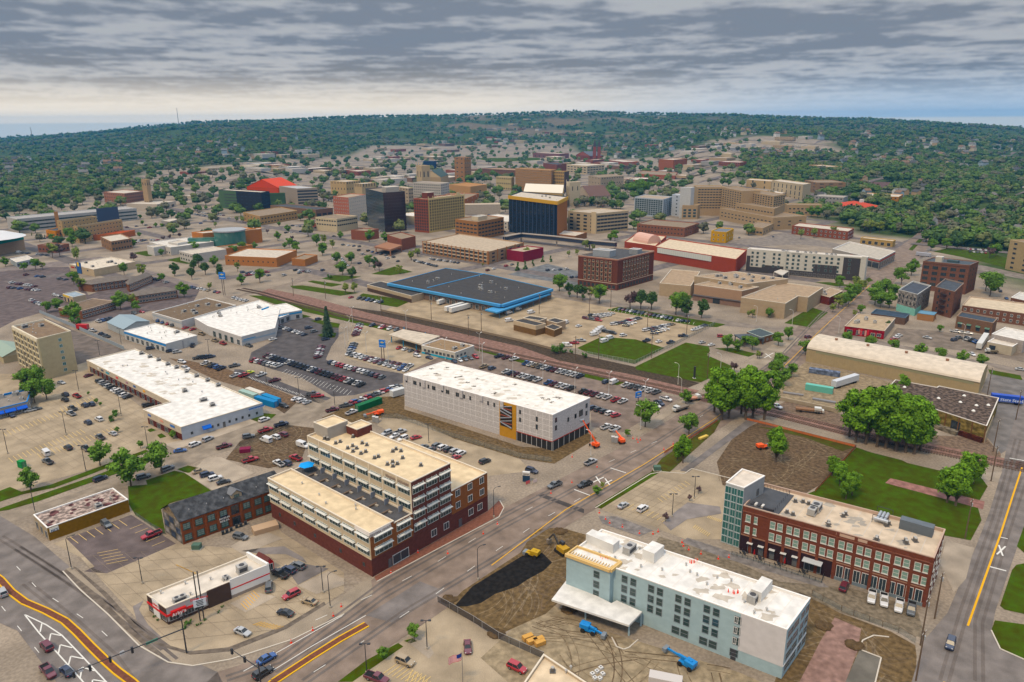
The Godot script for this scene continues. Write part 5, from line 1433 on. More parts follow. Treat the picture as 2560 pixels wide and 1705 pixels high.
	b=bld("metal_shed","grey metal shed with a blue grey gable roof","shed",[-227,-416.9,-245.2,-433.4,-220.1,-434.3],0.0,tan,tan,tan)
	var grm:=mat(0.42,0.45,0.46,0.6,"wall")
	walls(b.root,b.loop,-0.2,4.2,grm)
	gable(b.root,b.loop,4.2,2.4,false,mat(0.25,0.31,0.34,0.5),grm,0.4)
	b=bld("service_shop","white service shop with a bright blue band over its bay doors","workshop",[-187.5,-383.8,-223.3,-410.2,-177,-399.7],5.2,mat(0.55,0.55,0.54,0.85,"wall"),snow,capw,0.4)
	band(b,0,3.7,4.9,mat(0.02,0.2,0.5,0.5),0.12,0.0,1.0,"blue_band")
	wins(b,0,8,1,2.9,3.0,1.6,1.0,"white",0.02,0.98,false,"bay_door")
	band(b,1,0.0,4.4,mat(0.3,0.3,0.31,0.8),0.06,0.5,0.55,"grey_panel")
	vents(b,12,4.8,77,1)
	b=bld("brown_roof_shop","white body shop with a brown gravel roof and grey vents","workshop",[-199.7,-432.5,-227.5,-454.1,-180.8,-471.6],5.0,mat(0.56,0.55,0.54,0.85,"wall"),mat(0.19,0.145,0.105,0.9,"roof"),capw,0.4)
	band(b,0,3.0,3.8,mat(0.32,0.36,0.4,0.6),0.06,0.0,1.0,"grey_band")
	vents(b,6,4.6,79,6)
	b=bldp("dealer_shop","large white roofed dealer workshop with open bay doors","workshop",[-193.6,-436.8,-178.2,-418.4,-150.5,-395.3,-137.1,-412.7,-148.5,-460.6,-169,-482.7],5.6,mat(0.57,0.56,0.55,0.85,"wall"),snow,capw,0.4)
	wins(b,1,4,1,3.0,3.4,1.8,1.0,"blue",0.1,0.8,false,"bay_door")
	wins(b,1,1,1,3.0,3.2,1.7,1.0,"white",0.82,0.98,false,"bay_door")
	band(b,2,2.2,3.2,mat(0.3,0.36,0.42,0.6),0.06,0.0,1.0,"grey_band")
	band(b,2,3.3,3.7,mat(0.05,0.25,0.5,0.6),0.08,0.05,0.4,"blue_sign")
	vents(b,9,5.2,81,3)
	b=bld("showroom","white and blue car showroom with a glass entrance bay","showroom",[-152.4,-439.9,-167.8,-458.2,-146.8,-464.3],5.4,mat(0.55,0.55,0.55,0.85,"wall"),snow,capw,0.4)
	band(b,1,3.7,4.6,mat(0.03,0.25,0.5,0.5),0.1,0.0,1.0,"blue_band")
	wins(b,1,4,1,2.4,2.4,1.6,1.0,"shop")
	b=bld("entrance_bay","glazed grey entrance bay in front of the car showroom","showroom",[-143.1,-440.7,-151.2,-449.7,-139.5,-451.1],4.2,mat(0.3,0.31,0.33,0.7),snow,capw,0.3)
	wins(b,0,2,1,3.0,2.8,1.7,1.0,"shop")
	wins(b,1,2,1,3.0,2.8,1.7,1.0,"shop")
	var bs:=boxed(b.root,"blue_roof_sign",roof_at(b,0.2,1.9,4.6),Vector3(7.0,1.4,0.4),mat(0.02,0.25,0.5))
	b=bldp("canopy","long white car display canopy on blue posts","canopy",[-69.3,-399.7,-48.7,-380.6,-40.1,-396.1,-62.8,-410.5],0.0,tan,tan,tan)
	var cs:=Shape.new()
	cs.prism(b.loop,4.2,5.0)
	made(b.root,"canopy_roof",cs,mat(0.6,0.53,0.44,0.85,"roof"))
	for q in [[-68,-400.9,-60.2,-392.5,-52.2,-385.6,-63.3,-418.3,-49.4,-406.2]]:
		for i in range(0,q.size(),2):
			var s:=Shape.new()
			s.bar(Vector3(q[i]-b.root.position.x,0,q[i+1]-b.root.position.z),Vector3(q[i]-b.root.position.x,4.2,q[i+1]-b.root.position.z),0.5,0.5)
			made(b.root,"post",s,mat(0.03,0.2,0.36,0.5))
	b=bld("sales_office","small white sales office with a brown gravel roof","office building",[-29.6,-366.2,-48.6,-379.8,-20.2,-378.6],4.6,mat(0.6,0.57,0.5,0.85,"wall"),mat(0.3,0.22,0.145,0.9,"roof"),capw,0.4)
	wins(b,0,8,1,1.9,1.6,2.2,1.0,"shop",0.05,0.98)
	band(b,0,-0.1,1.0,mat(0.03,0.3,0.45,0.6),0.08,0.0,1.0,"blue_plinth")
	wins(b,1,3,1,1.6,1.4,2.2,1.0,"shop",0.02,0.6)
	band(b,1,-0.1,0.8,mat(0.03,0.3,0.45,0.6),0.08,0.0,0.6,"blue_plinth")
	vents(b,3,4.2,83,2)
	var tarroof:=mat(0.075,0.072,0.072,0.9,"roof")
	var bluef:=mat(0.09,0.26,0.46,0.6)
	b=bldp("depot","huge flat black roofed postal depot with a sky blue fascia","depot",[-89.5,-528,-6.6,-460.3,27.8,-505.2,-17.6,-556.6,-52.6,-583.6],7.0,mat(0.2,0.15,0.12,0.9,"wall"),tarroof,bluef,0.3)
	band(b,0,5.4,7.1,bluef,1.6,0.0,1.0,"blue_fascia")
	band(b,1,5.4,7.1,bluef,1.6,0.0,1.0,"blue_fascia")
	wins(b,0,12,1,3.0,3.2,2.2,1.0,"white",0.38,0.98,false,"dock_door")
	vents(b,14,6.7,90,8)
	seams({"root":b.root,"u":b.u*0.96,"v":v2([-52.6,-583.6])[0]-v2([-89.5,-528])[0],"at":b.u*0.02},9,6.72,0.12,10)
	var sm:=Shape.new()
	var s0:=v2([-59.6,-511.2,-20.4,-560.6])
	sm.bar(Vector3(s0[0].x-b.root.position.x,6.9,s0[0].y-b.root.position.z),Vector3(s0[1].x-b.root.position.x,6.9,s0[1].y-b.root.position.z),0.8,0.5)
	made(b.root,"roof_seam",sm,bluef)
	b=bld("depot_office","tan and black flat office wing of the postal depot","office building",[-68.7,-494.8,-106.1,-532.8,-60.2,-506.4],5.0,mat(0.5,0.4,0.29,0.85,"wall"),tarroof,cap,0.4)
	band(b,0,-0.2,2.6,mat(0.13,0.09,0.07,0.9,"brick"),0.06,0.0,1.0,"brown_base_wall")
	b=bldp("loading_canopy","sky blue loading canopy at the corner of the postal depot","canopy",[-17,-457,-9.2,-449.5,27,-500.1,21.9,-507],0.0,tan,tan,tan)
	cs=Shape.new()
	cs.prism(b.loop,3.7,4.6)
	made(b.root,"canopy_roof",cs,bluef)
	cs=Shape.new()
	for i in 8:
		var p:Vector2=b.loop[1].lerp(b.loop[2],(i+0.3)/8.0)
		cs.bar(Vector3(p.x,0,p.y),Vector3(p.x,3.7,p.y),0.3,0.3)
	made(b.root,"posts",cs,mat(0.06,0.12,0.2))
	b=bld("brick_workshop","small tan and brown brick workshop with black roof tiers","workshop",[13.8,-411.9,1,-424,19.8,-417.1],6.0,[mat(0.25,0.155,0.08,0.9,"brick"),mat(0.25,0.155,0.08,0.9,"brick")],tarroof,mat(0.6,0.5,0.38,0.8),0.3)
	band(b,0,3.6,6.0,mat(0.56,0.46,0.34,0.85,"wall"),0.1,0.0,1.0,"tan_parapet")
	band(b,1,3.6,6.0,mat(0.56,0.46,0.34,0.85,"wall"),0.1,0.0,1.0,"tan_parapet")
	b=bld("brick_annex","brown brick annex with two black flat roofs","workshop",[24.3,-408.9,19.3,-416.1,29.3,-415.9],4.2,mat(0.25,0.155,0.08,0.9,"brick"),tarroof,mat(0.6,0.5,0.38,0.8),0.3)
	b=bld("brick_annex","rear tan block of the small brick workshop","workshop",[16.6,-422.1,6.6,-428.3,21.1,-427.9],6.4,mat(0.5,0.4,0.3,0.9,"wall"),tarroof,mat(0.66,0.58,0.47,0.8),0.3)
	b=bld("brick_annex","far tan block of the small brick workshop","workshop",[26.6,-420.1,20.6,-426.7,32.1,-425.8],5.4,mat(0.4,0.31,0.23,0.9,"wall"),tarroof,mat(0.66,0.58,0.47,0.8),0.3)
	var wine:=mat(0.2,0.08,0.058,0.9,"brick")
	b=bld("red_brick_tower","six storey dark red brick office with rows of black windows and stone trim","office building",[76.9,-528.8,49.9,-547.6,109.7,-564],23.0,wine,mat(0.1,0.1,0.105,0.9,"roof"),mat(0.45,0.36,0.29,0.8),0.9)
	for k in 2:
		var cols:=7 if k == 0 else 10
		wins(b,k,cols,4,2.1,2.4,7.4,3.3,"stone",0.13,0.87)
		wins(b,k,cols,1,2.1,1.5,20.2,3.3,"stone",0.13,0.87,false,"arched_window")
		piers(b,k,cols,6.0,21.0,0.5,wine,0.25,0.13,0.87)
		wins(b,k,cols+2,1,2.4,2.6,2.2,3.0,"hole",0.03,0.97)
		band(b,k,4.6,5.1,mat(0.45,0.36,0.29,0.8),0.25,0.0,1.0,"string_course")
		band(b,k,22.0,22.9,mat(0.3,0.15,0.11,0.8),0.4,0.0,1.0,"cornice")
	block(b,8,16,12,26,21.5,27.0,mat(0.36,0.38,0.4,0.7,"wall"),mat(0.25,0.26,0.27,0.8),capw,0.2,["plant_room_wall","plant_room_roof","plant_room_coping"])
	block(b,30,36,3,10,21.5,26.0,mat(0.3,0.31,0.32,0.7,"wall"),mat(0.25,0.26,0.27,0.8),capw,0.2,["plant_room_wall","plant_room_roof","plant_room_coping"])
	var hall:=mat(0.44,0.35,0.25,0.9,"wall")
	var hroof:=mat(0.4,0.31,0.225,0.9,"roof")
	b=bld("concrete_hall","tan concrete hall with a ribbed front block and gravel roofs","hall",[152,-476.8,125.4,-497.6,166.9,-488.6],11.0,mat(0.36,0.24,0.165,0.9,"wall"),hroof,cap,0.5)
	bands(b,0,9,4.6,0.7,0.28,mat(0.46,0.33,0.24,0.9),0.14,0.0,1.0,"wall_rib")
	band(b,0,-0.2,3.9,mat(0.26,0.175,0.14,0.9,"wall"),0.8,0.0,1.0,"base_wall")
	band(b,0,3.9,4.2,mat(0.12,0.12,0.13,0.6),1.6,0.0,1.0,"awning_roof")
	var bw:=wall_of(b,0)
	part(b.root,"entrance_door",window_shapes(5.0,3.4,"dark")[0],null,on_wall(bw,bw.l*0.5,1.8,0.82))
	var hl:=bld("hall_wing","left low wing of the tan concrete hall","hall",[124.2,-502.2,104.6,-512.3,142.8,-552],9.0,hall,hroof,cap,0.5)
	var hr:=bldp("hall_wing","right L-shaped wing of the tan concrete hall, beside the corner lawn","hall",[147.2,-462.8,169.5,-445.5,185,-465.6,189.8,-461.5,211.1,-490.3,188.5,-507.2],10.0,hall,hroof,cap,0.5)
	band(hr,0,6.6,6.9,mat(0.36,0.27,0.19,0.9),0.08,0.0,1.0,"wall_rib")
	vents(hr,4,9.5,12)
	var hb:=bld("hall_wing","high rear block of the tan concrete hall with white roof units","hall",[158.9,-489.6,129.9,-516.9,192.4,-504.9],13.0,hall,hroof,cap,0.5)
	vents(hb,4,12.5,55,12)
	vents(b,2,10.5,56,4)
	b=bld("red_annex","low red brick annex with a gravel roof beside the tree row","building",[211.7,-479.9,207.4,-490.6,228.4,-498.7],5.5,mat(0.22,0.06,0.045,0.9,"brick"),hroof,cap,0.4)
	vents(b,1,5.1,5,2)
	b=bld("bank","small brick bank with green and black roofs and a drive-through canopy","bank",[137.7,-392.2,133.4,-403.9,147.2,-399.1],4.0,mat(0.25,0.14,0.09,0.9,"brick"),mat(0.06,0.075,0.08,0.8),mat(0.35,0.4,0.36,0.7),0.2)
	wins(b,0,3,1,1.8,1.4,1.8,1.0,"shop")
	wins(b,1,3,1,1.6,1.4,1.8,1.0,"shop")
	b=bld("bank_canopy","black roofed drive-through canopy beside the small bank","canopy",[126.7,-389.7,124.9,-399.6,134.1,-400.8],0.0,tan,tan,tan)
	cs=Shape.new()
	cs.prism(b.loop,3.0,3.6)
	for p in b.loop:
		cs.bar(Vector3(p.x*0.9+0.3,0,p.y*0.9),Vector3(p.x*0.9+0.3,3.0,p.y*0.9),0.5,0.5)
	made(b.root,"canopy_roof",cs,mat(0.07,0.08,0.09,0.7))
	var wh:=mat(0.6,0.585,0.53,0.85,"wall")
	var bl:=mat(0.075,0.068,0.068,0.85,"wall")
	b=bld("white_hotel","long five storey white hotel with dark lower panels","hotel",[268.6,-553.2,191.9,-597.2,272.6,-559.2],18.5,[wh,wh,wh],mat(0.68,0.65,0.6,0.9,"roof"),capw,0.8)
	for q in [0.05,0.095,0.155,0.24,0.286,0.36,0.407,0.452,0.515,0.58,0.627,0.685,0.726,0.78,0.87]:
		wat(b,0,[q],[15.6,12.4,9.2,6.0],1.9,1.9,"blue")
	band(b,0,-0.2,4.2,bl,0.03,0.0,0.96,"dark_base_wall")
	for q in [[0.0,0.033,0.0,13.0],[0.58,0.776,4.2,10.4],[0.14,0.33,4.2,6.4],[0.82,0.955,0.0,17.5]]:
		band(b,0,q[2],q[3],bl,0.02,q[0],q[1],"dark_panel")
	band(b,0,-0.2,19.4,wh,0.7,0.335,0.345,"wall_fin")
	band(b,0,-0.2,19.2,wh,0.8,0.962,1.0,"wall_fin")
	wins(b,0,12,1,2.4,2.4,1.8,1.0,"shop",0.36,0.8)
	vents(b,10,17.7,71,14)
	wtext(b,0,"COURTYARD",0.43,17.3,1.0,mat(0.2,0.2,0.2),0.08)
	b=bldp("hotel_canopy","flat grey canopy at the white hotel's entrance","canopy",[206.3,-572.4,208,-558.3,218.9,-574.8,214.7,-581.9],0.0,tan,tan,tan)
	cs=Shape.new()
	cs.prism(b.loop,3.9,4.5)
	for p in b.loop:
		cs.bar(Vector3(p.x,0,p.y),Vector3(p.x,3.9,p.y),0.4,0.4)
	made(b.root,"canopy_roof",cs,mat(0.5,0.47,0.42,0.8))
	b=bld("parking_deck","low parking deck with a pale roof and open dark sides","parking deck",[300.4,-596.9,284.1,-650,332.5,-635.4],9.0,mat(0.36,0.34,0.31,0.9,"wall"),mat(0.5,0.46,0.4,0.9,"roof"),capw,1.0)
	band(b,0,6.6,7.8,mat(0.3,0.06,0.04,0.8),0.1,0.4,1.0,"red_band")
	band(b,1,6.6,7.8,mat(0.3,0.06,0.04,0.8),0.1,0.0,1.0,"red_band")
	wins(b,0,4,1,7.0,4.5,3.6,1.0,"hole",0.45,1.0,false,"deck_opening")
	wins(b,1,7,1,5.0,4.5,3.6,1.0,"hole",0.0,1.0,false,"deck_opening")
	var rust:=mat(0.24,0.125,0.09,0.9,"brick")
	b=bld("brick_warehouse","five storey brown brick warehouse with small arched windows and a blue black roof","warehouse",[319.2,-508.3,296,-525.6,334.5,-523],21.0,rust,mat(0.1,0.115,0.13,0.9,"roof"),mat(0.25,0.17,0.14,0.8),0.8)
	for j in 4:
		for i in 5:
			wins(b,0,4,1,0.9,2.3,4.8+j*4.0,1.0,"hole",0.03+i*0.195,0.15+i*0.195)
	band(b,0,19.6,20.2,rust,0.35,0.0,1.0,"cornice")
	wins(b,1,3,4,1.0,1.8,4.8,4.0,"hole")
	block(b,2,6,18,22,20.0,24.5,mat(0.5,0.47,0.4),mat(0.4,0.38,0.34),capw,0.2,["roof_hut_wall","roof_hut_roof","roof_hut_coping"])
	boxed(b.root,"roof_tank",roof_at(b,0.5,0.45,20.2),Vector3(4,1.6,7),mat(0.07,0.1,0.11))
	b=bld("painted_building","four storey old building painted white above and mint green below","warehouse",[253.3,-450.3,248.9,-464.7,275.7,-475.8],14.0,[mat(0.5,0.46,0.42,0.9,"stained"),mat(0.5,0.46,0.42,0.9,"stained")],mat(0.09,0.1,0.12,0.9,"roof"),mat(0.5,0.5,0.48),0.8)
	band(b,0,-0.2,4.6,mat(0.28,0.55,0.47,0.85,"wall"),0.06,0.0,1.0,"mint_base_wall")
	band(b,1,-0.2,4.6,mat(0.28,0.55,0.47,0.85,"wall"),0.06,0.0,0.4,"mint_base_wall")
	wins(b,0,5,2,1.1,1.9,7.0,3.6,"hole")
	wins(b,1,3,2,1.1,1.9,7.0,3.6,"hole")
	b=bld("brick_tenement","tall narrow brick building with an iron fire stair","warehouse",[272.7,-444.5,268.7,-458.9,292.7,-468.9],17.0,rust,mat(0.09,0.1,0.115,0.9,"roof"),mat(0.25,0.2,0.17,0.8),0.8)
	wins(b,0,1,4,1.1,1.8,3.6,3.8,"hole",0.1,0.35)
	wins(b,0,1,4,1.1,1.8,3.6,3.8,"hole",0.65,0.9)
	wins(b,1,2,4,1.1,1.8,3.6,3.8,"hole")
	var fe:=Shape.new()
	for j in 4:
		fe.box(Vector3(0,3.0+j*3.6,0.7),Vector3(5.0,0.12,1.2))
		fe.bar(Vector3(-2,3.0+j*3.6,0.9),Vector3(2,6.4+j*3.4,0.9),0.5,0.12)
		fe.bar(Vector3(-2.4,4.0+j*3.6,1.3),Vector3(2.4,4.0+j*3.6,1.3),0.06,0.06)
	var few:=wall_of(b,0)
	made(b.root,"fire_stair",fe,dark,on_wall(few,few.l*0.5,0,0))
	b=bld("red_mural_shop","single storey shop with a red mural along its front","shop building",[209.6,-399.9,191.9,-410.9,229.4,-427.5],5.0,[mat(0.45,0.03,0.05,0.8,"stained"),mat(0.35,0.3,0.25,0.9,"wall")],mat(0.45,0.36,0.26,0.9,"roof"),mat(0.5,0.44,0.37),0.5)
	for i in 6:
		band(b,0,0.4+(i % 2),3.4+(i % 3)*0.5,[mat(0.12,0.1,0.12,0.8),mat(0.5,0.28,0.24,0.8),mat(0.5,0.04,0.05,0.8)][i % 3],0.05,0.3+i*0.055,0.345+i*0.055,"mural_panel")
	wins(b,0,2,1,3.0,2.4,2.0,1.0,"shop",0.02,0.5)
	wins(b,0,2,1,2.2,1.8,2.0,1.0,"white",0.65,0.95)
	vents(b,2,4.6,33,4)
	b=bld("deck_shed","low blue black roofed shed behind the mural shop","shed",[236.5,-429.6,221.7,-442,244.3,-439.7],4.4,mat(0.2,0.13,0.1,0.9,"brick"),mat(0.06,0.08,0.11,0.9,"roof"),mat(0.1,0.14,0.18),0.6)
	b=bld("blue_roof_shed","small shed with a slanted blue metal roof above an orange fence","shed",[257.6,-436.6,250.4,-442,263.1,-443.4],4.2,mat(0.3,0.17,0.09,0.9),mat(0.12,0.24,0.33,0.5),mat(0.12,0.24,0.33,0.5),0.1)
	b=bld("long_warehouse","long warehouse with a cream roof and many small back doors","warehouse",[310.1,-422.5,281.1,-448,329.1,-446.6],7.5,rust,mat(0.62,0.53,0.41,0.9,"roof"),mat(0.45,0.37,0.3),0.6)
	wins(b,0,11,2,1.4,1.7,2.0,3.2,"white")
	b=bld("brick_pub","two storey brick pub with green window awnings","pub",[273.9,-405.8,262.6,-422.1,283.2,-416.6],7.5,mat(0.26,0.16,0.11,0.9,"brick"),mat(0.075,0.09,0.11,0.9,"roof"),mat(0.3,0.22,0.17),0.7)
	wins(b,0,4,1,2.2,2.4,2.2,1.0,"hole")
	for i in 4:
		var wl:=wall_of(b,0)
		var s:=Shape.new()
		s.quad(Vector3(-1.3,0,0.8),Vector3(1.3,0,0.8),Vector3(1.3,0.9,0.03),Vector3(-1.3,0.9,0.03))
		made(b.root,"awning",s,mat(0.1,0.17,0.13,0.8),on_wall(wl,wl.l*(i+0.5)/4,3.3,0.02))
	b=bld("garage","white and tan truck garage with stepped roofs","garage",[261.1,-368.5,253.8,-377.8,275.6,-381.3],5.0,mat(0.52,0.46,0.36,0.85,"wall"),mat(0.66,0.6,0.52,0.9,"roof"),capw,0.5)
	wins(b,0,1,1,3.0,3.4,1.8,1.0,"hole",0.05,0.4,false,"bay_door")
	b=bld("white_block","white brick block behind the truck garage","garage",[269,-372.1,260.7,-385.8,284.8,-385.2],7.0,mat(0.55,0.5,0.47,0.9,"brick"),mat(0.72,0.69,0.64,0.9,"roof"),capw,0.5)
	b=bld("corner_store","low blue and white fronted store at the right edge","shop building",[332.3,-464.1,328.7,-474.2,348.5,-479.9],6.0,rust,mat(0.62,0.6,0.56,0.9,"roof"),capw,0.5)
	wins(b,0,3,1,1.6,2.4,2.6,1.0,"white")
	b=bld("quonset_warehouse","very long tan warehouse with a rounded white roof","warehouse",[207.5,-308.7,150.9,-361.5,223.3,-329.1],0.0,tan,tan,tan)
	var qw:=mat(0.42,0.34,0.215,0.8,"wall")
	walls(b.root,b.loop,-0.2,7.2,qw)
	var qs:=Shape.new()
	var qg:=Shape.new()
	var q0:Vector2=b.loop[0]
	var q1:Vector2=b.loop[1]
	var qu:Vector2=b.u
	var prev:=Vector2.ZERO
	for i in 13:
		var a:=PI*i/12.0
		var cur:=Vector2(0.5-0.515*cos(a),7.1+3.4*sin(a))
		if i>0:
			var pa:Vector2=q1+qu*prev.x
			var pb2:Vector2=q1+qu*cur.x
			var pc:Vector2=q0+qu*cur.x
			var pd:Vector2=q0+qu*prev.x
			qs.quad(Vector3(pa.x,prev.y,pa.y),Vector3(pb2.x,cur.y,pb2.y),Vector3(pc.x,cur.y,pc.y),Vector3(pd.x,prev.y,pd.y))
			var m0:Vector2=q1+qu*0.5
			var m1:Vector2=q0+qu*0.5
			qg.tri(Vector3(m0.x,7.1,m0.y),Vector3(pb2.x,cur.y,pb2.y),Vector3(pa.x,prev.y,pa.y))
			qg.tri(Vector3(m1.x,7.1,m1.y),Vector3(pd.x,prev.y,pd.y),Vector3(pc.x,cur.y,pc.y))
		prev=cur
	made(b.root,"rounded_roof",qs,mat(0.68,0.6,0.5,0.85,"roof"))
	made(b.root,"gable_wall",qg,qw)
	band(b,0,5.6,6.8,mat(0.27,0.26,0.17,0.7),0.08,0.06,0.97,"green_strip_window")
	var qr:=Shape.new()
	var qwl:=wall_of(b,0)
	for i in 60:
		qr.box(Vector3(qwl.l*(i+0.5)/60,2.8,0.03),Vector3(0.08,5.4,0.08))
	tag(made(b.root,"wall_seams",qr,mat(0.36,0.29,0.18,0.8),on_wall(qwl,0,0,0)),"","","","stuff")
	for f in [0.2,0.43,0.66,0.86]:
		var p:=(q0.lerp(q1,1.0-f)+qu*0.5)
		var s:=Shape.new()
		s.tube(Vector3(p.x,10.3,p.y),Vector3(p.x,11.4,p.y),0.6,0.8,8)
		made(b.root,"roof_ventilator",s,mat(0.25,0.14,0.09,0.7))
	b=bldp("old_shed","old stained yellow shed with a broad brown roof and white edges","warehouse",[161.3,-300.2,170.4,-278.5,180.9,-260.8,203.9,-289.9,187.2,-305,185.3,-303.3,172.2,-313.4],7.0,mat(0.4,0.31,0.13,0.9,"stained"),mat(0.2,0.155,0.13,0.95,"stained"),mat(0.62,0.58,0.53,0.8),0.15)
	var ow:=wall_of(b,1)
	part(b.root,"loading_door",window_shapes(3.6,3.4,"dark")[0],null,on_wall(ow,ow.l*0.45,3.2,0.02))
	band(b,1,-0.2,1.5,mat(0.33,0.29,0.23,0.9,"stained"),2.6,-0.05,0.55,"loading_dock")
	band(b,1,-0.2,1.9,mat(0.13,0.045,0.03,0.9,"stained"),1.4,0.56,0.98,"rusty_ramp")
	piers(b,1,4,0,6.9,0.4,mat(0.15,0.08,0.045,0.9),0.12)
	band(b,2,-0.2,4.0,mat(0.42,0.36,0.27,0.9,"wall"),0.3,0.0,0.6,"concrete_ramp_wall")
	for q in [[171.6,-304.1,178.9,-290.4,191.3,-293.2,185.4,-285.8,189.8,-282.1,185.1,-276.3,194.8,-282.3]]:
		for i in range(0,q.size(),2):
			var s:=Shape.new()
			s.tube(Vector3(0,0,0),Vector3(0,0.5,0),0.75,0.35,8)
			made(b.root,"roof_dome_light",s,mat(0.75,0.75,0.72,0.4),Transform3D(Basis(),Vector3(q[i]-b.root.position.x,6.85,q[i+1]-b.root.position.z)))
	var cream:=mat(0.54,0.44,0.31,0.85,"wall")
	b=bld("store","cream store with a white roof and a tall blue arched sign","shop building",[-339.4,-593.1,-373.3,-618,-322.3,-627.3],6.0,cream,mat(0.68,0.61,0.51,0.9,"roof"),cap,0.5)
	wins(b,0,2,1,2.4,1.6,4.0,1.0,"shop")
	band(b,0,0.0,9.5,mat(0.04,0.1,0.25,0.6),0.6,0.32,0.5,"blue_sign_pylon")
	band(b,0,6.0,9.4,mat(0.75,0.5,0.05,0.6),0.7,0.37,0.45,"yellow_sign")
	band(b,0,3.2,4.4,mat(0.35,0.02,0.03,0.6),0.15,0.06,0.2,"red_sign")
	band(b,1,1.0,4.5,mat(0.48,0.38,0.27,0.85),0.06,0.1,0.16,"door")
	vents(b,3,5.5,14,5)
	var mroof:=mat(0.2,0.175,0.155,0.9,"roof")
	var mbrick:=mat(0.29,0.14,0.085,0.9,"brick")
	for q in [["long back wing of the brick motel with a grey hip roof",[-310.1,-535.9,-315.8,-538.5,-284,-560.8],15.0],["middle wing of the brick motel with a grey hip roof",[-282.2,-534.9,-291,-537.7,-281.4,-555.4],13.0],["front wing of the brick motel with rows of windows under a grey hip roof",[-257.7,-497.2,-275.6,-513.3,-237.6,-514.4],13.0]]:
		b=bld("motel_wing",q[0],"motel",q[1],0.0,tan,tan,tan)
		b.v=b.v.normalized()*q[2]
		if q[0].begins_with("middle"):
			b.v=Vector2(-6,-8)
			b.u=b.u.normalized()*34
		b.loop=PackedVector2Array([b.v,Vector2.ZERO,b.u,b.u+b.v])
		walls(b.root,b.loop,-0.2,5.8,mbrick)
		hip(b.root,b.loop,5.8,2.6,mroof)
		wins(b,1,12,2,1.7,1.5,1.7,2.7,"white",0.03,0.97)
		band(b,1,2.9,3.1,mat(0.5,0.44,0.38),0.3,0.0,1.0,"balcony_edge")
	b=bld("motel_block","flat roofed brick motel block with two rows of windows","motel",[-273.5,-456.7,-293.4,-465.5,-265.5,-482.8],5.6,mbrick,mat(0.21,0.16,0.12,0.9,"roof"),mat(0.5,0.42,0.35),0.4)
	wins(b,1,12,2,1.7,1.5,1.6,2.6,"white")
	b=bld("auto_shop","small cream garage with a yellow sign band and bay doors","garage",[-302.3,-497.7,-315.8,-509,-298.2,-506.3],5.0,cream,mat(0.34,0.4,0.45,0.7,"roof"),cap,0.4)
	band(b,0,3.6,4.6,mat(0.7,0.5,0.05,0.6),0.1,0.0,0.6,"yellow_sign")
	wins(b,0,3,1,2.4,2.8,1.6,1.0,"hole",0.0,1.0,false,"bay_door")
	b=bld("glass_pavilion","low glass walled office with a white roof beyond the store lot","office building",[-429.8,-636.1,-447,-654,-425.5,-653.2],4.5,mat(0.3,0.33,0.34,0.6),mat(0.65,0.6,0.53,0.9,"roof"),capw,0.4)
	wins(b,1,6,1,2.2,2.2,1.8,1.0,"shop")
func fb(called:String,label:String,category:String,abc:Array,h:float,wall:Array,roof:Array,w:=[],wall2:=[])->Dictionary:
	var a:=mat(wall[0],wall[1],wall[2],0.85,"wall")
	var m:Variant=a
	if wall2:
		m=[a,mat(wall2[0],wall2[1],wall2[2],0.85,"wall"),a]
	var b:=bld(called,label,category,abc,h,m,mat(roof[0],roof[1],roof[2],0.9,"roof"),mat(wall[0]*1.15,wall[1]*1.15,wall[2]*1.15,0.8),0.7)
	if w:
		var y0:float=w[6] if w.size()>6 else 2.4
		var y1:float=w[7] if w.size()>7 else h-2.4
		var dy:=(y1-y0)/maxf(1.0,w[0]-1.0)
		for k in 2:
			if w[1+k]>0:
				wins(b,k,w[1+k],w[0],w[3],w[4],y0,dy,w[5],0.02,0.98,true)
	return b
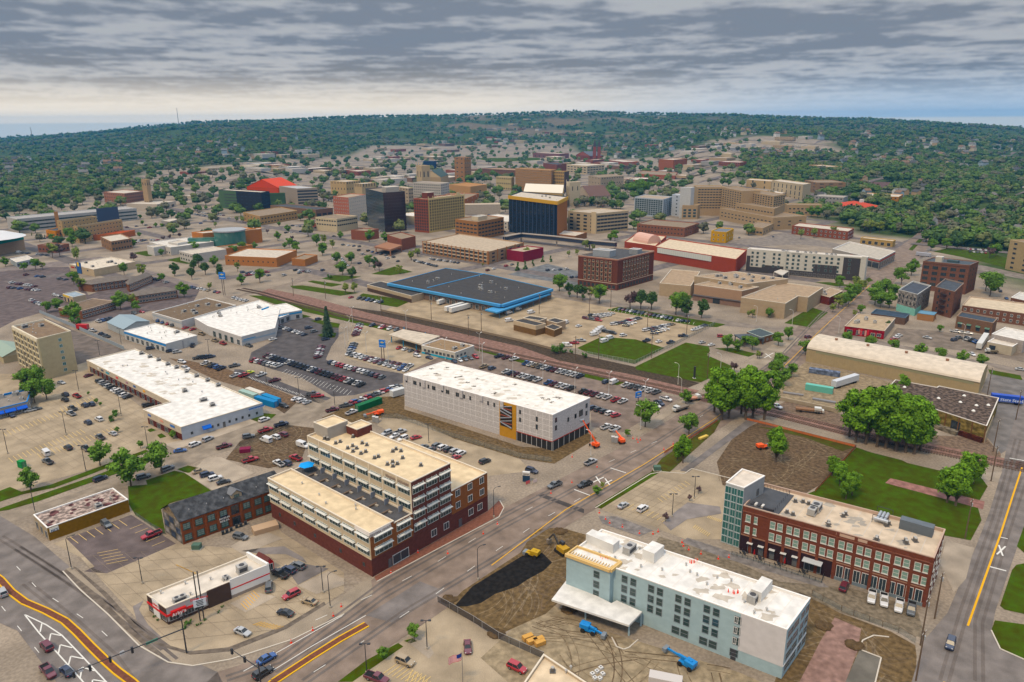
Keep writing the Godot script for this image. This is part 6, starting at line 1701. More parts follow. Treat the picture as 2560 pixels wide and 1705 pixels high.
func make_far()->void:
	var capw:=mat(0.72,0.7,0.66,0.7)
	var brownroof:=[0.3,0.24,0.18]
	var paleroof:=[0.6,0.54,0.46]
	var tarr:=[0.1,0.1,0.105]
	var b:=fb("black_hotel","twelve storey black fronted hotel with a gold cornice and brick ends","hotel",[47.3,-765,-2.1,-829,61.3,-814],40.0,[0.02,0.028,0.05],paleroof,[],[0.33,0.155,0.07])
	wins(b,0,11,11,3.6,2.5,4.0,3.05,"black",0.0,0.94,true)
	piers(b,0,11,0,36.5,0.7,mat(0.055,0.07,0.11,0.6),0.5,0.0,0.94)
	band(b,0,36.6,40.2,mat(0.5,0.31,0.08,0.7),0.9,-0.01,1.0,"gold_cornice")
	band(b,1,36.6,40.2,mat(0.5,0.31,0.08,0.7),0.9,-0.03,1.0,"gold_cornice")
	vents(b,6,39.3,2,3)
	b=bld("glass_tower","dark mirrored glass office tower with a grey plant room on top","office tower",[-141.5,-831,-171.3,-886,-119.3,-846],44.0,[glass(0.05,0.07,0.085),glass(0.035,0.018,0.022),glass(0.03,0.03,0.035)],mat(0.3,0.25,0.2,0.9,"roof"),mat(0.05,0.05,0.055,0.5),0.8)
	for k in 2:
		var gl:=Shape.new()
		var wl:=wall_of(b,k)
		for j in 12:
			gl.box(Vector3(wl.l*0.5,3.4+j*3.5,0.01),Vector3(wl.l,0.22,0.06))
		for i in 15:
			gl.box(Vector3(wl.l*(i+0.5)/15,22.0,0.012),Vector3(0.1,43.0,0.05))
		tag(made(b.root,"curtain_wall_bars",gl,mat(0.035,0.032,0.035,0.4),on_wall(wl,0,0,0)),"","","","stuff")
	block(b,6,22,6,20,43.0,49.0,mat(0.42,0.4,0.37,0.8,"wall"),mat(0.5,0.45,0.38,0.9),capw,0.3,["plant_room_wall","plant_room_roof","plant_room_coping"])
	b=fb("cream_tower","tall cream fronted building with a red brick side and an ornate roofline","office tower",[-91.3,-825,-108.6,-836,-54,-869],37.0,[0.27,0.085,0.05],[0.5,0.4,0.3],[],[0.55,0.42,0.2])
	wins(b,0,6,11,2.0,2.1,3.2,3.15,"hole",0.02,0.98,true)
	wins(b,1,15,11,1.9,2.1,3.2,3.15,"hole",0.02,0.98,true)
	band(b,1,36.0,38.0,mat(0.6,0.48,0.27,0.8),0.3,0.0,1.0,"parapet")
	piers(b,1,8,36,40.0,0.8,mat(0.62,0.5,0.3,0.8),0.35)
	band(b,1,38.0,41.5,mat(0.62,0.5,0.3,0.8),0.3,0.78,0.86,"roof_crest")
	block(b,10,20,10,18,35.0,43.0,mat(0.22,0.08,0.06,0.9,"brick"),mat(0.5,0.42,0.33),capw,0.3,["plant_room_wall","plant_room_roof","plant_room_coping"])
	b=fb("office_building","five storey orange brick office with long dark window bands","office building",[-34.9,-770,-59.8,-795,-8,-808],19.0,[0.34,0.18,0.085],brownroof,[4,6,8,4.2,1.6,"hole",3.6,15.0])
	block(b,10,26,8,18,18.0,22.5,mat(0.5,0.43,0.32),mat(0.36,0.34,0.3),capw,0.3,["plant_room_wall","plant_room_roof","plant_room_coping"])
	b=fb("parking_ramp","brick pillared parking ramp with cars parked on its open roof","parking ramp",[-20.1,-634.3,-83.5,-694.3,11.1,-683.6],11.0,[0.36,0.25,0.16],[0.5,0.42,0.33],[3,15,4,4.2,1.5,"hole",2.2,8.6])
	piers(b,0,15,0,11.6,0.9,mat(0.33,0.17,0.09,0.9),0.5)
	piers(b,1,4,0,11.6,0.9,mat(0.33,0.17,0.09,0.9),0.5)
	bands(b,0,3,3.4,3.2,0.5,mat(0.6,0.53,0.44,0.8),0.3)
	fb("maroon_hall","windowless maroon box behind the brick pillared parking ramp","shop building",[29.1,-667.2,10.5,-644.7,38.6,-683.4],9.0,[0.23,0.03,0.05],[0.46,0.38,0.3])
	b=fb("parking_ramp","five level beige concrete parking ramp beside the black hotel","parking ramp",[92.8,-810,63.6,-837,131.5,-835],22.0,[0.46,0.38,0.27],[0.5,0.43,0.35],[5,4,9,4.6,1.9,"hole",3.4,18.6])
	band(b,0,0,23.5,mat(0.5,0.42,0.3,0.8),0.8,0.84,1.0,"stair_shaft")
	fb("low_hotel_wing","low brick wing with a white roof in front of the black hotel","hotel",[65.5,-755,41.4,-775,79.9,-781],6.0,[0.27,0.14,0.075],[0.62,0.56,0.48])
	b=fb("event_center","long red brick event center with a cream roof and a slanted glass front","event center",[179.8,-585.5,126.5,-650.9,202.3,-631],12.0,[0.3,0.075,0.05],[0.66,0.56,0.43])
	band(b,0,7.0,11.4,mat(0.5,0.52,0.5,0.4),0.6,0.05,0.72,"glass_front")
	piers(b,0,24,7.0,11.4,0.2,mat(0.62,0.62,0.58),0.7,0.05,0.72)
	b=fb("event_center","rear hall of the red brick event center with a barrel vault","event center",[129.2,-659.9,105.2,-684.6,150.8,-718],11.0,[0.3,0.075,0.05],[0.66,0.56,0.43])
	var vt:=Shape.new()
	vt.tube(Vector3(0,0,-11),Vector3(0,0,11),8.0,8.0,20)
	var vc:Array=[126.4,-688.2]
	made(b.root,"barrel_vault",vt,mat(0.55,0.36,0.3,0.6),Transform3D(Basis(Vector3.UP,0.5),Vector3(vc[0]-b.root.position.x,10.0,vc[1]-b.root.position.z)))
	fb("brick_building","two storey brown brick office with a black vented roof","office building",[182.9,-781,138.2,-815,207,-817],10.0,[0.25,0.12,0.08],[0.28,0.225,0.17],[2,14,6,1.6,1.4,"hole",3.0,7.4])
	b=fb("yellow_house","bright yellow old house behind the event center","house",[215.2,-740,202.5,-749,229.8,-765],11.0,[0.55,0.33,0.03],[0.2,0.22,0.25],[2,3,3,1.2,2.0,"white",3.0,7.4])
	var hosp:=[0.42,0.315,0.2]
	b=fb("hospital","silver glass clinic block with a slanted glass front","hospital",[192,-944,160.6,-974,210.6,-978],23.0,[0.42,0.47,0.52],[0.42,0.35,0.28])
	wins(b,0,12,8,3.0,2.0,3.0,2.5,"blue",0.02,0.98,true)
	wins(b,1,5,8,3.0,2.0,3.0,2.5,"blue",0.02,0.98,true)
	b=fb("hospital","pale grey clinic wing with a column of small windows","hospital",[217.1,-951,206.7,-963,224.5,-962],27.0,[0.5,0.54,0.6],[0.5,0.5,0.5],[6,1,1,2.0,1.6,"hole"])
	fb("hospital","white plant tower rising behind the grey clinic wing","hospital",[223.5,-933,211.2,-937,228.9,-938],38.0,[0.56,0.57,0.57],[0.6,0.6,0.6])
	fb("hospital","lower tan and glass link of the hospital","hospital",[231.7,-928,212.9,-929,238.1,-940],17.0,hosp,brownroof,[3,3,0,3.6,2.6,"blue",3.6,11.0])
	b=fb("hospital","stepped tan hospital main block with long window bands","hospital",[303.3,-865,288.4,-937,323.6,-885],34.0,hosp,brownroof,[8,12,5,3.0,1.2,"hole",14.0,31.5])
	fb("hospital","left tan hospital block with banded windows","hospital",[279.6,-907,268.2,-965,292.1,-927],36.0,hosp,brownroof,[8,9,0,3.0,1.2,"hole",14.0,33.0])
	fb("hospital","angled tan hospital block beside the white plant tower","hospital",[274.1,-961,239.1,-963,279.3,-933],36.0,hosp,brownroof,[8,9,4,3.0,1.2,"hole",10.0,33.0])
	fb("hospital","middle terrace of the tan hospital","hospital",[297.6,-844,273.1,-907,325.9,-889],22.0,hosp,brownroof,[1,12,0,3.0,1.2,"hole",17.0,17.0])
	fb("hospital","lower terrace of the tan hospital","hospital",[291.6,-827,258.5,-924,314.3,-867],14.0,hosp,brownroof,[2,14,3,3.4,1.2,"hole",5.0,9.0])
	fb("hospital","rounded entrance terrace at the foot of the tan hospital","hospital",[267.8,-788,255.3,-804,293.2,-828],8.0,hosp,brownroof,[1,5,4,3.0,2.0,"hole",3.0,3.0])
	fb("hospital","right low wing of the tan hospital","hospital",[353.1,-954,354.8,-970,382.8,-984],14.0,hosp,brownroof,[2,0,8,2.6,1.6,"hole",4.0,9.0])
	fb("office_building","white ribbed medical building with tall dark window strips","office building",[426.1,-1098,407.4,-1177,445.8,-1119],27.0,[0.5,0.42,0.3],paleroof,[3,7,0,2.0,6.0,"hole",5.0,21.0])
	fb("office_building","cream block left of the white ribbed medical building","office building",[422.1,-1222,393.7,-1260,436.2,-1248],22.0,[0.5,0.38,0.23],paleroof,[3,2,0,2.4,4.0,"hole"])
	fb("parking_ramp","brown banded parking ramp behind the medical building","parking ramp",[473.6,-1167,474.2,-1218,495.8,-1208],24.0,[0.3,0.2,0.13],brownroof,[5,3,3,6.0,1.2,"hole"])
	fb("office_building","small cream office right of the brown parking ramp","office building",[528.7,-1230,513,-1250,543.2,-1247],15.0,[0.5,0.37,0.2],paleroof,[3,4,3,1.4,1.4,"hole"])
	fb("apartment_block","seven storey tan apartment block among the trees","apartment block",[631.9,-1508,617.2,-1572,659,-1505],27.0,[0.42,0.3,0.17],paleroof,[7,6,6,1.4,1.6,"tan"])
	fb("brick_building","two storey red brick clinic with a cream roof and shop windows","shop building",[343.1,-753,302.8,-799,359.3,-776],9.0,[0.24,0.09,0.06],paleroof,[2,12,4,2.0,1.8,"white",2.4,6.4])
	fb("fire_station","low tan building with three garage doors","fire station",[366.8,-708,346,-731,373.4,-716],6.0,[0.42,0.3,0.14],paleroof,[1,5,0,3.4,3.2,"tan",2.2,2.2])
	b=fb("red_roof_house","grey house with a bright red roof and a white cupola","house",[447.7,-960,433.2,-1022,471.6,-1007],0.1,[0.12,0.09,0.08],brownroof)
	walls(b.root,b.loop,0,7.0,mat(0.12,0.09,0.085,0.9))
	hip(b.root,b.loop,7.0,6.0,mat(0.4,0.075,0.045,0.8))
	boxed(b.root,"cupola",roof_at(b,0.5,0.4,11.5),Vector3(4,5,4),mat(0.6,0.6,0.6))
	fb("school","orange brick school with a white cross on its wall","school",[554.2,-1071,506.3,-1103,534.3,-1019],11.0,[0.42,0.21,0.07],paleroof,[2,10,0,2.2,1.6,"hole"])
	b=fb("church","big church with a plain dark brown gable roof","church",[619.2,-1202,583.5,-1228,671.9,-1297],0.1,[0.2,0.12,0.09],brownroof)
	walls(b.root,b.loop,0,9.0,mat(0.2,0.11,0.08,0.9))
	b.v=b.v.normalized()*60
	gable(b.root,b.loop,9.0,7.0,false,mat(0.1,0.065,0.06,0.9),mat(0.25,0.15,0.1,0.9))
	fb("garage_row","low cream garages along the park street","garage",[510.3,-947,495.9,-977,517.6,-958],5.0,[0.45,0.34,0.2],paleroof,[1,6,0,2.0,1.4,"hole",2.2,2.2])
	fb("tan_wall_building","long low cream wall building beside the park street","building",[528.6,-912,511.4,-946,538.7,-927],4.0,[0.48,0.38,0.24],paleroof)
	fb("office_building","tan concrete office cut off at the right edge","office building",[409.6,-575.6,405.4,-598.8,461.2,-651.7],24.0,[0.42,0.33,0.2],brownroof,[6,2,4,3.0,1.6,"hole"])
	fb("low_building","cream office with two storeys of dark windows over tall columns","office building",[-195.7,-834,-223.9,-852,-164.5,-845],15.0,[0.58,0.5,0.36],brownroof,[2,8,10,2.6,1.5,"hole",7.6,12.2])
	b=fb("office_building","old white and red brick hotel with red window bays","hotel",[-199.9,-922,-222.9,-940,-185.7,-960],30.0,[0.4,0.16,0.11],[0.42,0.35,0.27],[7,7,9,1.3,1.6,"white"],[0.58,0.52,0.45])
	fb("shopping_hall","wide low black roofed hall with a brown front","shop building",[-249.4,-953,-324.7,-1009,-231.7,-971],12.0,[0.22,0.145,0.1],tarr,[1,0,3,6.0,4.0,"hole",5.0,5.0])
	fb("office_building","low tan office with an arched entrance and a dark window strip","office building",[-302.6,-897,-337.9,-941,-273.1,-954],11.0,[0.42,0.28,0.14],brownroof,[2,5,12,2.6,1.5,"hole",3.0,7.6])
	b=fb("office_building","black glass office block with a green end wall","office building",[-340.1,-1023,-415.2,-1068,-333.1,-1038],28.0,[0.035,0.035,0.045],paleroof,[6,10,4,4.0,0.7,"black"])
	band(b,0,0.0,27.5,mat(0.08,0.13,0.07,0.7),0.1,0.0,0.42,"green_end_wall")
	bands(b,0,5,5.0,4.2,1.2,mat(0.03,0.03,0.035,0.4),0.14,0.12,0.42)
	b=fb("green_annex","dark green annex right of the black glass office","office building",[-333.3,-1106,-354.8,-1104,-335,-1115],19.0,[0.07,0.12,0.065],tarr,[3,6,0,2.6,0.6,"hole"])
	b=fb("red_roof_hall","building with a steep bright red glazed roof","hall",[-359.7,-1165,-417.2,-1190,-378.5,-1228],22.0,[0.5,0.09,0.04],tarr)
	gable(b.root,b.loop,22.0,12.0,true,mat(0.5,0.075,0.035,0.7),mat(0.5,0.08,0.04))
	fb("parking_ramp","grey concrete parking ramp behind the black glass office","parking ramp",[-312.9,-1101,-352.9,-1147,-286.1,-1113],26.0,[0.36,0.31,0.26],[0.5,0.5,0.5],[5,0,3,10.0,2.2,"hole",5.0,22.0])
	fb("museum","flat orange brick museum with a curved green glass hall","museum",[-307,-737,-321.9,-746,-265,-770],14.0,[0.45,0.2,0.085],paleroof)
	b=fb("museum","orange brick rear wing of the museum with white fins","museum",[-258.5,-766,-274.8,-751,-262,-778],14.0,[0.43,0.19,0.08],paleroof)
	var gh:=thing("glass_rotunda","round green glass hall of the orange brick museum","museum",Vector3.ZERO)
	var gp:Array=[-279.2,-734]
	gh.position=Vector3(gp[0],0,gp[1])
	var gs:=Shape.new()
	gs.tube(Vector3.ZERO,Vector3(0,17,0),15.0,15.0,28)
	made(gh,"glass_drum",gs,glass(0.05,0.16,0.14))
	gs=Shape.new()
	gs.tube(Vector3(0,17,0),Vector3(0,18.2,0),15.6,15.6,28)
	made(gh,"roof_disc",gs,mat(0.32,0.33,0.34,0.6))
	gs=Shape.new()
	gs.box(Vector3(-24,5.5,2),Vector3(32,10,6),Basis(Vector3.UP,0.1))
	made(gh,"glass_link",gs,glass(0.05,0.18,0.15))
	fb("low_museum_wing","low orange brick wing in front of the museum","museum",[-276.6,-682.8,-290.9,-694.4,-250.2,-712],6.0,[0.43,0.19,0.08],brownroof)
	fb("library","low orange brick library with a cream roof","library",[-201.7,-628.9,-250.6,-641.5,-195.4,-668.8],8.0,[0.42,0.2,0.09],paleroof,[1,10,0,1.2,1.2,"hole",4.0,4.0])
	fb("library","lower rear wing of the orange brick library","library",[-178,-631.1,-191,-636.9,-172.9,-654.1],6.0,[0.4,0.19,0.085],brownroof)
	fb("white_cube","plain white box building beside a lawn","shop building",[-334.5,-688.6,-345.5,-698.5,-327.7,-701],8.0,[0.62,0.6,0.57],paleroof)
	fb("white_cube","larger plain white box building next to the museum","shop building",[-319.9,-707,-333.5,-717,-313.8,-719],9.0,[0.62,0.6,0.57],paleroof)
	b=fb("parking_deck","long white and blue three level parking deck on the left","parking deck",[-480.4,-959,-566.7,-854,-488.1,-992],15.0,[0.46,0.45,0.43],[0.42,0.4,0.38],[3,24,0,9.0,1.7,"blue",2.6,11.0])
	band(b,0,0.0,19.0,mat(0.04,0.055,0.1,0.4),0.5,0.64,0.83,"blue_glass_wall")
	band(b,0,0.0,19.5,mat(0.42,0.22,0.1,0.8),0.6,0.29,0.32,"orange_fin")
	fb("suite_hotel","tan hotel wing with teal and orange stripes on its front","hotel",[-450,-770,-457.1,-775,-431.3,-825],17.0,[0.44,0.32,0.18],tarr,[4,1,13,1.8,1.6,"tan"])
	fb("suite_hotel","rear tan wing of the striped hotel","hotel",[-493,-816,-501.4,-821,-477.3,-858],17.0,[0.44,0.32,0.18],tarr,[4,1,9,1.8,1.6,"tan"])
	fb("orange_building","low bright orange block left of the striped hotel","hotel",[-498.3,-810,-514.6,-820,-498,-832],7.0,[0.55,0.24,0.05],tarr,[1,3,4,2.0,1.4,"hole",3.0,3.0])
	fb("orange_building","low orange roofed entrance right of the striped hotel","hotel",[-420.4,-797,-444.1,-786,-417.1,-822],6.0,[0.42,0.15,0.07],[0.42,0.1,0.05])
	fb("brick_building","two storey brown brick office with a cream roof near the striped hotel","office building",[-387.4,-714,-414.9,-747,-377.2,-734],10.0,[0.3,0.19,0.12],paleroof,[2,4,7,1.8,1.8,"hole"])
	fb("brick_building","brown brick shop left of the two storey brick office","shop building",[-438.8,-709,-460.2,-716,-433,-722],7.0,[0.25,0.12,0.085],brownroof,[1,5,4,1.8,1.6,"hole",3.0,3.0])
	fb("white_mall","row of white shop halls with red brick panels","shop building",[-493,-1042,-540.8,-1053,-485.8,-1086],11.0,[0.55,0.49,0.42],paleroof,[1,0,3,7.0,5.0,"stone",4.5,4.5])
	fb("white_mall","second white shop hall beside the mall row","shop building",[-485.1,-1162,-519.3,-1190,-457.1,-1168],9.0,[0.56,0.5,0.42],paleroof)
	fb("diner","small low diner with a striped awning in the big lot","restaurant",[-413.4,-899,-429.3,-912,-411.2,-924],5.0,[0.35,0.33,0.3],paleroof,[1,4,6,2.0,1.8,"white",2.2,2.2])
	fb("pink_building","four storey pink brown brick building with rows of small windows","office building",[-576.7,-1121,-622.5,-1149,-565.4,-1159],19.0,[0.34,0.18,0.13],paleroof,[4,9,10,1.4,1.8,"hole"])
	fb("stone_tower","square tan stone tower beside the pink brown building","tower",[-518.6,-1074,-528.9,-1081,-518.8,-1086],42.0,[0.42,0.31,0.2],[0.3,0.22,0.16],[2,2,2,1.6,4.0,"hole",10.0,36.0])
	b=fb("arena","arena with a rounded white roof and a green band, at the left edge","arena",[-482.9,-732,-489.4,-680.6,-509.7,-776],16.0,[0.4,0.3,0.22],[0.3,0.3,0.3])
	band(b,0,10.0,16.5,mat(0.03,0.22,0.2,0.6),0.3,0.0,1.0,"green_band")
	vt=Shape.new()
	vt.tube(Vector3(0,0,0),Vector3(0,5,0),30.0,14.0,24)
	made(b.root,"round_roof",vt,mat(0.6,0.6,0.6,0.6),roof_at(b,0.3,0.5,15.5))
	fb("city_hall","tan stone city hall with tall windows","city hall",[-273.1,-1249,-303.4,-1268,-252.7,-1270],24.0,[0.5,0.38,0.22],paleroof,[3,5,6,1.4,3.2,"hole"])
	fb("city_hall","right wing of the tan stone city hall","city hall",[-237.7,-1202,-252.4,-1214,-218.4,-1222],24.0,[0.48,0.38,0.24],paleroof,[2,4,5,1.4,5.0,"hole"])
	fb("office_building","grey beige office beside the dark glass tower","office building",[-148.9,-1093,-170.8,-1123,-143.1,-1102],26.0,[0.42,0.34,0.25],paleroof,[5,4,2,3.4,1.4,"hole"])
	fb("office_building","white gridded mid rise office with many small windows","office building",[-103.1,-1105,-147.2,-1134,-92.7,-1130],31.0,[0.52,0.49,0.45],[0.35,0.3,0.25],[8,13,5,1.6,1.8,"hole"])
	b=fb("church","tan stone church tower with a dark green roofed nave","church",[-148.4,-1263,-159.6,-1280,-144.6,-1278],48.0,[0.5,0.4,0.27],[0.4,0.32,0.22],[1,2,2,2.0,9.0,"hole",34.0,34.0])
	piers(b,0,2,46,54,1.6,mat(0.5,0.4,0.27),0.4)
	b=fb("church_nave","dark green gabled church hall behind the tan tower","church",[-133.9,-1444,-170.5,-1462,-125.2,-1517],16.0,[0.4,0.31,0.2],brownroof)
	gable(b.root,b.loop,16.0,12.0,true,mat(0.05,0.075,0.07,0.8),mat(0.45,0.36,0.24))
	fb("concert_hall","tan stone concert hall with small towers and a tile roof","theatre",[-63.8,-1185,-101,-1229,-39.2,-1224],20.0,[0.48,0.3,0.16],[0.42,0.24,0.12],[1,6,4,2.0,3.0,"hole",6.0,6.0])
	fb("office_building","eleven storey brown tower with deep window bands","office tower",[-93.1,-1527,-114.8,-1553,-81.4,-1557],48.0,[0.35,0.2,0.1],[0.2,0.13,0.09],[6,2,3,5.0,3.0,"stone"])
	fb("blue_box","dark navy windowless box in the industrial district","warehouse",[-194.1,-1941,-225.2,-1956,-192.5,-1968],20.0,[0.03,0.045,0.1],tarr)
	fb("office_building","long orange brick parking and shop block with glass stair bays","parking ramp",[-47.2,-1106,-62.9,-1021,17.9,-1193],17.0,[0.36,0.15,0.075],brownroof,[3,3,16,2.6,2.0,"white"])
	fb("flat_hall","broad flat hall with a cream roof in front of the orange block","shop building",[-14.3,-993,-61.1,-990,1,-986],13.0,[0.45,0.4,0.34],[0.62,0.53,0.42])
	fb("old_hotel","broad tan brick hotel with tight rows of windows","hotel",[68.3,-1279,8,-1336,77.4,-1307],38.0,[0.36,0.22,0.115],[0.36,0.24,0.14],[9,22,3,1.6,1.7,"stone"])
	fb("office_building","tan brick office with a dark side wall beside the broad brick hotel","office building",[90.3,-1280,69.5,-1293,99.2,-1290],36.0,[0.45,0.31,0.15],brownroof,[7,7,0,1.8,2.2,"hole"],[0.13,0.09,0.08])
	fb("office_building","low cream building with tall square windows","office building",[0.7,-1341,-27,-1365,6.1,-1361],22.0,[0.5,0.42,0.25],brownroof,[3,8,2,1.8,2.6,"hole"])
	b=fb("theatre","tan hall with a white gable roof behind the black hotel","theatre",[71.3,-1044,18.4,-1073,74.5,-1069],22.0,[0.44,0.32,0.16],paleroof)
	gable(b.root,PackedVector2Array([b.v,Vector2.ZERO,b.u+b.u.normalized()*30,b.v+b.u+b.u.normalized()*30]),22.0,9.0,false,mat(0.66,0.61,0.52,0.8),mat(0.45,0.34,0.17))
	b=fb("church","stone church with a broad dark brown gable roof","church",[114,-1087,97.4,-1139,130.8,-1116],13.0,[0.42,0.36,0.29],brownroof,[2,3,4,1.6,2.6,"hole"])
	gable(b.root,b.loop,13.0,13.0,true,mat(0.13,0.085,0.075,0.9),mat(0.4,0.33,0.26))
	b=fb("church_tower","white stone church tower beside the brown gabled church","church",[84.6,-1080,80.3,-1091,89.7,-1096],34.0,[0.54,0.47,0.36],paleroof,[1,2,2,1.2,6.0,"hole",25.0,25.0])
	piers(b,0,1,33,37,0.8,mat(0.54,0.47,0.36),0.3)
	fb("office_building","white office with three blue window bands","office building",[173.3,-1727,131.2,-1784,218.8,-1773],19.0,[0.55,0.47,0.34],paleroof,[3,6,6,7.5,1.9,"black",4.0,14.5])
	fb("office_building","grey beige office with paired windows and a glass corner","office building",[158.5,-1334,141.6,-1381,204.8,-1370],22.0,[0.42,0.35,0.27],brownroof,[3,4,9,2.0,1.8,"hole"])
	fb("brick_building","red brown brick hall beside the blue banded office","warehouse",[108.8,-1795,79.5,-1869,135.2,-1838],18.0,[0.23,0.09,0.06],tarr,[2,5,3,1.6,1.6,"hole"])
	fb("school","tall red brick school with a white roofed hall","school",[424.8,-1831,382.2,-1785,459.2,-1852],28.0,[0.33,0.13,0.07],paleroof,[3,4,4,1.2,1.8,"hole"])
	fb("school","low red brick wing right of the tall school","school",[486.4,-1949,468.9,-1900,516.3,-1945],15.0,[0.36,0.15,0.08],paleroof)
	b=fb("red_church","red brick church with a grey slate roof","church",[239.5,-2310,204.6,-2389,261.8,-2459],14.0,[0.22,0.075,0.05],tarr)
	gable(b.root,b.loop,14.0,12.0,true,mat(0.1,0.105,0.12,0.8),mat(0.26,0.09,0.06))
	for sp in [[252.4,-2297,"left"],[265.8,-2296,"right"]]:
		var so:=thing("church_spire","pointed spire tower of the red brick church, %s of the pair" % sp[2],"church",Vector3(sp[0],0,sp[1]),"spires of the red brick church")
		var ps:=Shape.new()
		ps.box(Vector3(0,21,0),Vector3(9,42,9))
		made(so,"tower",ps,mat(0.22,0.07,0.05,0.9))
		ps=Shape.new()
		ps.tube(Vector3(0,42,0),Vector3(0,62,0),5.6,0.3,8)
		made(so,"spire",ps,mat(0.06,0.045,0.05,0.8))
	fb("brick_row","long row of low orange brick shops","shop building",[335.1,-1541,269.7,-1606,360.4,-1638],9.0,[0.33,0.12,0.07],brownroof,[1,14,0,2.0,1.8,"white",3.0,3.0])
	fb("brick_row","low red brick hall with a white roof near the spired church","shop building",[306,-2059,273.3,-2179,333.4,-2141],9.0,[0.3,0.12,0.08],paleroof)
	fb("brick_row","brown mill row at the foot of the green park","warehouse",[9.5,-1669,-66.7,-1736,12.4,-1747],14.0,[0.19,0.105,0.075],[0.36,0.26,0.18],[2,18,0,1.6,1.8,"hole"])
	fb("brick_row","wide brown hall beside the park road","school",[155.2,-2452,74.1,-2549,192,-2619],15.0,[0.22,0.11,0.1],paleroof,[1,6,0,6.0,3.0,"hole",5.0,5.0])
	fb("dark_castle","dark brick castle-like school with a square tower","school",[1274,-3063,1182,-3166,1274,-2984],16.0,[0.085,0.055,0.06],tarr,[3,10,3,1.8,1.8,"hole"])
	fb("dark_castle","square dark tower of the castle-like school","school",[1247,-3171,1246,-3212,1283,-3245],30.0,[0.085,0.055,0.06],tarr)
	b=fb("red_roof_hall","brick hall with a wide dark red roof among the trees","school",[1091,-2451,1089,-2555,1128,-2496],12.0,[0.22,0.09,0.07],tarr)
	hip(b.root,b.loop,12.0,9.0,mat(0.28,0.05,0.04,0.8))
	fb("far_hospital","white multi storey hospital far off on the wooded ridge","hospital",[2653,-5095,2767,-5546,2855,-5467],60.0,[0.55,0.5,0.44],paleroof,[5,8,0,7.0,3.0,"blue",30.0,54.0])
	fb("school","long tan brick school among the trees on the right","school",[920,-1570,931,-1612,958,-1566],14.0,[0.34,0.22,0.12],[0.42,0.28,0.18],[2,2,9,3.0,2.2,"hole"])
	b=fb("church","brown roofed brick church with a small tower among the trees","church",[997,-1960,970,-1995,1047,-2051],10.0,[0.4,0.25,0.13],tarr)
	gable(b.root,b.loop,10.0,8.0,true,mat(0.2,0.095,0.06,0.9),mat(0.4,0.25,0.13))
	fb("pink_hall","long brick hall with a grey roof beneath the dark castle-like school","school",[978,-2445,874,-2512,1026,-2538],11.0,[0.35,0.2,0.14],[0.22,0.25,0.3],[1,10,0,2.0,3.0,"hole",5.0,5.0])
	fb("brick_hall","low brick hall left of the glass tower's foot","office building",[-151.3,-773,-169.2,-782,-140.9,-788],10.0,[0.25,0.105,0.07],brownroof)
	fb("brick_hall","low brick hall with a long canopy right of the glass tower's foot","office building",[-105.6,-709,-124,-738,-94.5,-729],11.0,[0.25,0.105,0.07],brownroof)
	b=fb("drive_canopy","brown drive-through canopy of the brick hall","canopy",[-111.8,-679,-129.9,-698.3,-104.1,-704],0.1,[0.2,0.09,0.06],brownroof)
	var dc:=Shape.new()
	dc.prism(b.loop,4.6,6.2)
	for p in b.loop:
		dc.bar(Vector3(p.x*0.9,0,p.y*0.9),Vector3(p.x*0.9,4.6,p.y*0.9),1.0,1.0)
	made(b.root,"canopy_roof",dc,mat(0.27,0.15,0.1,0.9))
	var sw:=v2([-6.6,-734,10.1,-755,45.1,-732,75.1,-706,98.4,-692.1])
	var so2:=thing("skywalk","long glazed skywalk bridge running past the black hotel","skywalk",Vector3(sw[0].x,0,sw[0].y))
	var sk:=Shape.new()
	var sgl:=Shape.new()
	for i in sw.size()-1:
		var p:=Vector3(sw[i].x-sw[0].x,7.0,sw[i].y-sw[0].y)
		var q:=Vector3(sw[i+1].x-sw[0].x,7.0,sw[i+1].y-sw[0].y)
		sk.bar(p+Vector3(0,2.2,0),q+Vector3(0,2.2,0),5.0,0.6)
		sk.bar(p-Vector3(0,1.8,0),q-Vector3(0,1.8,0),5.0,0.8)
		sgl.bar(p,q,4.4,3.4)
		sk.bar(p-Vector3(0,7,0),p-Vector3(0,2,0),1.2,1.2)
		for k in 14:
			sk.bar(p.lerp(q,k/14.0)+Vector3(0,-1.5,0),p.lerp(q,k/14.0)+Vector3(0,2,0),4.6,0.3)
	tag(made(so2,"bridge_frame",sk,mat(0.3,0.26,0.22,0.7)),"","","","stuff")
	made(so2,"bridge_glass",sgl,glass(0.02,0.03,0.06))
	for m in [[-16756,-38978,4300.0,110.0,"left"],[7788,34125,4900.0,110.0,"middle"],[50.8,24114,5000.0,140.0,"right"],[-3427,-5504,3600.0,85.0,"far left"]]:
		var d:Vector2=Vector2(m[0],m[1]).normalized()*float(m[2])
		var mt:=thing("radio_mast","thin radio mast on the horizon, "+{"left":"second from the left","middle":"above the left part of downtown","right":"tallest, above the middle of the hills","far left":"nearest the left edge"}[m[4]],"radio mast",Vector3(d.x,land(d.x,d.y),d.y))
		var ms:=Shape.new()
		ms.tube(Vector3.ZERO,Vector3(0,m[3],0),1.6,0.9,4)
		made(mt,"mast",ms,mat(0.16,0.14,0.14,0.8))
	var g:=RandomNumberGenerator.new()
	g.seed=77
	var tones:=[["white",[0.56,0.53,0.49]],["tan",[0.45,0.35,0.24]],["red brick",[0.26,0.1,0.07]],["grey",[0.35,0.34,0.33]],["brown",[0.22,0.14,0.1]],["cream",[0.54,0.46,0.34]]]
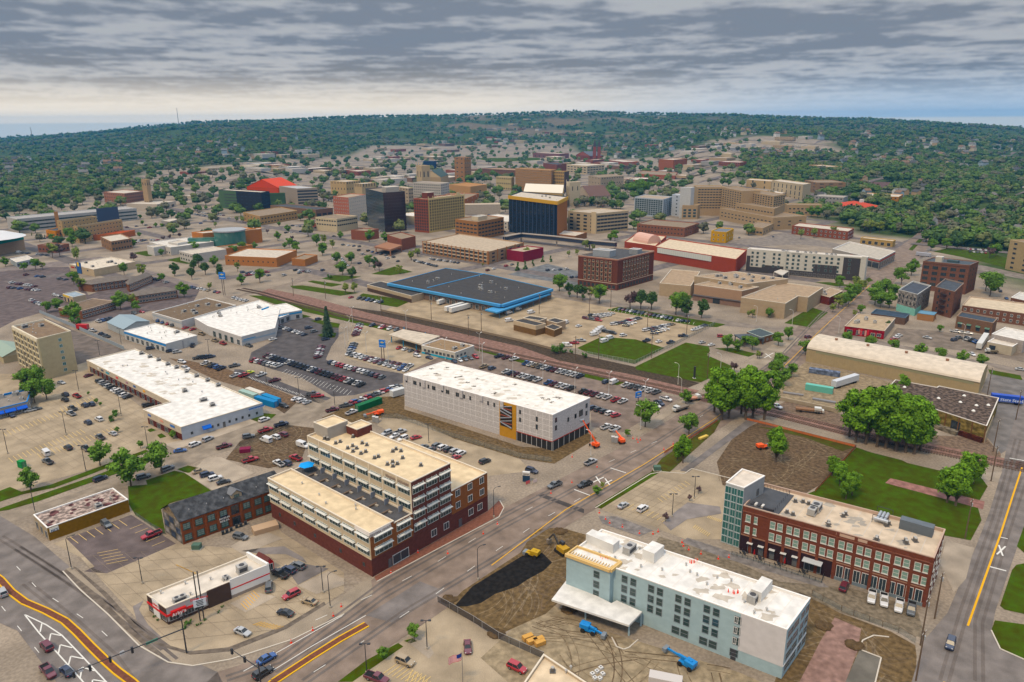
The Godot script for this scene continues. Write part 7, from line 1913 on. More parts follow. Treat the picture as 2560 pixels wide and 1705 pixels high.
	var zones:=[["flat roofed shop in the industrial strip behind downtown",[-467.2,-2524,174.5,-4032],66,1000.0],["low building in the blocks left of the glass tower",[-616.3,-1745,-347.5,-1867],36,190.0],["low building in the blocks behind the cream tower",[-276.7,-1478,-46.7,-1835],34,190.0],["low building between the spired church and the hospital",[203.8,-1438,549.6,-1820],38,240.0],["low building in the blocks beyond the hospital",[474.6,-2148,940,-2328],40,340.0],["small shop beside the green park road",[-79.9,-3195,345.1,-3652],14,260.0],["low building left of the black glass office",[-680.8,-1588,-567.8,-1783],14,120.0],["low building between the cream tower and the event center",[-247.1,-887,-7.8,-875],12,60.0],["low building on the far side of the hospital street",[359.9,-1180,443.7,-1081],10,90.0],["shop in the blocks below the mall row",[-417.4,-765,-306.4,-684],8,70.0],["far building near the spired church",[72.5,-2268,322.1,-1965],30,320.0],["building beyond the red roofed hall",[-786,-2034,-639.7,-2360],20,200.0],["building on the rise right of the spired church",[534.4,-2874,1145,-3210],20,300.0]]
	for z in zones:
		var a:=Vector2(z[1][0],z[1][1])
		var e:=Vector2(z[1][2],z[1][3])
		var used:={}
		for i in z[2]:
			var p:=a.lerp(e,(i+g.randf_range(0.1,0.9))/z[2])
			p += p.normalized()*g.randf_range(-0.4,0.6)*z[3]
			if built_on(p,20.0):
				continue
			var tn:Array=tones[[0,0,1,2,3,4,5,5][g.randi() % 8]]
			var w:=g.randf_range(22,64)
			var d:=g.randf_range(18,46)
			var h:=g.randf_range(4.5,11.0)
			var sz:="small" if w<34 else ("long" if w>50 else "square")
			var turn:=du.rotated((PI*0.5 if g.randf()<0.5 else 0.0)+g.randf_range(-0.04,0.04))
			var side:=Vector2(turn.y,-turn.x)
			var c:Array=tn[1]
			var lb:String=sz+" "+tn[0]+" "+z[0].replace("low building","building").replace("flat roofed ","")
			used[lb]=used.get(lb,0)+1
			if used[lb]>1:
				lb += ", "+ORD[used[lb]-1]+" from left"
			var o:=fb("small_building",lb,"building",[p.x,p.y,p.x+side.x*d-turn.x*3.0,p.y+side.y*d-turn.y*3.0,p.x+turn.x*w,p.y+turn.y*w],h,c,[[0.74,0.7,0.64],paleroof,[0.7,0.66,0.6],[0.42,0.38,0.33]][g.randi() % 4],[maxi(1,int(h/3.8)),0,int(w/5),2.2,1.5,"hole"] if g.randf()<0.6 else [])
			o.root.set_meta("group","low commercial buildings "+("in the far strip" if z[3]>250.0 else "round downtown"))
			o.root.position.y=land(p.x,p.y)
func leaf_mat()->StandardMaterial3D:
	if not mats.has("leaf"):
		var m:=StandardMaterial3D.new()
		m.vertex_color_use_as_albedo=true
		m.roughness=0.8
		m.metallic_specular=0.25
		m.backlight_enabled=true
		m.backlight=Color(0.12,0.16,0.05)
		mats["leaf"]=m
	return mats["leaf"]
func leaf_cards(s:Shape,at:Vector3,r:Vector3,n:int,size:float,g:RandomNumberGenerator)->void:
	for i in n:
		var d:=Vector3(g.randfn(),g.randfn(),g.randfn()).normalized()
		if d.y<-0.5:
			d.y=-d.y
		var p:=at+d*r*g.randf_range(0.7,1.3)
		var e:=d.cross(Vector3(g.randfn(),g.randfn(),g.randfn())).normalized()
		var f:=(d*g.randf_range(-0.9,0.9)+d.cross(e)).normalized()
		var z:=size*g.randf_range(0.5,1.6)
		var k:=s.tint
		s.tint=k*g.randf_range(0.72,1.3)
		s.tri(p-e*z*0.6,p+e*z*0.6,p+f*z)
		s.tri(p+e*z*0.6,p-e*z*0.6,p-f*z*0.8)
		s.tint=k
const KINDS:={
	"round":[0.22,0.78,17,80,0.038,[0.105,0.2,0.022],"round green tree"],
	"dark":[0.18,0.62,15,80,0.038,[0.06,0.115,0.03],"dark green tree"],
	"tall":[0.1,0.44,34,110,0.024,[0.125,0.25,0.016],"tall bright green tree"],
	"spring":[0.25,0.72,13,30,0.045,[0.18,0.225,0.04],"yellow green tree"],
	"purple":[0.25,0.75,13,30,0.045,[0.11,0.07,0.07],"purple brown tree"],
	"cone":[0.08,0.55,12,50,0.05,[0.06,0.135,0.03],"cone shaped green tree"],
	"bush":[0.02,1.1,8,40,0.07,[0.07,0.15,0.025],"round bush"],
	"fir":[0.06,0.5,0,0,0.0,[0.04,0.075,0.042],"dark conifer"],
}
func tree_shapes(kind:String,variant:int)->Array:
	var key:="tree %s %d" % [kind,variant]
	if shapes.has(key):
		return shapes[key]
	var g:=RandomNumberGenerator.new()
	g.seed=key.hash()
	var k:Array=KINDS[kind]
	var col:Array=k[5]
	var c:=Shape.new()
	var t:=Shape.new()
	if kind == "fir":
		for i in 11:
			var y:=0.08+0.9*i/11.0
			var r:=0.24*(1.0-y)+0.015
			for j in 34:
				var a:=g.randf()*TAU
				var d:=Vector3(cos(a),0,sin(a))
				var e:=Vector3(-d.z,0,d.x)
				c.tint=Color(col[0],col[1],col[2])*g.randf_range(0.6,1.35)
				var b:=Vector3(0,y+g.randf_range(0.0,0.09),0)
				c.tri(b+e*0.02,b-e*0.02,b+d*r*g.randf_range(0.7,1.15)-Vector3(0,0.05,0)+e*0.03)
				c.tri(b+d*r*0.5+e*0.04,b+d*r*0.5-e*0.04,b+d*r*g.randf_range(0.8,1.1)-Vector3(0,0.06,0))
			c.tint=Color(col[0],col[1],col[2])*0.8
			c.tube(Vector3(0,y-0.04,0),Vector3(0,y+0.09,0),r*0.7,r*0.25,7)
		t.tube(Vector3.ZERO,Vector3(0,0.4,0),0.02,0.014,7)
	else:
		var base:float=k[0]
		var rw:float=k[1]*0.5
		var mid:=(1.0+base)*0.5
		var rh:=(1.0-base)*0.5
		t.tube(Vector3(0,-0.02,0),Vector3(0.01,mid,0),0.024,0.012,7)
		for i in k[2]:
			var d:=Vector3(g.randfn(),g.randfn()*0.95,g.randfn()).normalized()
			var far:=g.randf_range(0.4,0.86)
			var p:=Vector3(d.x*rw*far,mid+d.y*rh*far,d.z*rw*far)
			if kind == "cone":
				var y:=g.randf()
				p=Vector3(d.x,0,d.z).normalized()*rw*0.6*(1.0-y)+Vector3(0,base+y*(1.0-base)*0.9,0)
			var lr:=g.randf_range(0.24,0.45)*minf(rw,rh*1.1)
			if kind == "tall":
				lr=g.randf_range(0.26,0.5)*rw
			if kind == "cone":
				lr *= 1.2-p.y*0.7
			c.tint=Color(col[0],col[1],col[2])*g.randf_range(0.72,1.25)
			var rv:=Vector3(lr,lr*g.randf_range(0.8,1.15),lr)
			c.blob(p,rv*0.74,0.25,g,5)
			leaf_cards(c,p,rv,k[3],k[4],g)
			t.tube(Vector3(0,base*g.randf_range(0.9,1.6),0),p,0.009,0.004,5,false)
	var m:=[t.put(ArrayMesh.new(),mat(0.12,0.095,0.075,0.95)),c.put(ArrayMesh.new(),leaf_mat(),true)]
	shapes[key]=m
	return m
func plant(kind:String,h:float,at:Vector3,label:String,group:String,g:RandomNumberGenerator)->void:
	var t:=thing("bush" if kind == "bush" else ("conifer_tree" if kind == "fir" else "leafy_tree"),label,"bush" if kind == "bush" else "tree",at,group,g.randf()*TAU)
	var m:=tree_shapes(kind,g.randi() % (3 if kind in ["round","tall","dark"] else 2))
	var s:=Transform3D(Basis.from_scale(Vector3(h*g.randf_range(0.92,1.1),h,h*g.randf_range(0.92,1.1))))
	part(t,"trunk",m[0],null,s)
	part(t,"crown",m[1],null,s)
func grove(where:String,spots:Array,tall:Array,kinds:String)->void:
	var g:=RandomNumberGenerator.new()
	g.seed=where.hash()
	var names:={"m":"round","d":"dark","c":"tall","y":"spring","p":"purple","t":"cone","b":"bush","f":"fir"}
	var rows:=[]
	for i in spots.size()/2:
		var k:=kinds[i % kinds.length()]
		rows.append([spots[i*2]/maxf(1.0,-spots[i*2+1]),spots[i*2],spots[i*2+1],tall[i % tall.size()],names[k]])
	rows.sort_custom(func(p,q):return p[0]<q[0])
	var total:={}
	var used:={}
	for r in rows:
		total[r[4]]=total.get(r[4],0)+1
	for r in rows:
		used[r[4]]=used.get(r[4],0)+1
		var lb:String=KINDS[r[4]][6]+" "+where
		if total[r[4]]>1:
			lb += ", %s from left" % ORD[used[r[4]]-1]
		plant(r[4],r[3]*(1.22 if r[3] >= 5.0 and r[4] != "tall" else 1.0),Vector3(r[1],land(r[1],r[2]),r[2]),lb,("trees "+where) if rows.size()>1 else "",g)
func make_trees()->void:
	grove("along the strip mall lot lawn",[-150.8,-246.5,-164.4,-227.8,-125.1,-239.6],[7.5,6.5,10.0],"m")
	grove("at the end of the tan brick shop",[-131.5,-230.1],[11.0],"m")
	grove("in the strip mall lot islands",[-170.1,-294.7,-167.2,-288.3,-143.1,-261.1,-159.8,-276.3,-134.4,-269.9,-185.7,-308.9,-181.9,-305.4,-195,-319.5],[3.4,3.6,3.2,2.6,3.4,2.4,2.0,1.8],"bbmmmmmm")
	grove("beside the green kiosk",[-174.1,-241.5],[2.4],"b")
	grove("around the blue awning restaurant",[-223.5,-328.6,-228.4,-327.7,-210.8,-314,-213.8,-310],[9.5,8.5,8.5,9.5],"m")
	grove("around the brick motel",[-273.9,-446.9,-268.3,-440,-261.9,-481.4,-257,-488,-247.6,-474.9,-234.3,-516.9,-307.4,-475,-301.5,-478.7,-320.4,-539.4,-338.5,-561.9,-274.4,-569.3],[11,5.5,10,8,6.5,9,6.5,7.5,9,9,6],"mbmymmmmymm")
	grove("around the cream store",[-318.7,-599.8,-300.4,-593.4,-411.8,-616.9,-407,-624.9,-400.8,-624.6,-442.8,-640.3,-396.7,-669.6,-426,-681.7,-423.7,-689.1,-338.2,-656.7],[8.5,9.5,6.5,8,6,7,8.5,12,11,8],"mymmymyypp")
	grove("in the dark clump by the cross street",[-273.8,-592.5,-254,-578.3,-250.8,-597.5,-270.1,-630.7,-235.2,-587.2,-207.6,-557.6,-195.9,-565.6,-257.1,-632.2,-229,-610.4,-225.4,-541.2,-266,-611.7],[9.5,9,9.5,11,9,7,9,8,7,5,9],"dddddmmmyyd")
	grove("standing on the car dealer's grass island",[-107.2,-414],[15.0],"f")
	grove("on the lawns by the arterial street",[-144.8,-580.1,-137.2,-592.4,-125.2,-570.7,-152.9,-641.6,-140.3,-641.1,-122.3,-628.6,-110.2,-608,-114.6,-612.5,-91.7,-595.4,-120.2,-523.8,-114.9,-528.2,-176.1,-685.4,-89.8,-657.8,-87.3,-679.6],[4,9.5,9.5,9,9,8.5,8,9.5,7,7,7,8,7,6],"bmdmmmpdyyymyy")
	grove("between the depot and the dark brick office",[34.8,-528.2,40.6,-508.5,45.9,-506.1,49.2,-498.3,54.9,-500.7,59.6,-489.7],[11,9,9,9.5,8,11],"mdddym")
	grove("at the back of the depot car park",[78.1,-474.5,84.8,-472.3,91.7,-471.4,104.7,-457.6,110.4,-452.5,118.9,-448.7,110.6,-467.8],[11,12,11,12,10,10.5,11],"pddmddm")
	grove("in a trimmed row by the blue grey lot",[5.3,-606.3,11.3,-612.3,18.2,-622.1,27.7,-644.2,34.6,-645.4],[6.5,6.5,5.5,5,5],"t")
	grove("near the maroon box",[12.8,-658.8,-24.5,-625,52.2,-668.8,60.7,-677.4],[6.5,3,5,5],"y")
	grove("by the fence of the bright lawn",[24.5,-377.9,37.9,-370.2,31.8,-378.5,28,-378.6],[5.5,3,2.2,2.5],"b")
	grove("on the near side of the avenue pavement",[53.9,-278.4,45.4,-268.6,76.1,-303.3],[10,3.2,5.5],"m")
	grove("along the orange fence by the avenue",[69.8,-270.2,61.8,-245.2,60.2,-247],[7.5,12,8],"mcc")
	grove("by the level crossing on the avenue",[86.7,-284.8,86,-293.5,90.3,-287.1,98.3,-289.8,96.9,-285.4,104.5,-285,100.3,-286.9,97,-291.7],[25,21,23,24,24,25,22,21],"c")
	grove("in the big grove beside the tracks",[132.1,-261.8,135.3,-260.4,138.4,-257.8,141.1,-256.5,143.6,-253.9,146.6,-252.6,149.2,-251.3,153.6,-255.2,132.1,-267.4,145.5,-264.5,140.1,-268.4,152.9,-262.8,148.6,-261.8],[24,25,26,27,26,25,23,21,21,23,22,22,23],"c")
	grove("in the ploughed dirt plot",[95.6,-245],[15],"c")
	grove("growing beside the old brown roofed shed",[173.4,-308.4],[12],"c")
	grove("in the green field by the tracks",[142.5,-213,140.9,-215,156.9,-227.6,150.1,-222.7],[16,14,13,15],"c")
	grove("between the orange fence and the brick block",[109.1,-217.5,112.3,-220.1,111.4,-234,111,-226.6],[11,10,9,10],"c")
	grove("along the street behind the quonset warehouse",[184.8,-390.4,193.7,-383.3,202.6,-375.3,212.2,-367,219,-360.4,226.4,-354.2,233.5,-348.6],[6.2],"m")
	grove("along the avenue by the scrap yard",[154.9,-371.9,127.8,-340.1,132.9,-348,134.5,-336.6,125.9,-325.4,127.6,-342.7],[7,7,7.5,6,7,5],"m")
	grove("around the small bank",[146.3,-388.6,155.8,-399.7,127.8,-366.4,116.1,-380.9,120.9,-379,127.1,-386.7,129.7,-381.4,109.4,-344.8,129,-367.1],[6.5,6.5,4.5,7.5,5.5,5.5,6.5,5,4],"mmymmmmpp")
	grove("against the tan concrete hall",[161,-449,151,-448.5,149.2,-451.4],[5.5,5,4.5],"myy")
	grove("lining the street beside the concrete hall",[214.1,-470.6,225.7,-482,237.8,-499.5,255.1,-524.5,206.2,-460.6,241.7,-533.1,254.3,-534.1,219.3,-476.2,234.7,-500.4,246.5,-513.3],[9,9,9,7,5.5,7.5,7.5,8,8,8],"ymmyymymmy")
	grove("across the street from the white hotel",[291.1,-541.3,315.4,-573.8,242.6,-480.3,258.7,-501.9,261.5,-494.5,242.6,-472.4,247.4,-470.8,222.9,-458,216.1,-451],[11,11,12,11,9,9,9,5,4.5],"mmmmmmmmy")
	grove("beside the brown brick warehouse",[332.8,-501.8,340.7,-519.5,249.2,-414.1,220.7,-418.8],[15,12,4.5,5],"mmmd")
	grove("round the downtown car parks",[-245.7,-777,-251.7,-836,-195.3,-740,-190.9,-753,-176,-684.8,-176.1,-725,-180.3,-782,-223.7,-727,-204.6,-701,-220.7,-732,-147.2,-765,-128.8,-757,-90,-656.7,-85.8,-673.2,-314.1,-896,-251.3,-722,-229.9,-776,-271.8,-825,-276.2,-885,-332.3,-922],[8,7,10,9,10,8,7,5,9,8,10,9,8,7,7,6,5,5,5,6],"mmmymymmmmmmyyymppmy")
	grove("on the plaza beside the skywalk",[71.2,-702,78,-702,106,-754,13.7,-660.4,101.5,-754],[9,6,10,9,7],"yymym")
	grove("around the brown gabled church",[113.8,-1139,137.1,-1132,152.7,-1137,161.6,-1141,172.7,-1148],[9,11,11,8,8],"m")
	grove("in the big clump above the parking ramp",[201.2,-1232,211.7,-1241,222.2,-1249,201.7,-1270,236.4,-1287,228.4,-1330],[17,19,18,15,15,17],"m")
	grove("along the hospital street",[384.3,-933,407.7,-958,378.8,-940,523.7,-1185,495.4,-1147,535.7,-1184,572.2,-1231,421.1,-1067,332.6,-864,299,-762,315.6,-770,335.6,-769],[12,11,11,12,11,11,9,11,9,9,9,11],"mmmmmmmtmyyy")
	grove("in the dark row below the red roofed house",[395,-889,397.6,-877,407.6,-883,407.6,-865,420.1,-876,419.9,-859,429.9,-864,429.4,-848,439.3,-853,438.7,-837,445.9,-836,445.2,-821,464.4,-841,483,-862,426.1,-899,441.5,-898,458.7,-886],[11,12,11],"dmddyddmddyd")
	grove("on the right of the park street",[392.5,-686.9,412.1,-716,434.6,-747,457.8,-782,479,-809,495.8,-829,513.5,-849,410.7,-693.4,420.3,-693,423.7,-740,446.2,-747,438,-715,454.6,-730,459.9,-722],[10,9,11],"mddmdmd")
	grove("among the houses right of the park",[576.5,-995,593.2,-1085,608.2,-1090,660.9,-1165,605.9,-984,593.3,-921,538.4,-853,515.2,-793,508.1,-757,574.6,-851,432.9,-654.4,423.3,-648.3,468.9,-699.9,621.7,-1042,627.7,-1074,637.9,-952,630.8,-926],[13,8,8,10,9,16,11,10,12,11,10,9,9,8,8,10,10],"mttmmdymffmpdmfdm")
	grove("around the striped hotel and its lots",[-402.8,-679.9,-477.6,-800,-458.5,-777,-445.6,-748,-450.5,-773,-380.1,-741,-390.7,-728,-704,-1096,-484.7,-780,-533,-823,-524.2,-818,-508.1,-806],[9,10,11,10,8,7,7,7,7,4,4,4],"ymmmymmfmttt")
	grove("dotted over the big lot by the mall row",[-484.7,-994,-422.8,-883,-412.4,-876,-449.6,-906,-406.1,-807,-367,-780,-365.5,-790,-415.3,-964,-483.6,-1111,-481.6,-967,-359.8,-803,-428.1,-1049,-412.9,-1041],[5],"mmmmmppymmpmm")
	grove("beside the museum",[-414.2,-1088,-342.2,-928,-334.5,-927,-391.7,-1050,-379.1,-1050,-305.3,-710,-313.5,-720,-288.7,-700,-267.5,-702,-260.1,-711,-262.2,-698.9,-352.1,-884,-326.6,-686.7],[9,7,7,7,7,8,7,5,6,8,6,6,6],"myymmmmmmmmym")
	grove("on the pavement by the avenue cones",[28,-221.4,30.4,-226.3],[3.6,2.6],"my")
	grove("at the flag pole lot",[-24.1,-150.7,-30.3,-143.9],[4.0,3.4],"m")
	grove("in the restaurant's stone bed",[-81.8,-156.8,-80.9,-157.1,-81.2,-155.6,-81.6,-154.9,-78.7,-156.2,-78.1,-156.7,-89.6,-158.3,-91,-159.6,-77.6,-158.2,-75.2,-161.2,-75.2,-163.4],[1.2,1.3,1.1,0.8,0.8,0.7,0.7,0.8,0.7,0.8,0.8],"b")
	grove("in the lot islands by the stair tower",[57.7,-217.2,61.9,-221.9,47.3,-204],[2.6,3.0,3.4],"p")
	var g:=RandomNumberGenerator.new()
	g.seed=4711
	var gaps:=FastNoiseLite.new()
	gaps.seed=8
	gaps.frequency=0.004
	var spots:=[]
	for i in 36000:
		var az:=g.randf_range(-38.0,38.0)
		var d:=820.0*exp(g.randf()*2.05)
		var p:=Vector2(sin(deg_to_rad(az)),-cos(deg_to_rad(az)))*d
		var s:=g.randf()
		if Geometry2D.is_point_in_polygon(p,clear_zone) and s>(0.035 if d<1000.0 else 0.16):
			continue
		if in_street(p) or bald(p.x,p.y) or (az>10.0 and d<1500.0 and s>0.6):
			continue
		if built_on(p,7.0) or (d<1500.0 and built_on(p*(1.0-22.0/d),0.0)):
			continue
		if gaps.get_noise_2d(p.x,p.y)>0.24 and s>0.25:
			continue
		spots.append([d,p,g.randf(),s])
	spots.sort_custom(func(a,b):return a[0]<b[0])
	var near:=0
	var rest:=[]
	for s in spots:
		if near<40 and s[3]>0.16 and s[0]>860.0:
			near += 1
			plant(["round","dark","round","spring"][int(s[2]*3.99)],10.0+s[2]*5.0,Vector3(s[1].x,land(s[1].x,s[1].y),s[1].y),"leafy tree at the edge of the wooded streets beyond downtown","trees of the wooded streets beyond downtown",g)
		else:
			rest.append(s)
	for v in 2:
		var c:=Shape.new()
		var q:=RandomNumberGenerator.new()
		q.seed=60+v
		for i in 6:
			var d:=Vector3(q.randfn(),q.randfn()*0.6,q.randfn()).normalized()
			c.tint=Color(1,1,1)*q.randf_range(0.72,1.3)
			var r:=q.randf_range(0.2,0.3)
			var at:=Vector3(d.x*0.26,0.58+d.y*0.22,d.z*0.26)
			c.blob(at,Vector3(r,r*0.9,r),0.2,q,4)
			leaf_cards(c,at,Vector3(r,r,r),14,0.1,q)
		c.tint=Color(0.5,0.45,0.4)
		c.tube(Vector3.ZERO,Vector3(0,0.5,0),0.03,0.02,5)
		var mm:=MultiMesh.new()
		mm.transform_format=MultiMesh.TRANSFORM_3D
		mm.use_colors=true
		mm.mesh=c.put(ArrayMesh.new(),leaf_mat(),true)
		var mine:=[]
		for i in rest.size():
			if i % 2 == v:
				mine.append(rest[i])
		mm.instance_count=mine.size()
		for i in mine.size():
			var s:Array=mine[i]
			var p:Vector2=s[1]
			var h:float=9.0+7.0*s[2]+(3.0 if s[0]>3000.0 else 0.0)
			var w:=h*q.randf_range(0.9,1.3)
			mm.set_instance_transform(i,Transform3D(Basis(Vector3.UP,q.randf()*TAU)*Basis.from_scale(Vector3(w,h,w)),Vector3(p.x,land(p.x,p.y)-0.3,p.y)))
			var col:Color=[Color(0.08,0.14,0.03),Color(0.12,0.185,0.04),Color(0.16,0.185,0.065),Color(0.055,0.105,0.03),Color(0.14,0.14,0.085),Color(0.095,0.165,0.03)][q.randi() % 6]
			mm.set_instance_color(i,col)
		var mi:=MultiMeshInstance3D.new()
		mi.name="hillside_forest"
		mi.multimesh=mm
		tag(mi,["mixed green","second layer of mixed green"][v]+" woods covering the hills beyond downtown","forest","","stuff")
		add_child(mi,true)
func built_on(p:Vector2,margin:float)->bool:
	for f in footprints:
		if absf(p.x-f[0].x)+absf(p.y-f[0].y)<260.0:
			if Geometry2D.is_point_in_polygon(p,f):
				return true
			if margin>0.0:
				for i in 4:
					if p.distance_to(Geometry2D.get_closest_point_to_segment(p,f[i],f[(i+1) % 4]))<margin:
						return true
	return false
func make_houses()->void:
	var g:=RandomNumberGenerator.new()
	g.seed=99
	var walls_:=[["white",[0.6,0.58,0.55]],["white",[0.58,0.57,0.56]],["cream",[0.52,0.45,0.35]],["grey",[0.36,0.37,0.38]],["tan",[0.4,0.3,0.2]],["blue grey",[0.3,0.36,0.42]]]
	var roofs:=[["grey roofed",[0.16,0.155,0.15]],["brown roofed",[0.19,0.13,0.095]],["dark roofed",[0.08,0.078,0.08]]]
	var n:=0
	while n<270:
		var az:=g.randf_range(-35.0,35.0)
		var d:=950.0*exp(g.randf()*1.25)
		var p:=Vector2(sin(deg_to_rad(az)),-cos(deg_to_rad(az)))*d
		if Geometry2D.is_point_in_polygon(p,clear_zone) or built_on(p,12.0) or in_street(p):
			continue
		n += 1
		var a:Array=walls_[g.randi() % 6]
		var r:Array=roofs[g.randi() % 3]
		var big:=1.0+(0.5 if d>1800.0 else 0.0)
		var key:="house %s %s %d" % [a[0],r[0],int(big*2)]
		if not shapes.has(key):
			var s:=Shape.new()
			var t:=Shape.new()
			s.box(Vector3(0,3.2,0),Vector3(11,6.4,8)*big)
			for k in [-1,1]:
				t.quad(Vector3(-6,6.2,k*4.6)*big if k>0 else Vector3(6,6.2,-4.6)*big,Vector3(6,6.2,k*4.6)*big if k>0 else Vector3(-6,6.2,-4.6)*big,Vector3(6*k,9.6,0)*big,Vector3(-6*k,9.6,0)*big)
				s.tri(Vector3(5.5*k,6.4,4.0*k)*big,Vector3(5.5*k,6.4,-4.0*k)*big,Vector3(5.5*k,9.4,0)*big)
			t.box(Vector3(2.5,9.6,0.8)*big,Vector3(0.9,2.0,0.9)*big)
			var wc:Array=a[1]
			var rc:Array=r[1]
			shapes[key]=[s.put(ArrayMesh.new(),mat(wc[0],wc[1],wc[2],0.8)),t.put(ArrayMesh.new(),mat(rc[0],rc[1],rc[2],0.9))]
		var where:="left" if az<-12.0 else ("right" if az>12.0 else "middle")
		var h:=thing("house","%s %s house among the trees, %s the %s hillside" % [r[0],a[0],"at the foot of" if d<1350.0 else ("halfway up" if d<2100.0 else "high on"),where],"house",Vector3(p.x,land(p.x,p.y)+(1.5 if d>1800.0 else 0.0),p.y),"houses among the hillside trees, "+where,0.35+PI*0.5*(g.randi() % 2)+g.randf_range(-0.1,0.1))
		part(h,"walls",shapes[key][0])
		part(h,"roof",shapes[key][1])
const PAINT:={"w":["white",0.62,0.62,0.62],"k":["black",0.012,0.013,0.016],"s":["silver",0.36,0.37,0.38],"g":["grey",0.11,0.12,0.13],"r":["red",0.36,0.012,0.022],"m":["maroon",0.12,0.012,0.025],"b":["blue",0.02,0.08,0.26],"n":["navy",0.015,0.026,0.065],"t":["gold",0.32,0.24,0.14],"y":["lime yellow",0.55,0.62,0.01],"o":["orange",0.6,0.14,0.01]}
const TYPES:={"s":["parked_car","car"],"u":["parked_suv","suv"],"p":["pickup_truck","pickup"],"v":["cargo_van","van"]}
func screen()->StandardMaterial3D:
	return mat(0.014,0.018,0.022,0.32)
func ring(x:float,w:float,y0:float,y1:float)->PackedVector3Array:
	var k:=minf(0.16,(y1-y0)*0.3)
	return PackedVector3Array([Vector3(x,y0,-w*0.9),Vector3(x,y0+k,-w),Vector3(x,y1-k,-w),Vector3(x,y1,-w*0.88),Vector3(x,y1,w*0.88),Vector3(x,y1-k,w),Vector3(x,y0+k,w),Vector3(x,y0,w*0.9)])
func cabin(body:Shape,gl:Shape,st:Array,w0:float,w1:float,yb:float,yt:float)->void:
	var p:Array=[]
	for s in [-1.0,1.0]:
		p.append([Vector3(st[0],yb,w0*s),Vector3(st[1],yt,w1*s),Vector3(st[2],yt,w1*s),Vector3(st[3],yb,w0*s)])
	var l:Array=p[0]
	var r:Array=p[1]
	gl.quad(r[0],l[0],l[1],r[1])
	gl.quad(l[3],r[3],r[2],l[2])
	gl.quad(r[3],r[0],r[1],r[2])
	gl.quad(l[0],l[3],l[2],l[1])
	body.box(Vector3((st[1]+st[2])*0.5,yt+0.02,0),Vector3(st[1]-st[2]+0.06,0.07,w1*2.0+0.04))
	for q in [l,r]:
		body.bar(q[0],q[1],0.07,0.07)
		body.bar(q[3],q[2],0.09,0.09)
		body.bar(q[0].lerp(q[3],0.5),q[1].lerp(q[2],0.5),0.07,0.09)
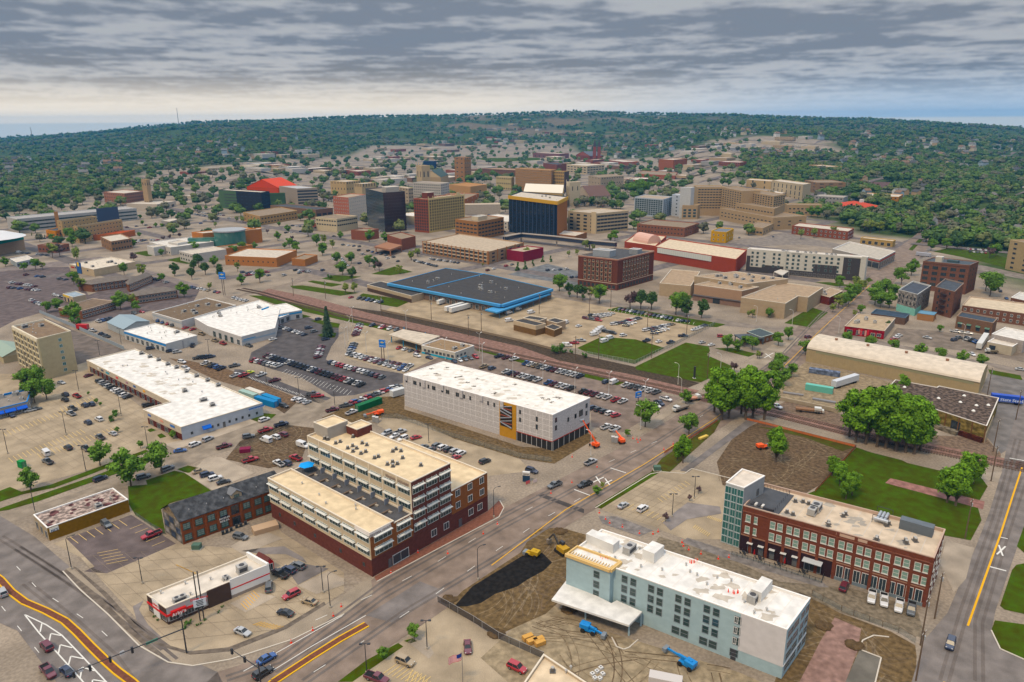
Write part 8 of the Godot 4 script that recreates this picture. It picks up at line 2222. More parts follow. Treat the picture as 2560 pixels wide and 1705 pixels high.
func car_parts(type:String)->Dictionary:
	var key:="car "+type
	if shapes.has(key):
		return shapes[key]
	var b:=Shape.new()
	var g:=Shape.new()
	var d:=Shape.new()
	var L:=4.7
	var wr:=0.34
	if type == "s":
		b.rings([ring(-2.35,0.74,0.36,0.82),ring(-2.15,0.87,0.24,0.95),ring(-1.2,0.91,0.22,0.97),ring(0.95,0.91,0.22,0.94),ring(2.05,0.87,0.24,0.76),ring(2.35,0.72,0.34,0.62)])
		cabin(b,g,[1.05,0.3,-0.95,-1.75],0.82,0.6,0.93,1.42)
	elif type == "u":
		L=4.8
		wr=0.38
		b.rings([ring(-2.4,0.86,0.4,1.02),ring(-2.25,0.94,0.28,1.08),ring(0.95,0.95,0.26,1.05),ring(2.1,0.9,0.28,0.94),ring(2.4,0.76,0.38,0.8)])
		cabin(b,g,[1.1,0.42,-1.95,-2.3],0.87,0.7,1.04,1.7)
	elif type == "p":
		L=5.8
		wr=0.41
		b.rings([ring(-0.62,0.98,0.4,1.14),ring(1.4,0.98,0.4,1.14),ring(2.6,0.93,0.42,1.06),ring(2.9,0.82,0.48,0.92)])
		cabin(b,g,[1.5,0.85,-0.35,-0.62],0.9,0.72,1.13,1.84)
		b.box(Vector3(-1.77,0.8,0),Vector3(2.28,0.5,1.7))
		for s in [-1,1]:
			b.box(Vector3(-1.77,0.86,s*0.91),Vector3(2.28,0.62,0.14))
		b.box(Vector3(-2.87,0.84,0),Vector3(0.1,0.6,1.9))
		d.box(Vector3(-1.77,1.07,0),Vector3(2.1,0.04,1.66))
		d.box(Vector3(-2.95,0.5,0),Vector3(0.12,0.16,1.8))
	else:
		L=5.6
		wr=0.38
		b.rings([ring(-2.8,0.94,0.36,2.2),ring(-2.6,1.0,0.3,2.3),ring(1.0,1.0,0.3,2.3),ring(1.75,0.98,0.3,1.3),ring(2.6,0.92,0.34,1.05),ring(2.8,0.8,0.4,0.9)])
		g.quad(Vector3(1.80,1.36,0.84),Vector3(1.80,1.36,-0.84),Vector3(1.1,2.24,-0.8),Vector3(1.1,2.24,0.8))
		for s in [-1.0,1.0]:
			g.box(Vector3(0.6,1.75,s*1.0),Vector3(1.0,0.6,0.03))
		g.box(Vector3(-2.82,1.75,0),Vector3(0.03,0.5,1.3))
	d.box(Vector3(0,0.34,0),Vector3(L-0.7,0.2,1.6))
	var w:=Shape.new()
	var rim:=Shape.new()
	w.tube(Vector3(0,0,-0.12),Vector3(0,0,0.12),wr,wr,12)
	rim.tube(Vector3(0,0,-0.13),Vector3(0,0,0.13),wr*0.6,wr*0.6,8)
	var wm:=w.put(ArrayMesh.new(),mat(0.018,0.018,0.018,0.9))
	rim.put(wm,mat(0.3,0.3,0.31,0.4,"",0.5))
	var hl:=Shape.new()
	hl.box(Vector3.ZERO,Vector3(0.1,0.16,0.36))
	var whole:=ArrayMesh.new()
	var wheels:=Shape.new()
	var ax:=[L*0.31,-L*0.3]
	for x in ax:
		for s in [-1,1]:
			wheels.add(w,Transform3D(Basis(),Vector3(x,wr,s*0.86)))
	wheels.add(d,Transform3D())
	b.put(whole,mat(1,1,1))
	g.put(whole,screen())
	wheels.put(whole,mat(0.018,0.018,0.018,0.9))
	var o:={"body":b.put(ArrayMesh.new(),mat(1,1,1)),"glass":g.put(ArrayMesh.new(),screen()),"under":d.put(ArrayMesh.new(),mat(0.02,0.02,0.02,0.9)),"wheel":wm,"lamp":hl.put(ArrayMesh.new(),mat(0.6,0.6,0.58,0.2)),"tail":hl.put(ArrayMesh.new(),mat(0.3,0.01,0.01,0.3)),"L":L,"wr":wr,"ax":ax,"whole":whole}
	shapes[key]=o
	return o
func car(spec:String,at:Vector3,turn:float,label:String,group:="")->Node3D:
	var c:Array=PAINT[spec[0]]
	var t:Array=TYPES[spec[1]]
	var o:=car_parts(spec[1])
	var col:=paint(c[1],c[2],c[3])
	var d:=Vector2(at.x,at.z).length()
	if d>480.0:
		var one:=part(self,t[0],o.whole,null,Transform3D(Basis(Vector3.UP,turn),at))
		one.set_surface_override_material(0,col)
		tag(one,label,t[1],group)
		return one
	var r:=thing(t[0],label,t[1],at,group,turn)
	part(r,"body",o.body,col)
	part(r,"windows",o.glass)
	part(r,"underbody",o.under)
	for x in o.ax:
		for s in [-1,1]:
			part(r,"wheel",o.wheel,null,Transform3D(Basis(),Vector3(x,o.wr,s*0.86)))
	if d<330.0:
		for s in [-1,1]:
			var y:float=0.66 if spec[1] == "s" else 0.86
			part(r,"headlight",o.lamp,null,Transform3D(Basis(),Vector3(o.L*0.5-0.12,y,s*0.6)))
			part(r,"tail_light",o.tail,null,Transform3D(Basis(),Vector3(-o.L*0.5+0.02,y+0.1,s*0.66)))
	return r
func park(where:String,line:Array,turn:float,spec:String)->void:
	var l:=spec.split(" ")
	var n:=l.size()
	var g:=RandomNumberGenerator.new()
	g.seed=where.hash()
	var real:=0
	for s in l:
		if s != "-":
			real += 1
	var k:=0
	for i in n:
		if l[i] == "-":
			continue
		var p:=Vector2(line[0],line[1]).lerp(Vector2(line[2],line[3]),(float(i)/(n-1)) if n>1 else 0.0)
		k += 1
		if p.length()>480.0 and l[i][1] == "s" and i % 3 == 0:
			l[i]=l[i][0]+"u"  # every third far car is switched to an suv in shape, name and label
		var lb:String="%s %s" % [PAINT[l[i][0]][0],TYPES[l[i][1]][1]]
		if real>1:
			lb += ", %s from left" % ORD[k-1] if k <= 30 else ""
		var spin:=turn+g.randf_range(-0.05,0.05)
		car(l[i],Vector3(p.x,0.08,p.y),spin,lb+" in the "+where,"vehicles in the "+where)
func lone(label:String,at:Array,turn:float,spec:String)->void:
	car(spec,Vector3(at[0],0.09,at[1]),turn,label)
func make_cars()->void:
	var av:=0.863
	lone("silver suv at the left edge of the boulevard",[-135.9,-169.6],2.366,"su")
	lone("dark red suv beside the painted chevrons",[-111.4,-148.4],2.446,"mu")
	lone("maroon pickup with a white bed cover at the bottom edge",[-105.9,-139.8],-0.704,"mp")
	lone("navy car at the bottom of the boulevard",[-101.8,-140],2.479,"ns")
	lone("bright blue car on the avenue beside the brick median",[-57.5,-143.6],0.832,"bs")
	lone("black suv on the avenue, cut off at the bottom edge",[-56.8,-138.9],0.872,"ku")
	lone("silver car parked by the restaurant's curb",[-66.4,-153.1],-0.461,"ss")
	lone("black car parked right of the silver car at the restaurant",[-58,-160.3],2.751,"ks")
	lone("gold car behind the red suv on the forecourt",[-53.1,-164.9],2.711,"ts")
	lone("red suv on the restaurant forecourt",[-58.6,-167.7],-2.370,"ru")
	lone("grey suv parked nose out beside the restaurant wall",[-65.6,-171.2],1.834,"gu")
	park("slanted row by the red shed",[-64.4,-177.1,-60.5,-180.9],2.540,"kp nu gu")
	lone("dark suv driving behind the restaurant",[-81.9,-196.2],-0.345,"gu")
	lone("dark grey van at the wall of the tan brick shop",[-126.3,-204],-0.722,"gu")
	lone("red pickup on the dark lot beside the lawn",[-109.3,-197.6],-2.321,"rp")
	lone("navy suv on the side street by the lawn strip",[-144.5,-234.7],0.943,"nu")
	lone("grey suv on the side street behind the round tree",[-130.1,-236.1],0.643,"gu")
	lone("teal blue car on the side street",[-126.3,-257.5],0.363,"bs")
	lone("white suv ahead of the teal car",[-122.9,-263],0.989,"wu")
	lone("silver van next to the white suv by the strip mall",[-119.8,-267.9],1.103,"su")
	lone("maroon pickup by the muddy yard corner",[-110.8,-260.9],0.681,"mp")
	lone("dark grey suv behind the lawn tree",[-124.2,-242.3],0.959,"gu")
	park("drive behind the brick mill",[-112.1,-240.1,-100.2,-231.7],0.631,"ts nu wu ks")
	lone("white van parked in the strip mall lot",[-176.3,-256],2.370,"wv")
	lone("grey pickup behind the white van in the lot",[-171.3,-248.7],2.543,"gp")
	park("strip mall lot, nearest pair of black suvs",[-170.6,-260.7,-163.4,-259.9],2.499,"ku gp")
	lone("dark pickup in the middle of the strip mall lot",[-163.5,-270.4],2.442,"gp")
	lone("silver car right of the dark pickup in the lot",[-160.3,-274.1],2.518,"ss")
	lone("navy suv alone in the strip mall lot",[-176.6,-285.5],2.463,"nu")
	lone("white suv below the two round bushes in the lot",[-173.9,-289.1],2.483,"wu")
	park("strip mall lot, pair near the small trees",[-188.8,-305.2,-186.5,-306.5],2.477,"nu nu")
	park("strip mall lot, pair of grey pickups",[-189.4,-295.6,-192.2,-301.6],2.491,"sp gp")
	lone("red pickup in the strip mall lot",[-198.8,-316.7],2.490,"rp")
	park("strip mall lot, pair by the lamp post",[-201.5,-312.1,-205.2,-318.8],2.481,"ku nu")
	lone("silver car near the blue awning restaurant lot entrance",[-216.7,-335.4],-0.486,"ss")
	park("corner by the blue awning restaurant",[-209.5,-299.8,-208,-301.4],0.732,"ss gs")
	lone("navy suv at the foot of the blue awnings",[-214,-294.2],-0.691,"nu")
	park("row in front of the strip mall",[-198.9,-337.4,-174.9,-315.5],1.059,"ku su ks su ku ws wu gu wu ks")
	lone("dark red car by the strip mall corner",[-209.1,-345.5],1.139,"ms")
	lone("black suv at the notch of the strip mall",[-160.9,-305],0.744,"ku")
	lone("white suv beside the strip mall's grass bank",[-103.8,-287.2],0.903,"wu")
	lone("red pickup beside the white vans in the yard",[-99.8,-276.3],0.734,"rp")
	lone("navy pickup at the edge of the muddy yard",[-95.2,-282.2],0.632,"np")
	lone("grey jeep in the muddy yard",[-104.7,-270.3],0.438,"gu")
	lone("white van with red roof gear in the muddy yard",[-96.5,-266.4],2.550,"wv")
	lone("white old suv beside the roof gear van",[-93.7,-269.3],2.525,"wu")
	lone("maroon suv at the end of the yard row",[-91.3,-271.8],2.505,"mu")
	lone("white van at the wall of the office block",[-80.7,-261.2],-0.586,"wv")
	lone("red pickup in the lower yard",[-96.7,-248.9],0.670,"rp")
	lone("second red pickup by the office block corner",[-80.4,-250.2],2.515,"rp")
	lone("white service truck beside the mill gable",[-85.4,-245.8],2.411,"wp")
	lone("navy suv between the service truck and the red pickup",[-82.4,-246],2.420,"nu")
	park("second row behind the office block",[-50.3,-272.5,-43.1,-267.2],-2.265,"su ws wu")
	lone("grey pickup behind the office block",[-45.1,-273.5],0.693,"sp")
	lone("red car behind the office block",[-38,-268.2],0.594,"rs")
	park("front row behind the office block",[-29.1,-260.3,-19.5,-253.3],0.920,"gu wu ku su wu")
	park("row against the office block's rear wall",[-34.2,-259.4,-21.1,-249.8],0.741,"gs gs - - rs")
	lone("black suv leaving the lot behind the office block",[-10.2,-246.4],0.721,"ku")
	lone("dark suv behind the blue pylon sign",[6.7,-238.6],-0.613,"nu")
	lone("grey flatbed pickup stopped by the cones",[14.2,-227.7],-2.431,"gp")
	lone("black pickup on the avenue by the white crosses",[24.5,-227.9],-2.520,"kp")
	lone("silver pickup on the avenue beside the wrapped building",[28.3,-245.1],0.741,"sp")
	lone("dark red car on the yard by the flag pole",[-11,-147.1],-1.470,"ms")
	lone("red suv beside the cream building's corner",[0.6,-140.1],-0.593,"ru")
	lone("gold suv parked on the flag pole lot",[-25.2,-142.4],-0.512,"tu")
	lone("maroon pickup cut off at the bottom by the flag pole lot",[-30.8,-137],-0.431,"mp")
	park("concrete lot by the stair tower",[35.5,-213.6,41.4,-211.4],0.768,"ss wu")
	park("row of work trucks at the red brick block",[93,-165,95.5,-163.6],-2.039,"wp wp")
	park("pair right of the work trucks",[98.2,-161.2,100.7,-160],-2.139,"wp gp")
	lone("dark brown suv by the terrace steps",[87.8,-169.6],0.950,"mu")
	lone("black suv on the junction at the bottom right",[103.2,-147],-2.218,"nu")
	var dr:=1.144
	park("dealer's front row of light trucks",[-134.7,-367.5,-119.3,-358.6],dr,"rp wu mu gu wu wu wp")
	park("dealer's long row of dark trucks",[-130.1,-375.5,-71.4,-329.4],dr,"mp wp np kp np np wp np kp np kp np wp np mp kp np kp mp mp rp wp kp wp kp")
	park("dealer's middle row of sedans",[-93.5,-363.6,-63.3,-340],dr,"nu wu ru ru wu wu mu wu wu gu nu mu gu")
	park("dealer's second sedan row",[-87,-378.7,-51.9,-356.4],dr,"gu wu wu ss ms ws ms gs ms ms bs wp")
	park("dealer's third sedan row",[-87.6,-378,-53.3,-350.4],dr,"ws gs ws ws ms ws ms gs ws ss ws bs ws")
	park("dealer's short row beside the curve",[-102.8,-372.9,-105.3,-390.9],0.889,"mu wu su mu wu mu mu")
	park("dealer's stacked row below the white lamps",[-87.2,-379.5,-88.2,-395.9],0.769,"ws su bu gu gu")
	park("dealer's stacked row beyond the white lamps",[-91.1,-414.5,-92.9,-436.4],0.594,"mu mu wu ru wu gu")
	park("row by the display canopy",[-62,-388.5,-51.2,-380.5],1.094,"rs ws gs ms")
	lone("white suv in front of the display canopy",[-50.4,-373.7],-0.720,"wu")
	park("row behind the sales office",[-30,-364,-19.2,-371],-1.040,"ns ws gs gs ru")
	park("pair at the corner of the sales office",[-43.6,-370.3,-44.7,-377.8],-0.746,"ns ns")
	park("showroom row along the white wall",[-147.1,-439.5,-121.5,-416.2],dr,"ws ms gs ws ns ws ws ns")
	park("row beneath the spruce",[-122.8,-430.7,-106.6,-406.1],0.770,"nu gu - nu")
	park("pair near the showroom grass",[-139.9,-459.3,-121.8,-450.7],1.043,"ku nu")
	lone("red car on the street by the lawn",[-113.7,-511],1.068,"rs")
	park("row by the depot's marked lawn",[-107.2,-507.3,-90.1,-495.3],-2.043,"ku ku bu ku ws nu")
	park("pair on the verge by the tracks",[-85.2,-435.3,-78.9,-431.2],-2.182,"nu wu")
	park("trio on the verge by the tracks",[-77.9,-430.5,-68.9,-424.6],-1.981,"ru wu gu")
	lone("tow truck on the black dealer lot",[-146.7,-394.5],2.445,"gp")
	lone("white car by the dealer workshop corner",[-137.1,-406.9],0.753,"ws")
	park("row behind the wrapped building, far left",[-14.1,-354.9,-10.1,-352.1],0.858,"tp nu")
	park("back verge row behind the wrapped building",[7.3,-359.7,32.9,-339.4],0.859,"bp wp tp gp wp np mp wp sp wp wp np")
	park("trio on the far verge of the display lot",[-6.8,-371.9,1.1,-366.9],0.676,"np mp wp")
	park("middle row behind the wrapped building",[-2.9,-346.5,42.5,-310.4],0.817,"wp np mp wp wp gp wp - bp mp wp wp kp - kp mp mp wp wp")
	park("pair at the lamp behind the wrapped building",[44.4,-331,48.2,-330.3],0.846,"nu wv")
	park("right row of trucks by the tracks",[53.3,-326.3,65.7,-316.6],0.754,"wp gp gp wp wp gp")
	park("pair of trucks behind the blue sign",[45.9,-307.3,48.8,-305.5],0.785,"rp wp")
	park("near row of vehicles beside the wrapped building",[34.7,-298,43.5,-289.5],0.622,"nu ku ku wu ru")
	park("pair of white trucks behind the orange lifts",[38,-277.2,41.2,-275.3],0.733,"wp wp")
	park("row by the avenue curb under the blue sign",[59.9,-297.2,64.4,-303],-1.061,"sp wp np")
	lone("white pickup at the corner of the display lot",[68.2,-307.6],-0.747,"wp")
	park("back lot row left of the dirt strip",[-171.7,-366,-165.4,-355.5],-0.478,"wu wu")
	park("back lot dark row",[-166,-373.1,-160.4,-374.2],0.751,"gp kp np np")
	park("back lot row beyond the strip mall",[-158.4,-363.4,-147.2,-355.1],1.188,"wp tp np bu np")
	lone("grey pickup on the asphalt strip",[-141.9,-359.1],0.723,"gp")
	lone("lime yellow car in the back lot",[-130.7,-348.6],0.710,"ys")
	park("back lot row beside the lime car",[-136,-344,-123.6,-344.8],0.990,"wp rp - wp")
	lone("maroon pickup at the end of the asphalt strip",[-114.3,-336.3],0.747,"mp")
	park("pair of red trucks on the asphalt strip",[-91.3,-317.5,-88.3,-314.7],0.259,"gp rp")
	park("row of white cars by the dirt strip",[-97.4,-311.3,-91.2,-307.1],1.029,"ws wu ss")
	lone("black jeep beside the blue container",[-100.1,-302.7],-0.588,"ku")
	park("row by the green container",[-73.1,-302.7,-53.8,-327.1],0.568,"gp rp bu wp rp nu gp ws ru bs wu gs")
	lone("maroon pickup left of the green container",[-77.7,-297.8],0.616,"mp")
	lone("white utility truck in front of the green container",[-68.8,-294.7],0.904,"wp")
	park("row beside the white service shop",[-199.4,-390.4,-181.9,-383.5],0.520,"nu - - nu su")
	lone("black pickup at the service shop wall",[-178.2,-395.3],1.795,"np")
	park("row in front of the brown roofed body shop",[-222.2,-449.9,-208.7,-439.5],1.591,"bs bs rs gs")
	park("red pair in the dealer's inner court",[-197.9,-432.7,-192.2,-429.4],1.191,"rs rs")
	park("group by the workshop doors",[-169.5,-404.8,-162.8,-399],2.448,"tp rp")
	lone("gold pickup in the dealer's inner court",[-182.8,-418.9],2.501,"tp")
	park("row by the metal shed",[-251.5,-427.7,-236.8,-415.2],2.645,"wp - np gp")
	park("row beside the motel drive",[-259.6,-449.2,-255.9,-456.1],2.513,"wp bu nu nu")
	park("pair at the motel block",[-247.1,-469.6,-243.7,-473.2],-0.658,"gs rs")
	park("row at the motel's far end",[-291.1,-583.5,-279.6,-575.9],1.421,"su gu nu nu")
	lone("silver suv at the motel's far corner",[-269.2,-566.4],1.151,"su")
	park("row by the dealer's tall sign",[-241.4,-547.6,-214.7,-529.9],1.480,"bs ns ws ws ws ts - ns rs")
	park("pair of rows near the brown roof corner",[-196.5,-511.3,-185.4,-502.4],1.241,"ws ws ws ws")
	park("row in front of the cream garage",[-331.2,-524.3,-323.8,-519.6],-0.601,"ws ws ks")
	park("row right of the mauve lot lane",[-337.8,-508.2,-323.9,-496],1.467,"ws ms ns ws ws")
	park("nearer scatter of the mauve lot",[-381.2,-551.1,-354.1,-541.4],1.285,"ms ns - bs - ms ms ws ws")
	park("middle scatter of the mauve lot",[-391.1,-568.9,-365,-555.6],1.307,"ws - ms ms - ws ws ss ms")
	park("far scatter of the mauve lot",[-399.6,-600.3,-355.6,-580.1],1.195,"ms - bs ns - - gu ns")
	park("depot car park, back row",[71.2,-472,99.4,-447.2],-2.253,"ns ms gs ws ns gs ns ts ms ns gs ws ns ns")
	park("depot car park, front rows",[46.3,-448.6,53.8,-443.6],-0.677,"mu gu ru")
	park("depot car park, second row",[50.6,-455.5,64.4,-459.8],0.569,"ku ws ws ss ws ws ws")
	park("depot car park, third row",[53.7,-450.5,61.5,-455.2],0.546,"ms ws ws ws")
	park("depot car park, middle group",[61.9,-434,79.2,-447],0.249,"wu gu ms gs ns ru wu gs gu")
	park("depot car park, middle front",[68.8,-431.2,74.2,-437.6],-0.317,"ku wu ws")
	park("depot car park, right group",[79,-420.2,97.3,-433.1],0.486,"wu gu ms gu ws ns wu ws gs ts")
	park("depot car park, right front",[82.9,-414,91.4,-423],-0.332,"nu gu ws ws")
	park("depot car park, far right group",[107.8,-420.7,116.5,-430],0.424,"ws ws ws gs ns")
	park("depot van row",[47.7,-411.9,53.3,-424],0.495,"wv wv wv wv")
	park("depot dark group",[55.1,-417.8,58.9,-414.6],-0.630,"ku gu ku")
	park("depot row at the bright lawn",[51.8,-398,55.8,-404.1],0.692,"wv wv")
	park("depot lawn row",[75.9,-398.8,88.5,-394.9],0.682,"np - ws - np")
	lone("white suv alone in the depot car park",[64.2,-409.7],0.558,"wu")
	park("trucks by the depot fence",[30.4,-390.3,38.8,-399.7],-0.024,"wv rp sp")
	lone("navy pickup in the depot car park",[98.3,-407.7],-0.025,"np")
	park("pair at the depot's right entrance",[103,-442.3,108.4,-440.1],0.819,"ws ns ns")
	park("mail vans below the blue canopy",[-2.1,-463.5,4,-472.7],0.710,"wv wv")
	lone("white mail van in the depot yard",[-1.6,-444],0.531,"wv")
	lone("white mail van beside the blue canopy's end",[12.5,-463.8],0.647,"wv")
	lone("white van at the small brick workshop",[33.2,-438.1],1.016,"wv")
	lone("white car beside the small brick workshop",[40.4,-430.7],0.734,"ws")
	park("row in the blue grey lot",[30.1,-604.2,45.8,-608.6],0.864,"ns ws ns ws")
	park("pairs in the blue grey lot",[34.5,-568.6,52.1,-577.3],0.953,"ss ms - ns ns")
	park("street by the ramp",[-19.7,-606,0.6,-630.5],0.958,"ms ws - rs gs")
	park("cross street by the red mural shop",[214.7,-398.3,221.3,-405.8],0.410,"rs ws ws")
	lone("silver car on the mural shop lot",[234.8,-400.9],-0.795,"ss")
	lone("maroon suv at the cross street junction",[168.5,-403.7],0.461,"mu")
	park("row below the brick pub",[257.5,-412.6,263.1,-409.5],-0.745,"wp ss ws")
	park("cluster on the dark lot",[255.5,-398.7,257.6,-390.8],0.478,"gp wp kp bs bp")
	park("second cluster on the dark lot",[247.2,-396.1,252,-400.2],0.515,"nu gu")
	lone("white car on the street behind the quonset warehouse",[241.6,-369.9],-1.573,"ws")
	lone("silver car at the right edge street",[250.5,-344.8],-0.463,"ss")
	park("bank lot",[105.9,-394.5,109.9,-389.8],0.577,"ss ws")
	lone("red suv at the bank",[119.8,-406.3],-0.025,"ru")
	lone("white pickup beside the level crossing tracks",[114,-298.2],-1.022,"wp")
	for z in [["front row at the brick pillared ramp",[-85.4,-651.2,-64.4,-625.8],"ks ws gs ks ks ws ns ks ks gs"],["second row at the brick pillared ramp",[-72.6,-659.9,-46.6,-640.3],"ws ks ws gs ws ks ws ks ns"],["row on the ramp's open roof",[-38.4,-775,-20.7,-760],"ks ks gs ks ks"],["lot at the cream low-rise",[-261.6,-889,-228.9,-868],"ks ws gs ns ws rs ks"],["second lot at the cream low-rise",[-252.5,-830,-233.5,-842],"ks ws - ns gs"],["street by the brick hall",[-169.7,-743,-151,-732],"gs ws ns gs"],["street under the drive-through canopy",[-137.4,-706,-116.6,-681.3],"ks bs ns ks gs"],["avenue below the canopy",[-147.1,-710,-100.8,-650.2],"ks - - ws ks"],["row on the street by the tree clump",[-153.3,-663,-145.2,-638.8],"ws ws ws ss"],["museum lot",[-400.2,-782,-375.3,-784],"ws ks ws ms ns - ws ws rs"],["museum lot's nearer row",[-391.2,-767,-388.3,-778],"ks ws ks"],["big lot by the mall row",[-428.1,-1011,-380.4,-967],"ws ks gs ws ns ws ws ks gs ns"],["second row of the big mall lot",[-429.6,-1029,-384.1,-996],"ks ws ws gs ns ks ws ws ms"],["street past the small diner",[-422.2,-902,-382,-915],"ks - ws - ns - bs"],["lots near the striped hotel",[-457.5,-884,-444,-903],"ms - ns - ks"],["lot beside the glass walled office",[-476.3,-711,-438.8,-694.1],"wv gs ns - ss ns gs"],["library lot",[-222.6,-604.2,-197.4,-591.6],"ns ns ws - bs gs"],["library lot's far row",[-181,-611.8,-168.5,-605.3],"ks ws ms ws"],["street lot by the arterial road",[-184.5,-591.1,-169.7,-605.3],"ss - gs gs"],["arterial road",[-158,-611,-107.8,-670.7],"ns - ws ns - - gs"],["hospital street",[225.9,-770,275.6,-777],"ws gs - - ns"],["park lot on the right",[430.5,-692.6,444.7,-684.8],"ws rs ws ns ws ws ms ws gs"],["park lot's nearer row",[424,-678.5,433.9,-671.2],"ns ws gs ws rs"],["lot by the church with brown roof",[583,-1331,590.1,-1293],"ws ms ns ws ns ws rs ns"],["yard by the white trucks on the right",[363.5,-548.7,339.4,-494.2],"ns bs ws ns - bs"],["roof of the low beige ramp",[98.2,-1085,157.7,-1067],"rs ws - ws rs gs - ws"],["far road bridge",[339,-1516,417.6,-1581],"ws - ks - ws - ns"]]:
		park(z[0],z[1],av+0.3,z[2])
	var g:=RandomNumberGenerator.new()
	g.seed=314
	var n:=0
	for dir in 2:
		var d:Vector2=[du,dv][dir]
		var e:Vector2=[dv,du][dir]
		for k in range(-10,14):
			for j in range(-80,120):
				var p:Vector2=GRID_AT+e*(k*118.0+(4.8 if j % 2 else -4.8))+d*j*8.0
				if p.y>-590.0 or p.length()>1350.0 or n>120 or g.randf()>0.2 or not Geometry2D.is_point_in_polygon(p,clear_zone) or built_on(p,2.0):
					continue
				n += 1
				var c:String="wskgwnmswkrb"[g.randi() % 12]+"suuup"[g.randi() % 5]
				car(c,Vector3(p.x,0.08,p.y),-atan2(d.y,d.x),"%s %s parked at the curb of a downtown street" % [PAINT[c[0]][0],TYPES[c[1]][1]],"vehicles parked along downtown streets")
func many(called:String,label:String,category:String,at:Array,build:Callable,turn:=0.0,from:="left")->void:
	var n:=at.size()/2
	var rows:=[]
	for i in n:
		rows.append(Vector2(at[i*2],at[i*2+1]))
	rows.sort_custom(func(p,q):return p.x/maxf(1.0,-p.y)<q.x/maxf(1.0,-q.y))
	var first:Node3D
	for i in n:
		var lb:=label if n == 1 else "%s, %s from the %s" % [label,ORD[i],from]
		var o:Node3D
		if first == null:
			o=thing(called,lb,category,Vector3(rows[i].x,0.05,rows[i].y),label if n>1 else "",turn)
			build.call(o)
			first=o
		else:
			o=first.duplicate()
			o.name=called
			o.position=Vector3(rows[i].x,0.05,rows[i].y)
			o.set_meta("label",lb)
			add_child(o,true)
func lamp(o:Node3D,h:float,m:Material,style:String)->void:
	var s:=Shape.new()
	s.tube(Vector3.ZERO,Vector3(0,h,0),0.13,0.08,8)
	made(o,"pole",s,m)
	s=Shape.new()
	s.tube(Vector3.ZERO,Vector3(0,0.6,0),0.3,0.3,8)
	made(o,"footing",s,mat(0.4,0.36,0.3,0.9))
	for k in ([-1,1] if style != "arm" else [1]):
		s=Shape.new()
		if style == "double":
			s.bar(Vector3(0,h,0),Vector3(k*0.6,h,0),0.1,0.1)
			s.box(Vector3(k*0.9,h,0),Vector3(0.7,0.2,0.5))
		elif style == "vee":
			s.bar(Vector3(0,h,0),Vector3(k*0.9,h+0.7,0),0.1,0.1)
			s.box(Vector3(k*1.1,h+0.85,0),Vector3(0.9,0.16,0.5),Basis(Vector3.BACK,k*0.6))
		else:
			for i in 5:
				var a:=PI*0.5*i/5.0
				var b:=PI*0.5*(i+1)/5.0
				s.tube(Vector3(1.6-1.6*cos(a),h-0.2+1.1*sin(a),0),Vector3(1.6-1.6*cos(b),h-0.2+1.1*sin(b),0),0.07,0.06,6)
			s.box(Vector3(2.0,h+0.86,0),Vector3(0.8,0.16,0.34))
		made(o,"lamp_head",s,m)
func crate(called:String,label:String,category:String,ends:Array,w:float,h:float,m:Material,lift:=0.0,wheels:=false)->Node3D:
	var a:=Vector2(ends[0],ends[1])
	var b:=Vector2(ends[2],ends[3])
	var c:=(a+b)*0.5
	var d:=(b-a).normalized()
	var l:=a.distance_to(b)
	var o:=thing(called,label,category,Vector3(c.x,0.06,c.y),"",-atan2(d.y,d.x))
	var s:=Shape.new()
	s.box(Vector3(0,lift+h*0.5,0),Vector3(l,h,w))
	made(o,"box",s,m)
	s=Shape.new()
	for i in int(l/0.6):
		for k in [-1,1]:
			s.box(Vector3(-l*0.5+(i+0.5)*0.6,lift+h*0.5,k*w*0.5),Vector3(0.12,h-0.3,0.07))
	tag(made(o,"side_ribs",s,m),"","","","stuff")
	s=Shape.new()
	s.box(Vector3(l*0.5,lift+h*0.5,0),Vector3(0.08,h*0.94,0.06))
	for z in [-0.6,-0.25,0.25,0.6]:
		s.box(Vector3(l*0.5+0.02,lift+h*0.5,z),Vector3(0.05,h*0.9,0.05))
	made(o,"door_bars",s,mat(0.35,0.35,0.35,0.5))
	if wheels:
		for x in [l*0.38,l*0.28,-l*0.3]:
			s=Shape.new()
			s.tube(Vector3(x,0.5,-w*0.5),Vector3(x,0.5,w*0.5),0.5,0.5,12)
			made(o,"wheel_pair",s,mat(0.02,0.02,0.02,0.9))
	return o
func wheels_of(o:Node3D,xs:Array,r:float,z:float)->void:
	for x in xs:
		for k in [-1,1]:
			var s:=Shape.new()
			s.tube(Vector3(x,r,k*z-0.2),Vector3(x,r,k*z+0.2),r,r,12)
			made(o,"wheel",s,mat(0.03,0.028,0.025,0.95))
func boom(label:String,at:Array,turn:float,m:Material,reach:Vector3)->void:
	var o:=thing("boom_lift",label,"construction machine",Vector3(at[0],0.06,at[1]),"",turn)
	wheels_of(o,[-1.3,1.3],0.55,1.0)
	var s:=Shape.new()
	s.box(Vector3(0,0.85,0),Vector3(3.6,0.5,1.7))
	s.box(Vector3(-1.0,1.6,0),Vector3(2.4,1.0,1.9))
	made(o,"chassis",s,m)
	s=Shape.new()
	s.bar(Vector3(-1.4,2.0,0),reach*0.55+Vector3(-0.5,0.9,0),0.5,0.55)
	s.bar(reach*0.5+Vector3(-0.5,0.9,0),reach,0.36,0.4)
	made(o,"boom",s,m)
	s=Shape.new()
	s.box(reach+Vector3(0.5,-0.3,0),Vector3(1.0,0.9,1.8))
	made(o,"basket",s,mat(0.2,0.22,0.24,0.6))
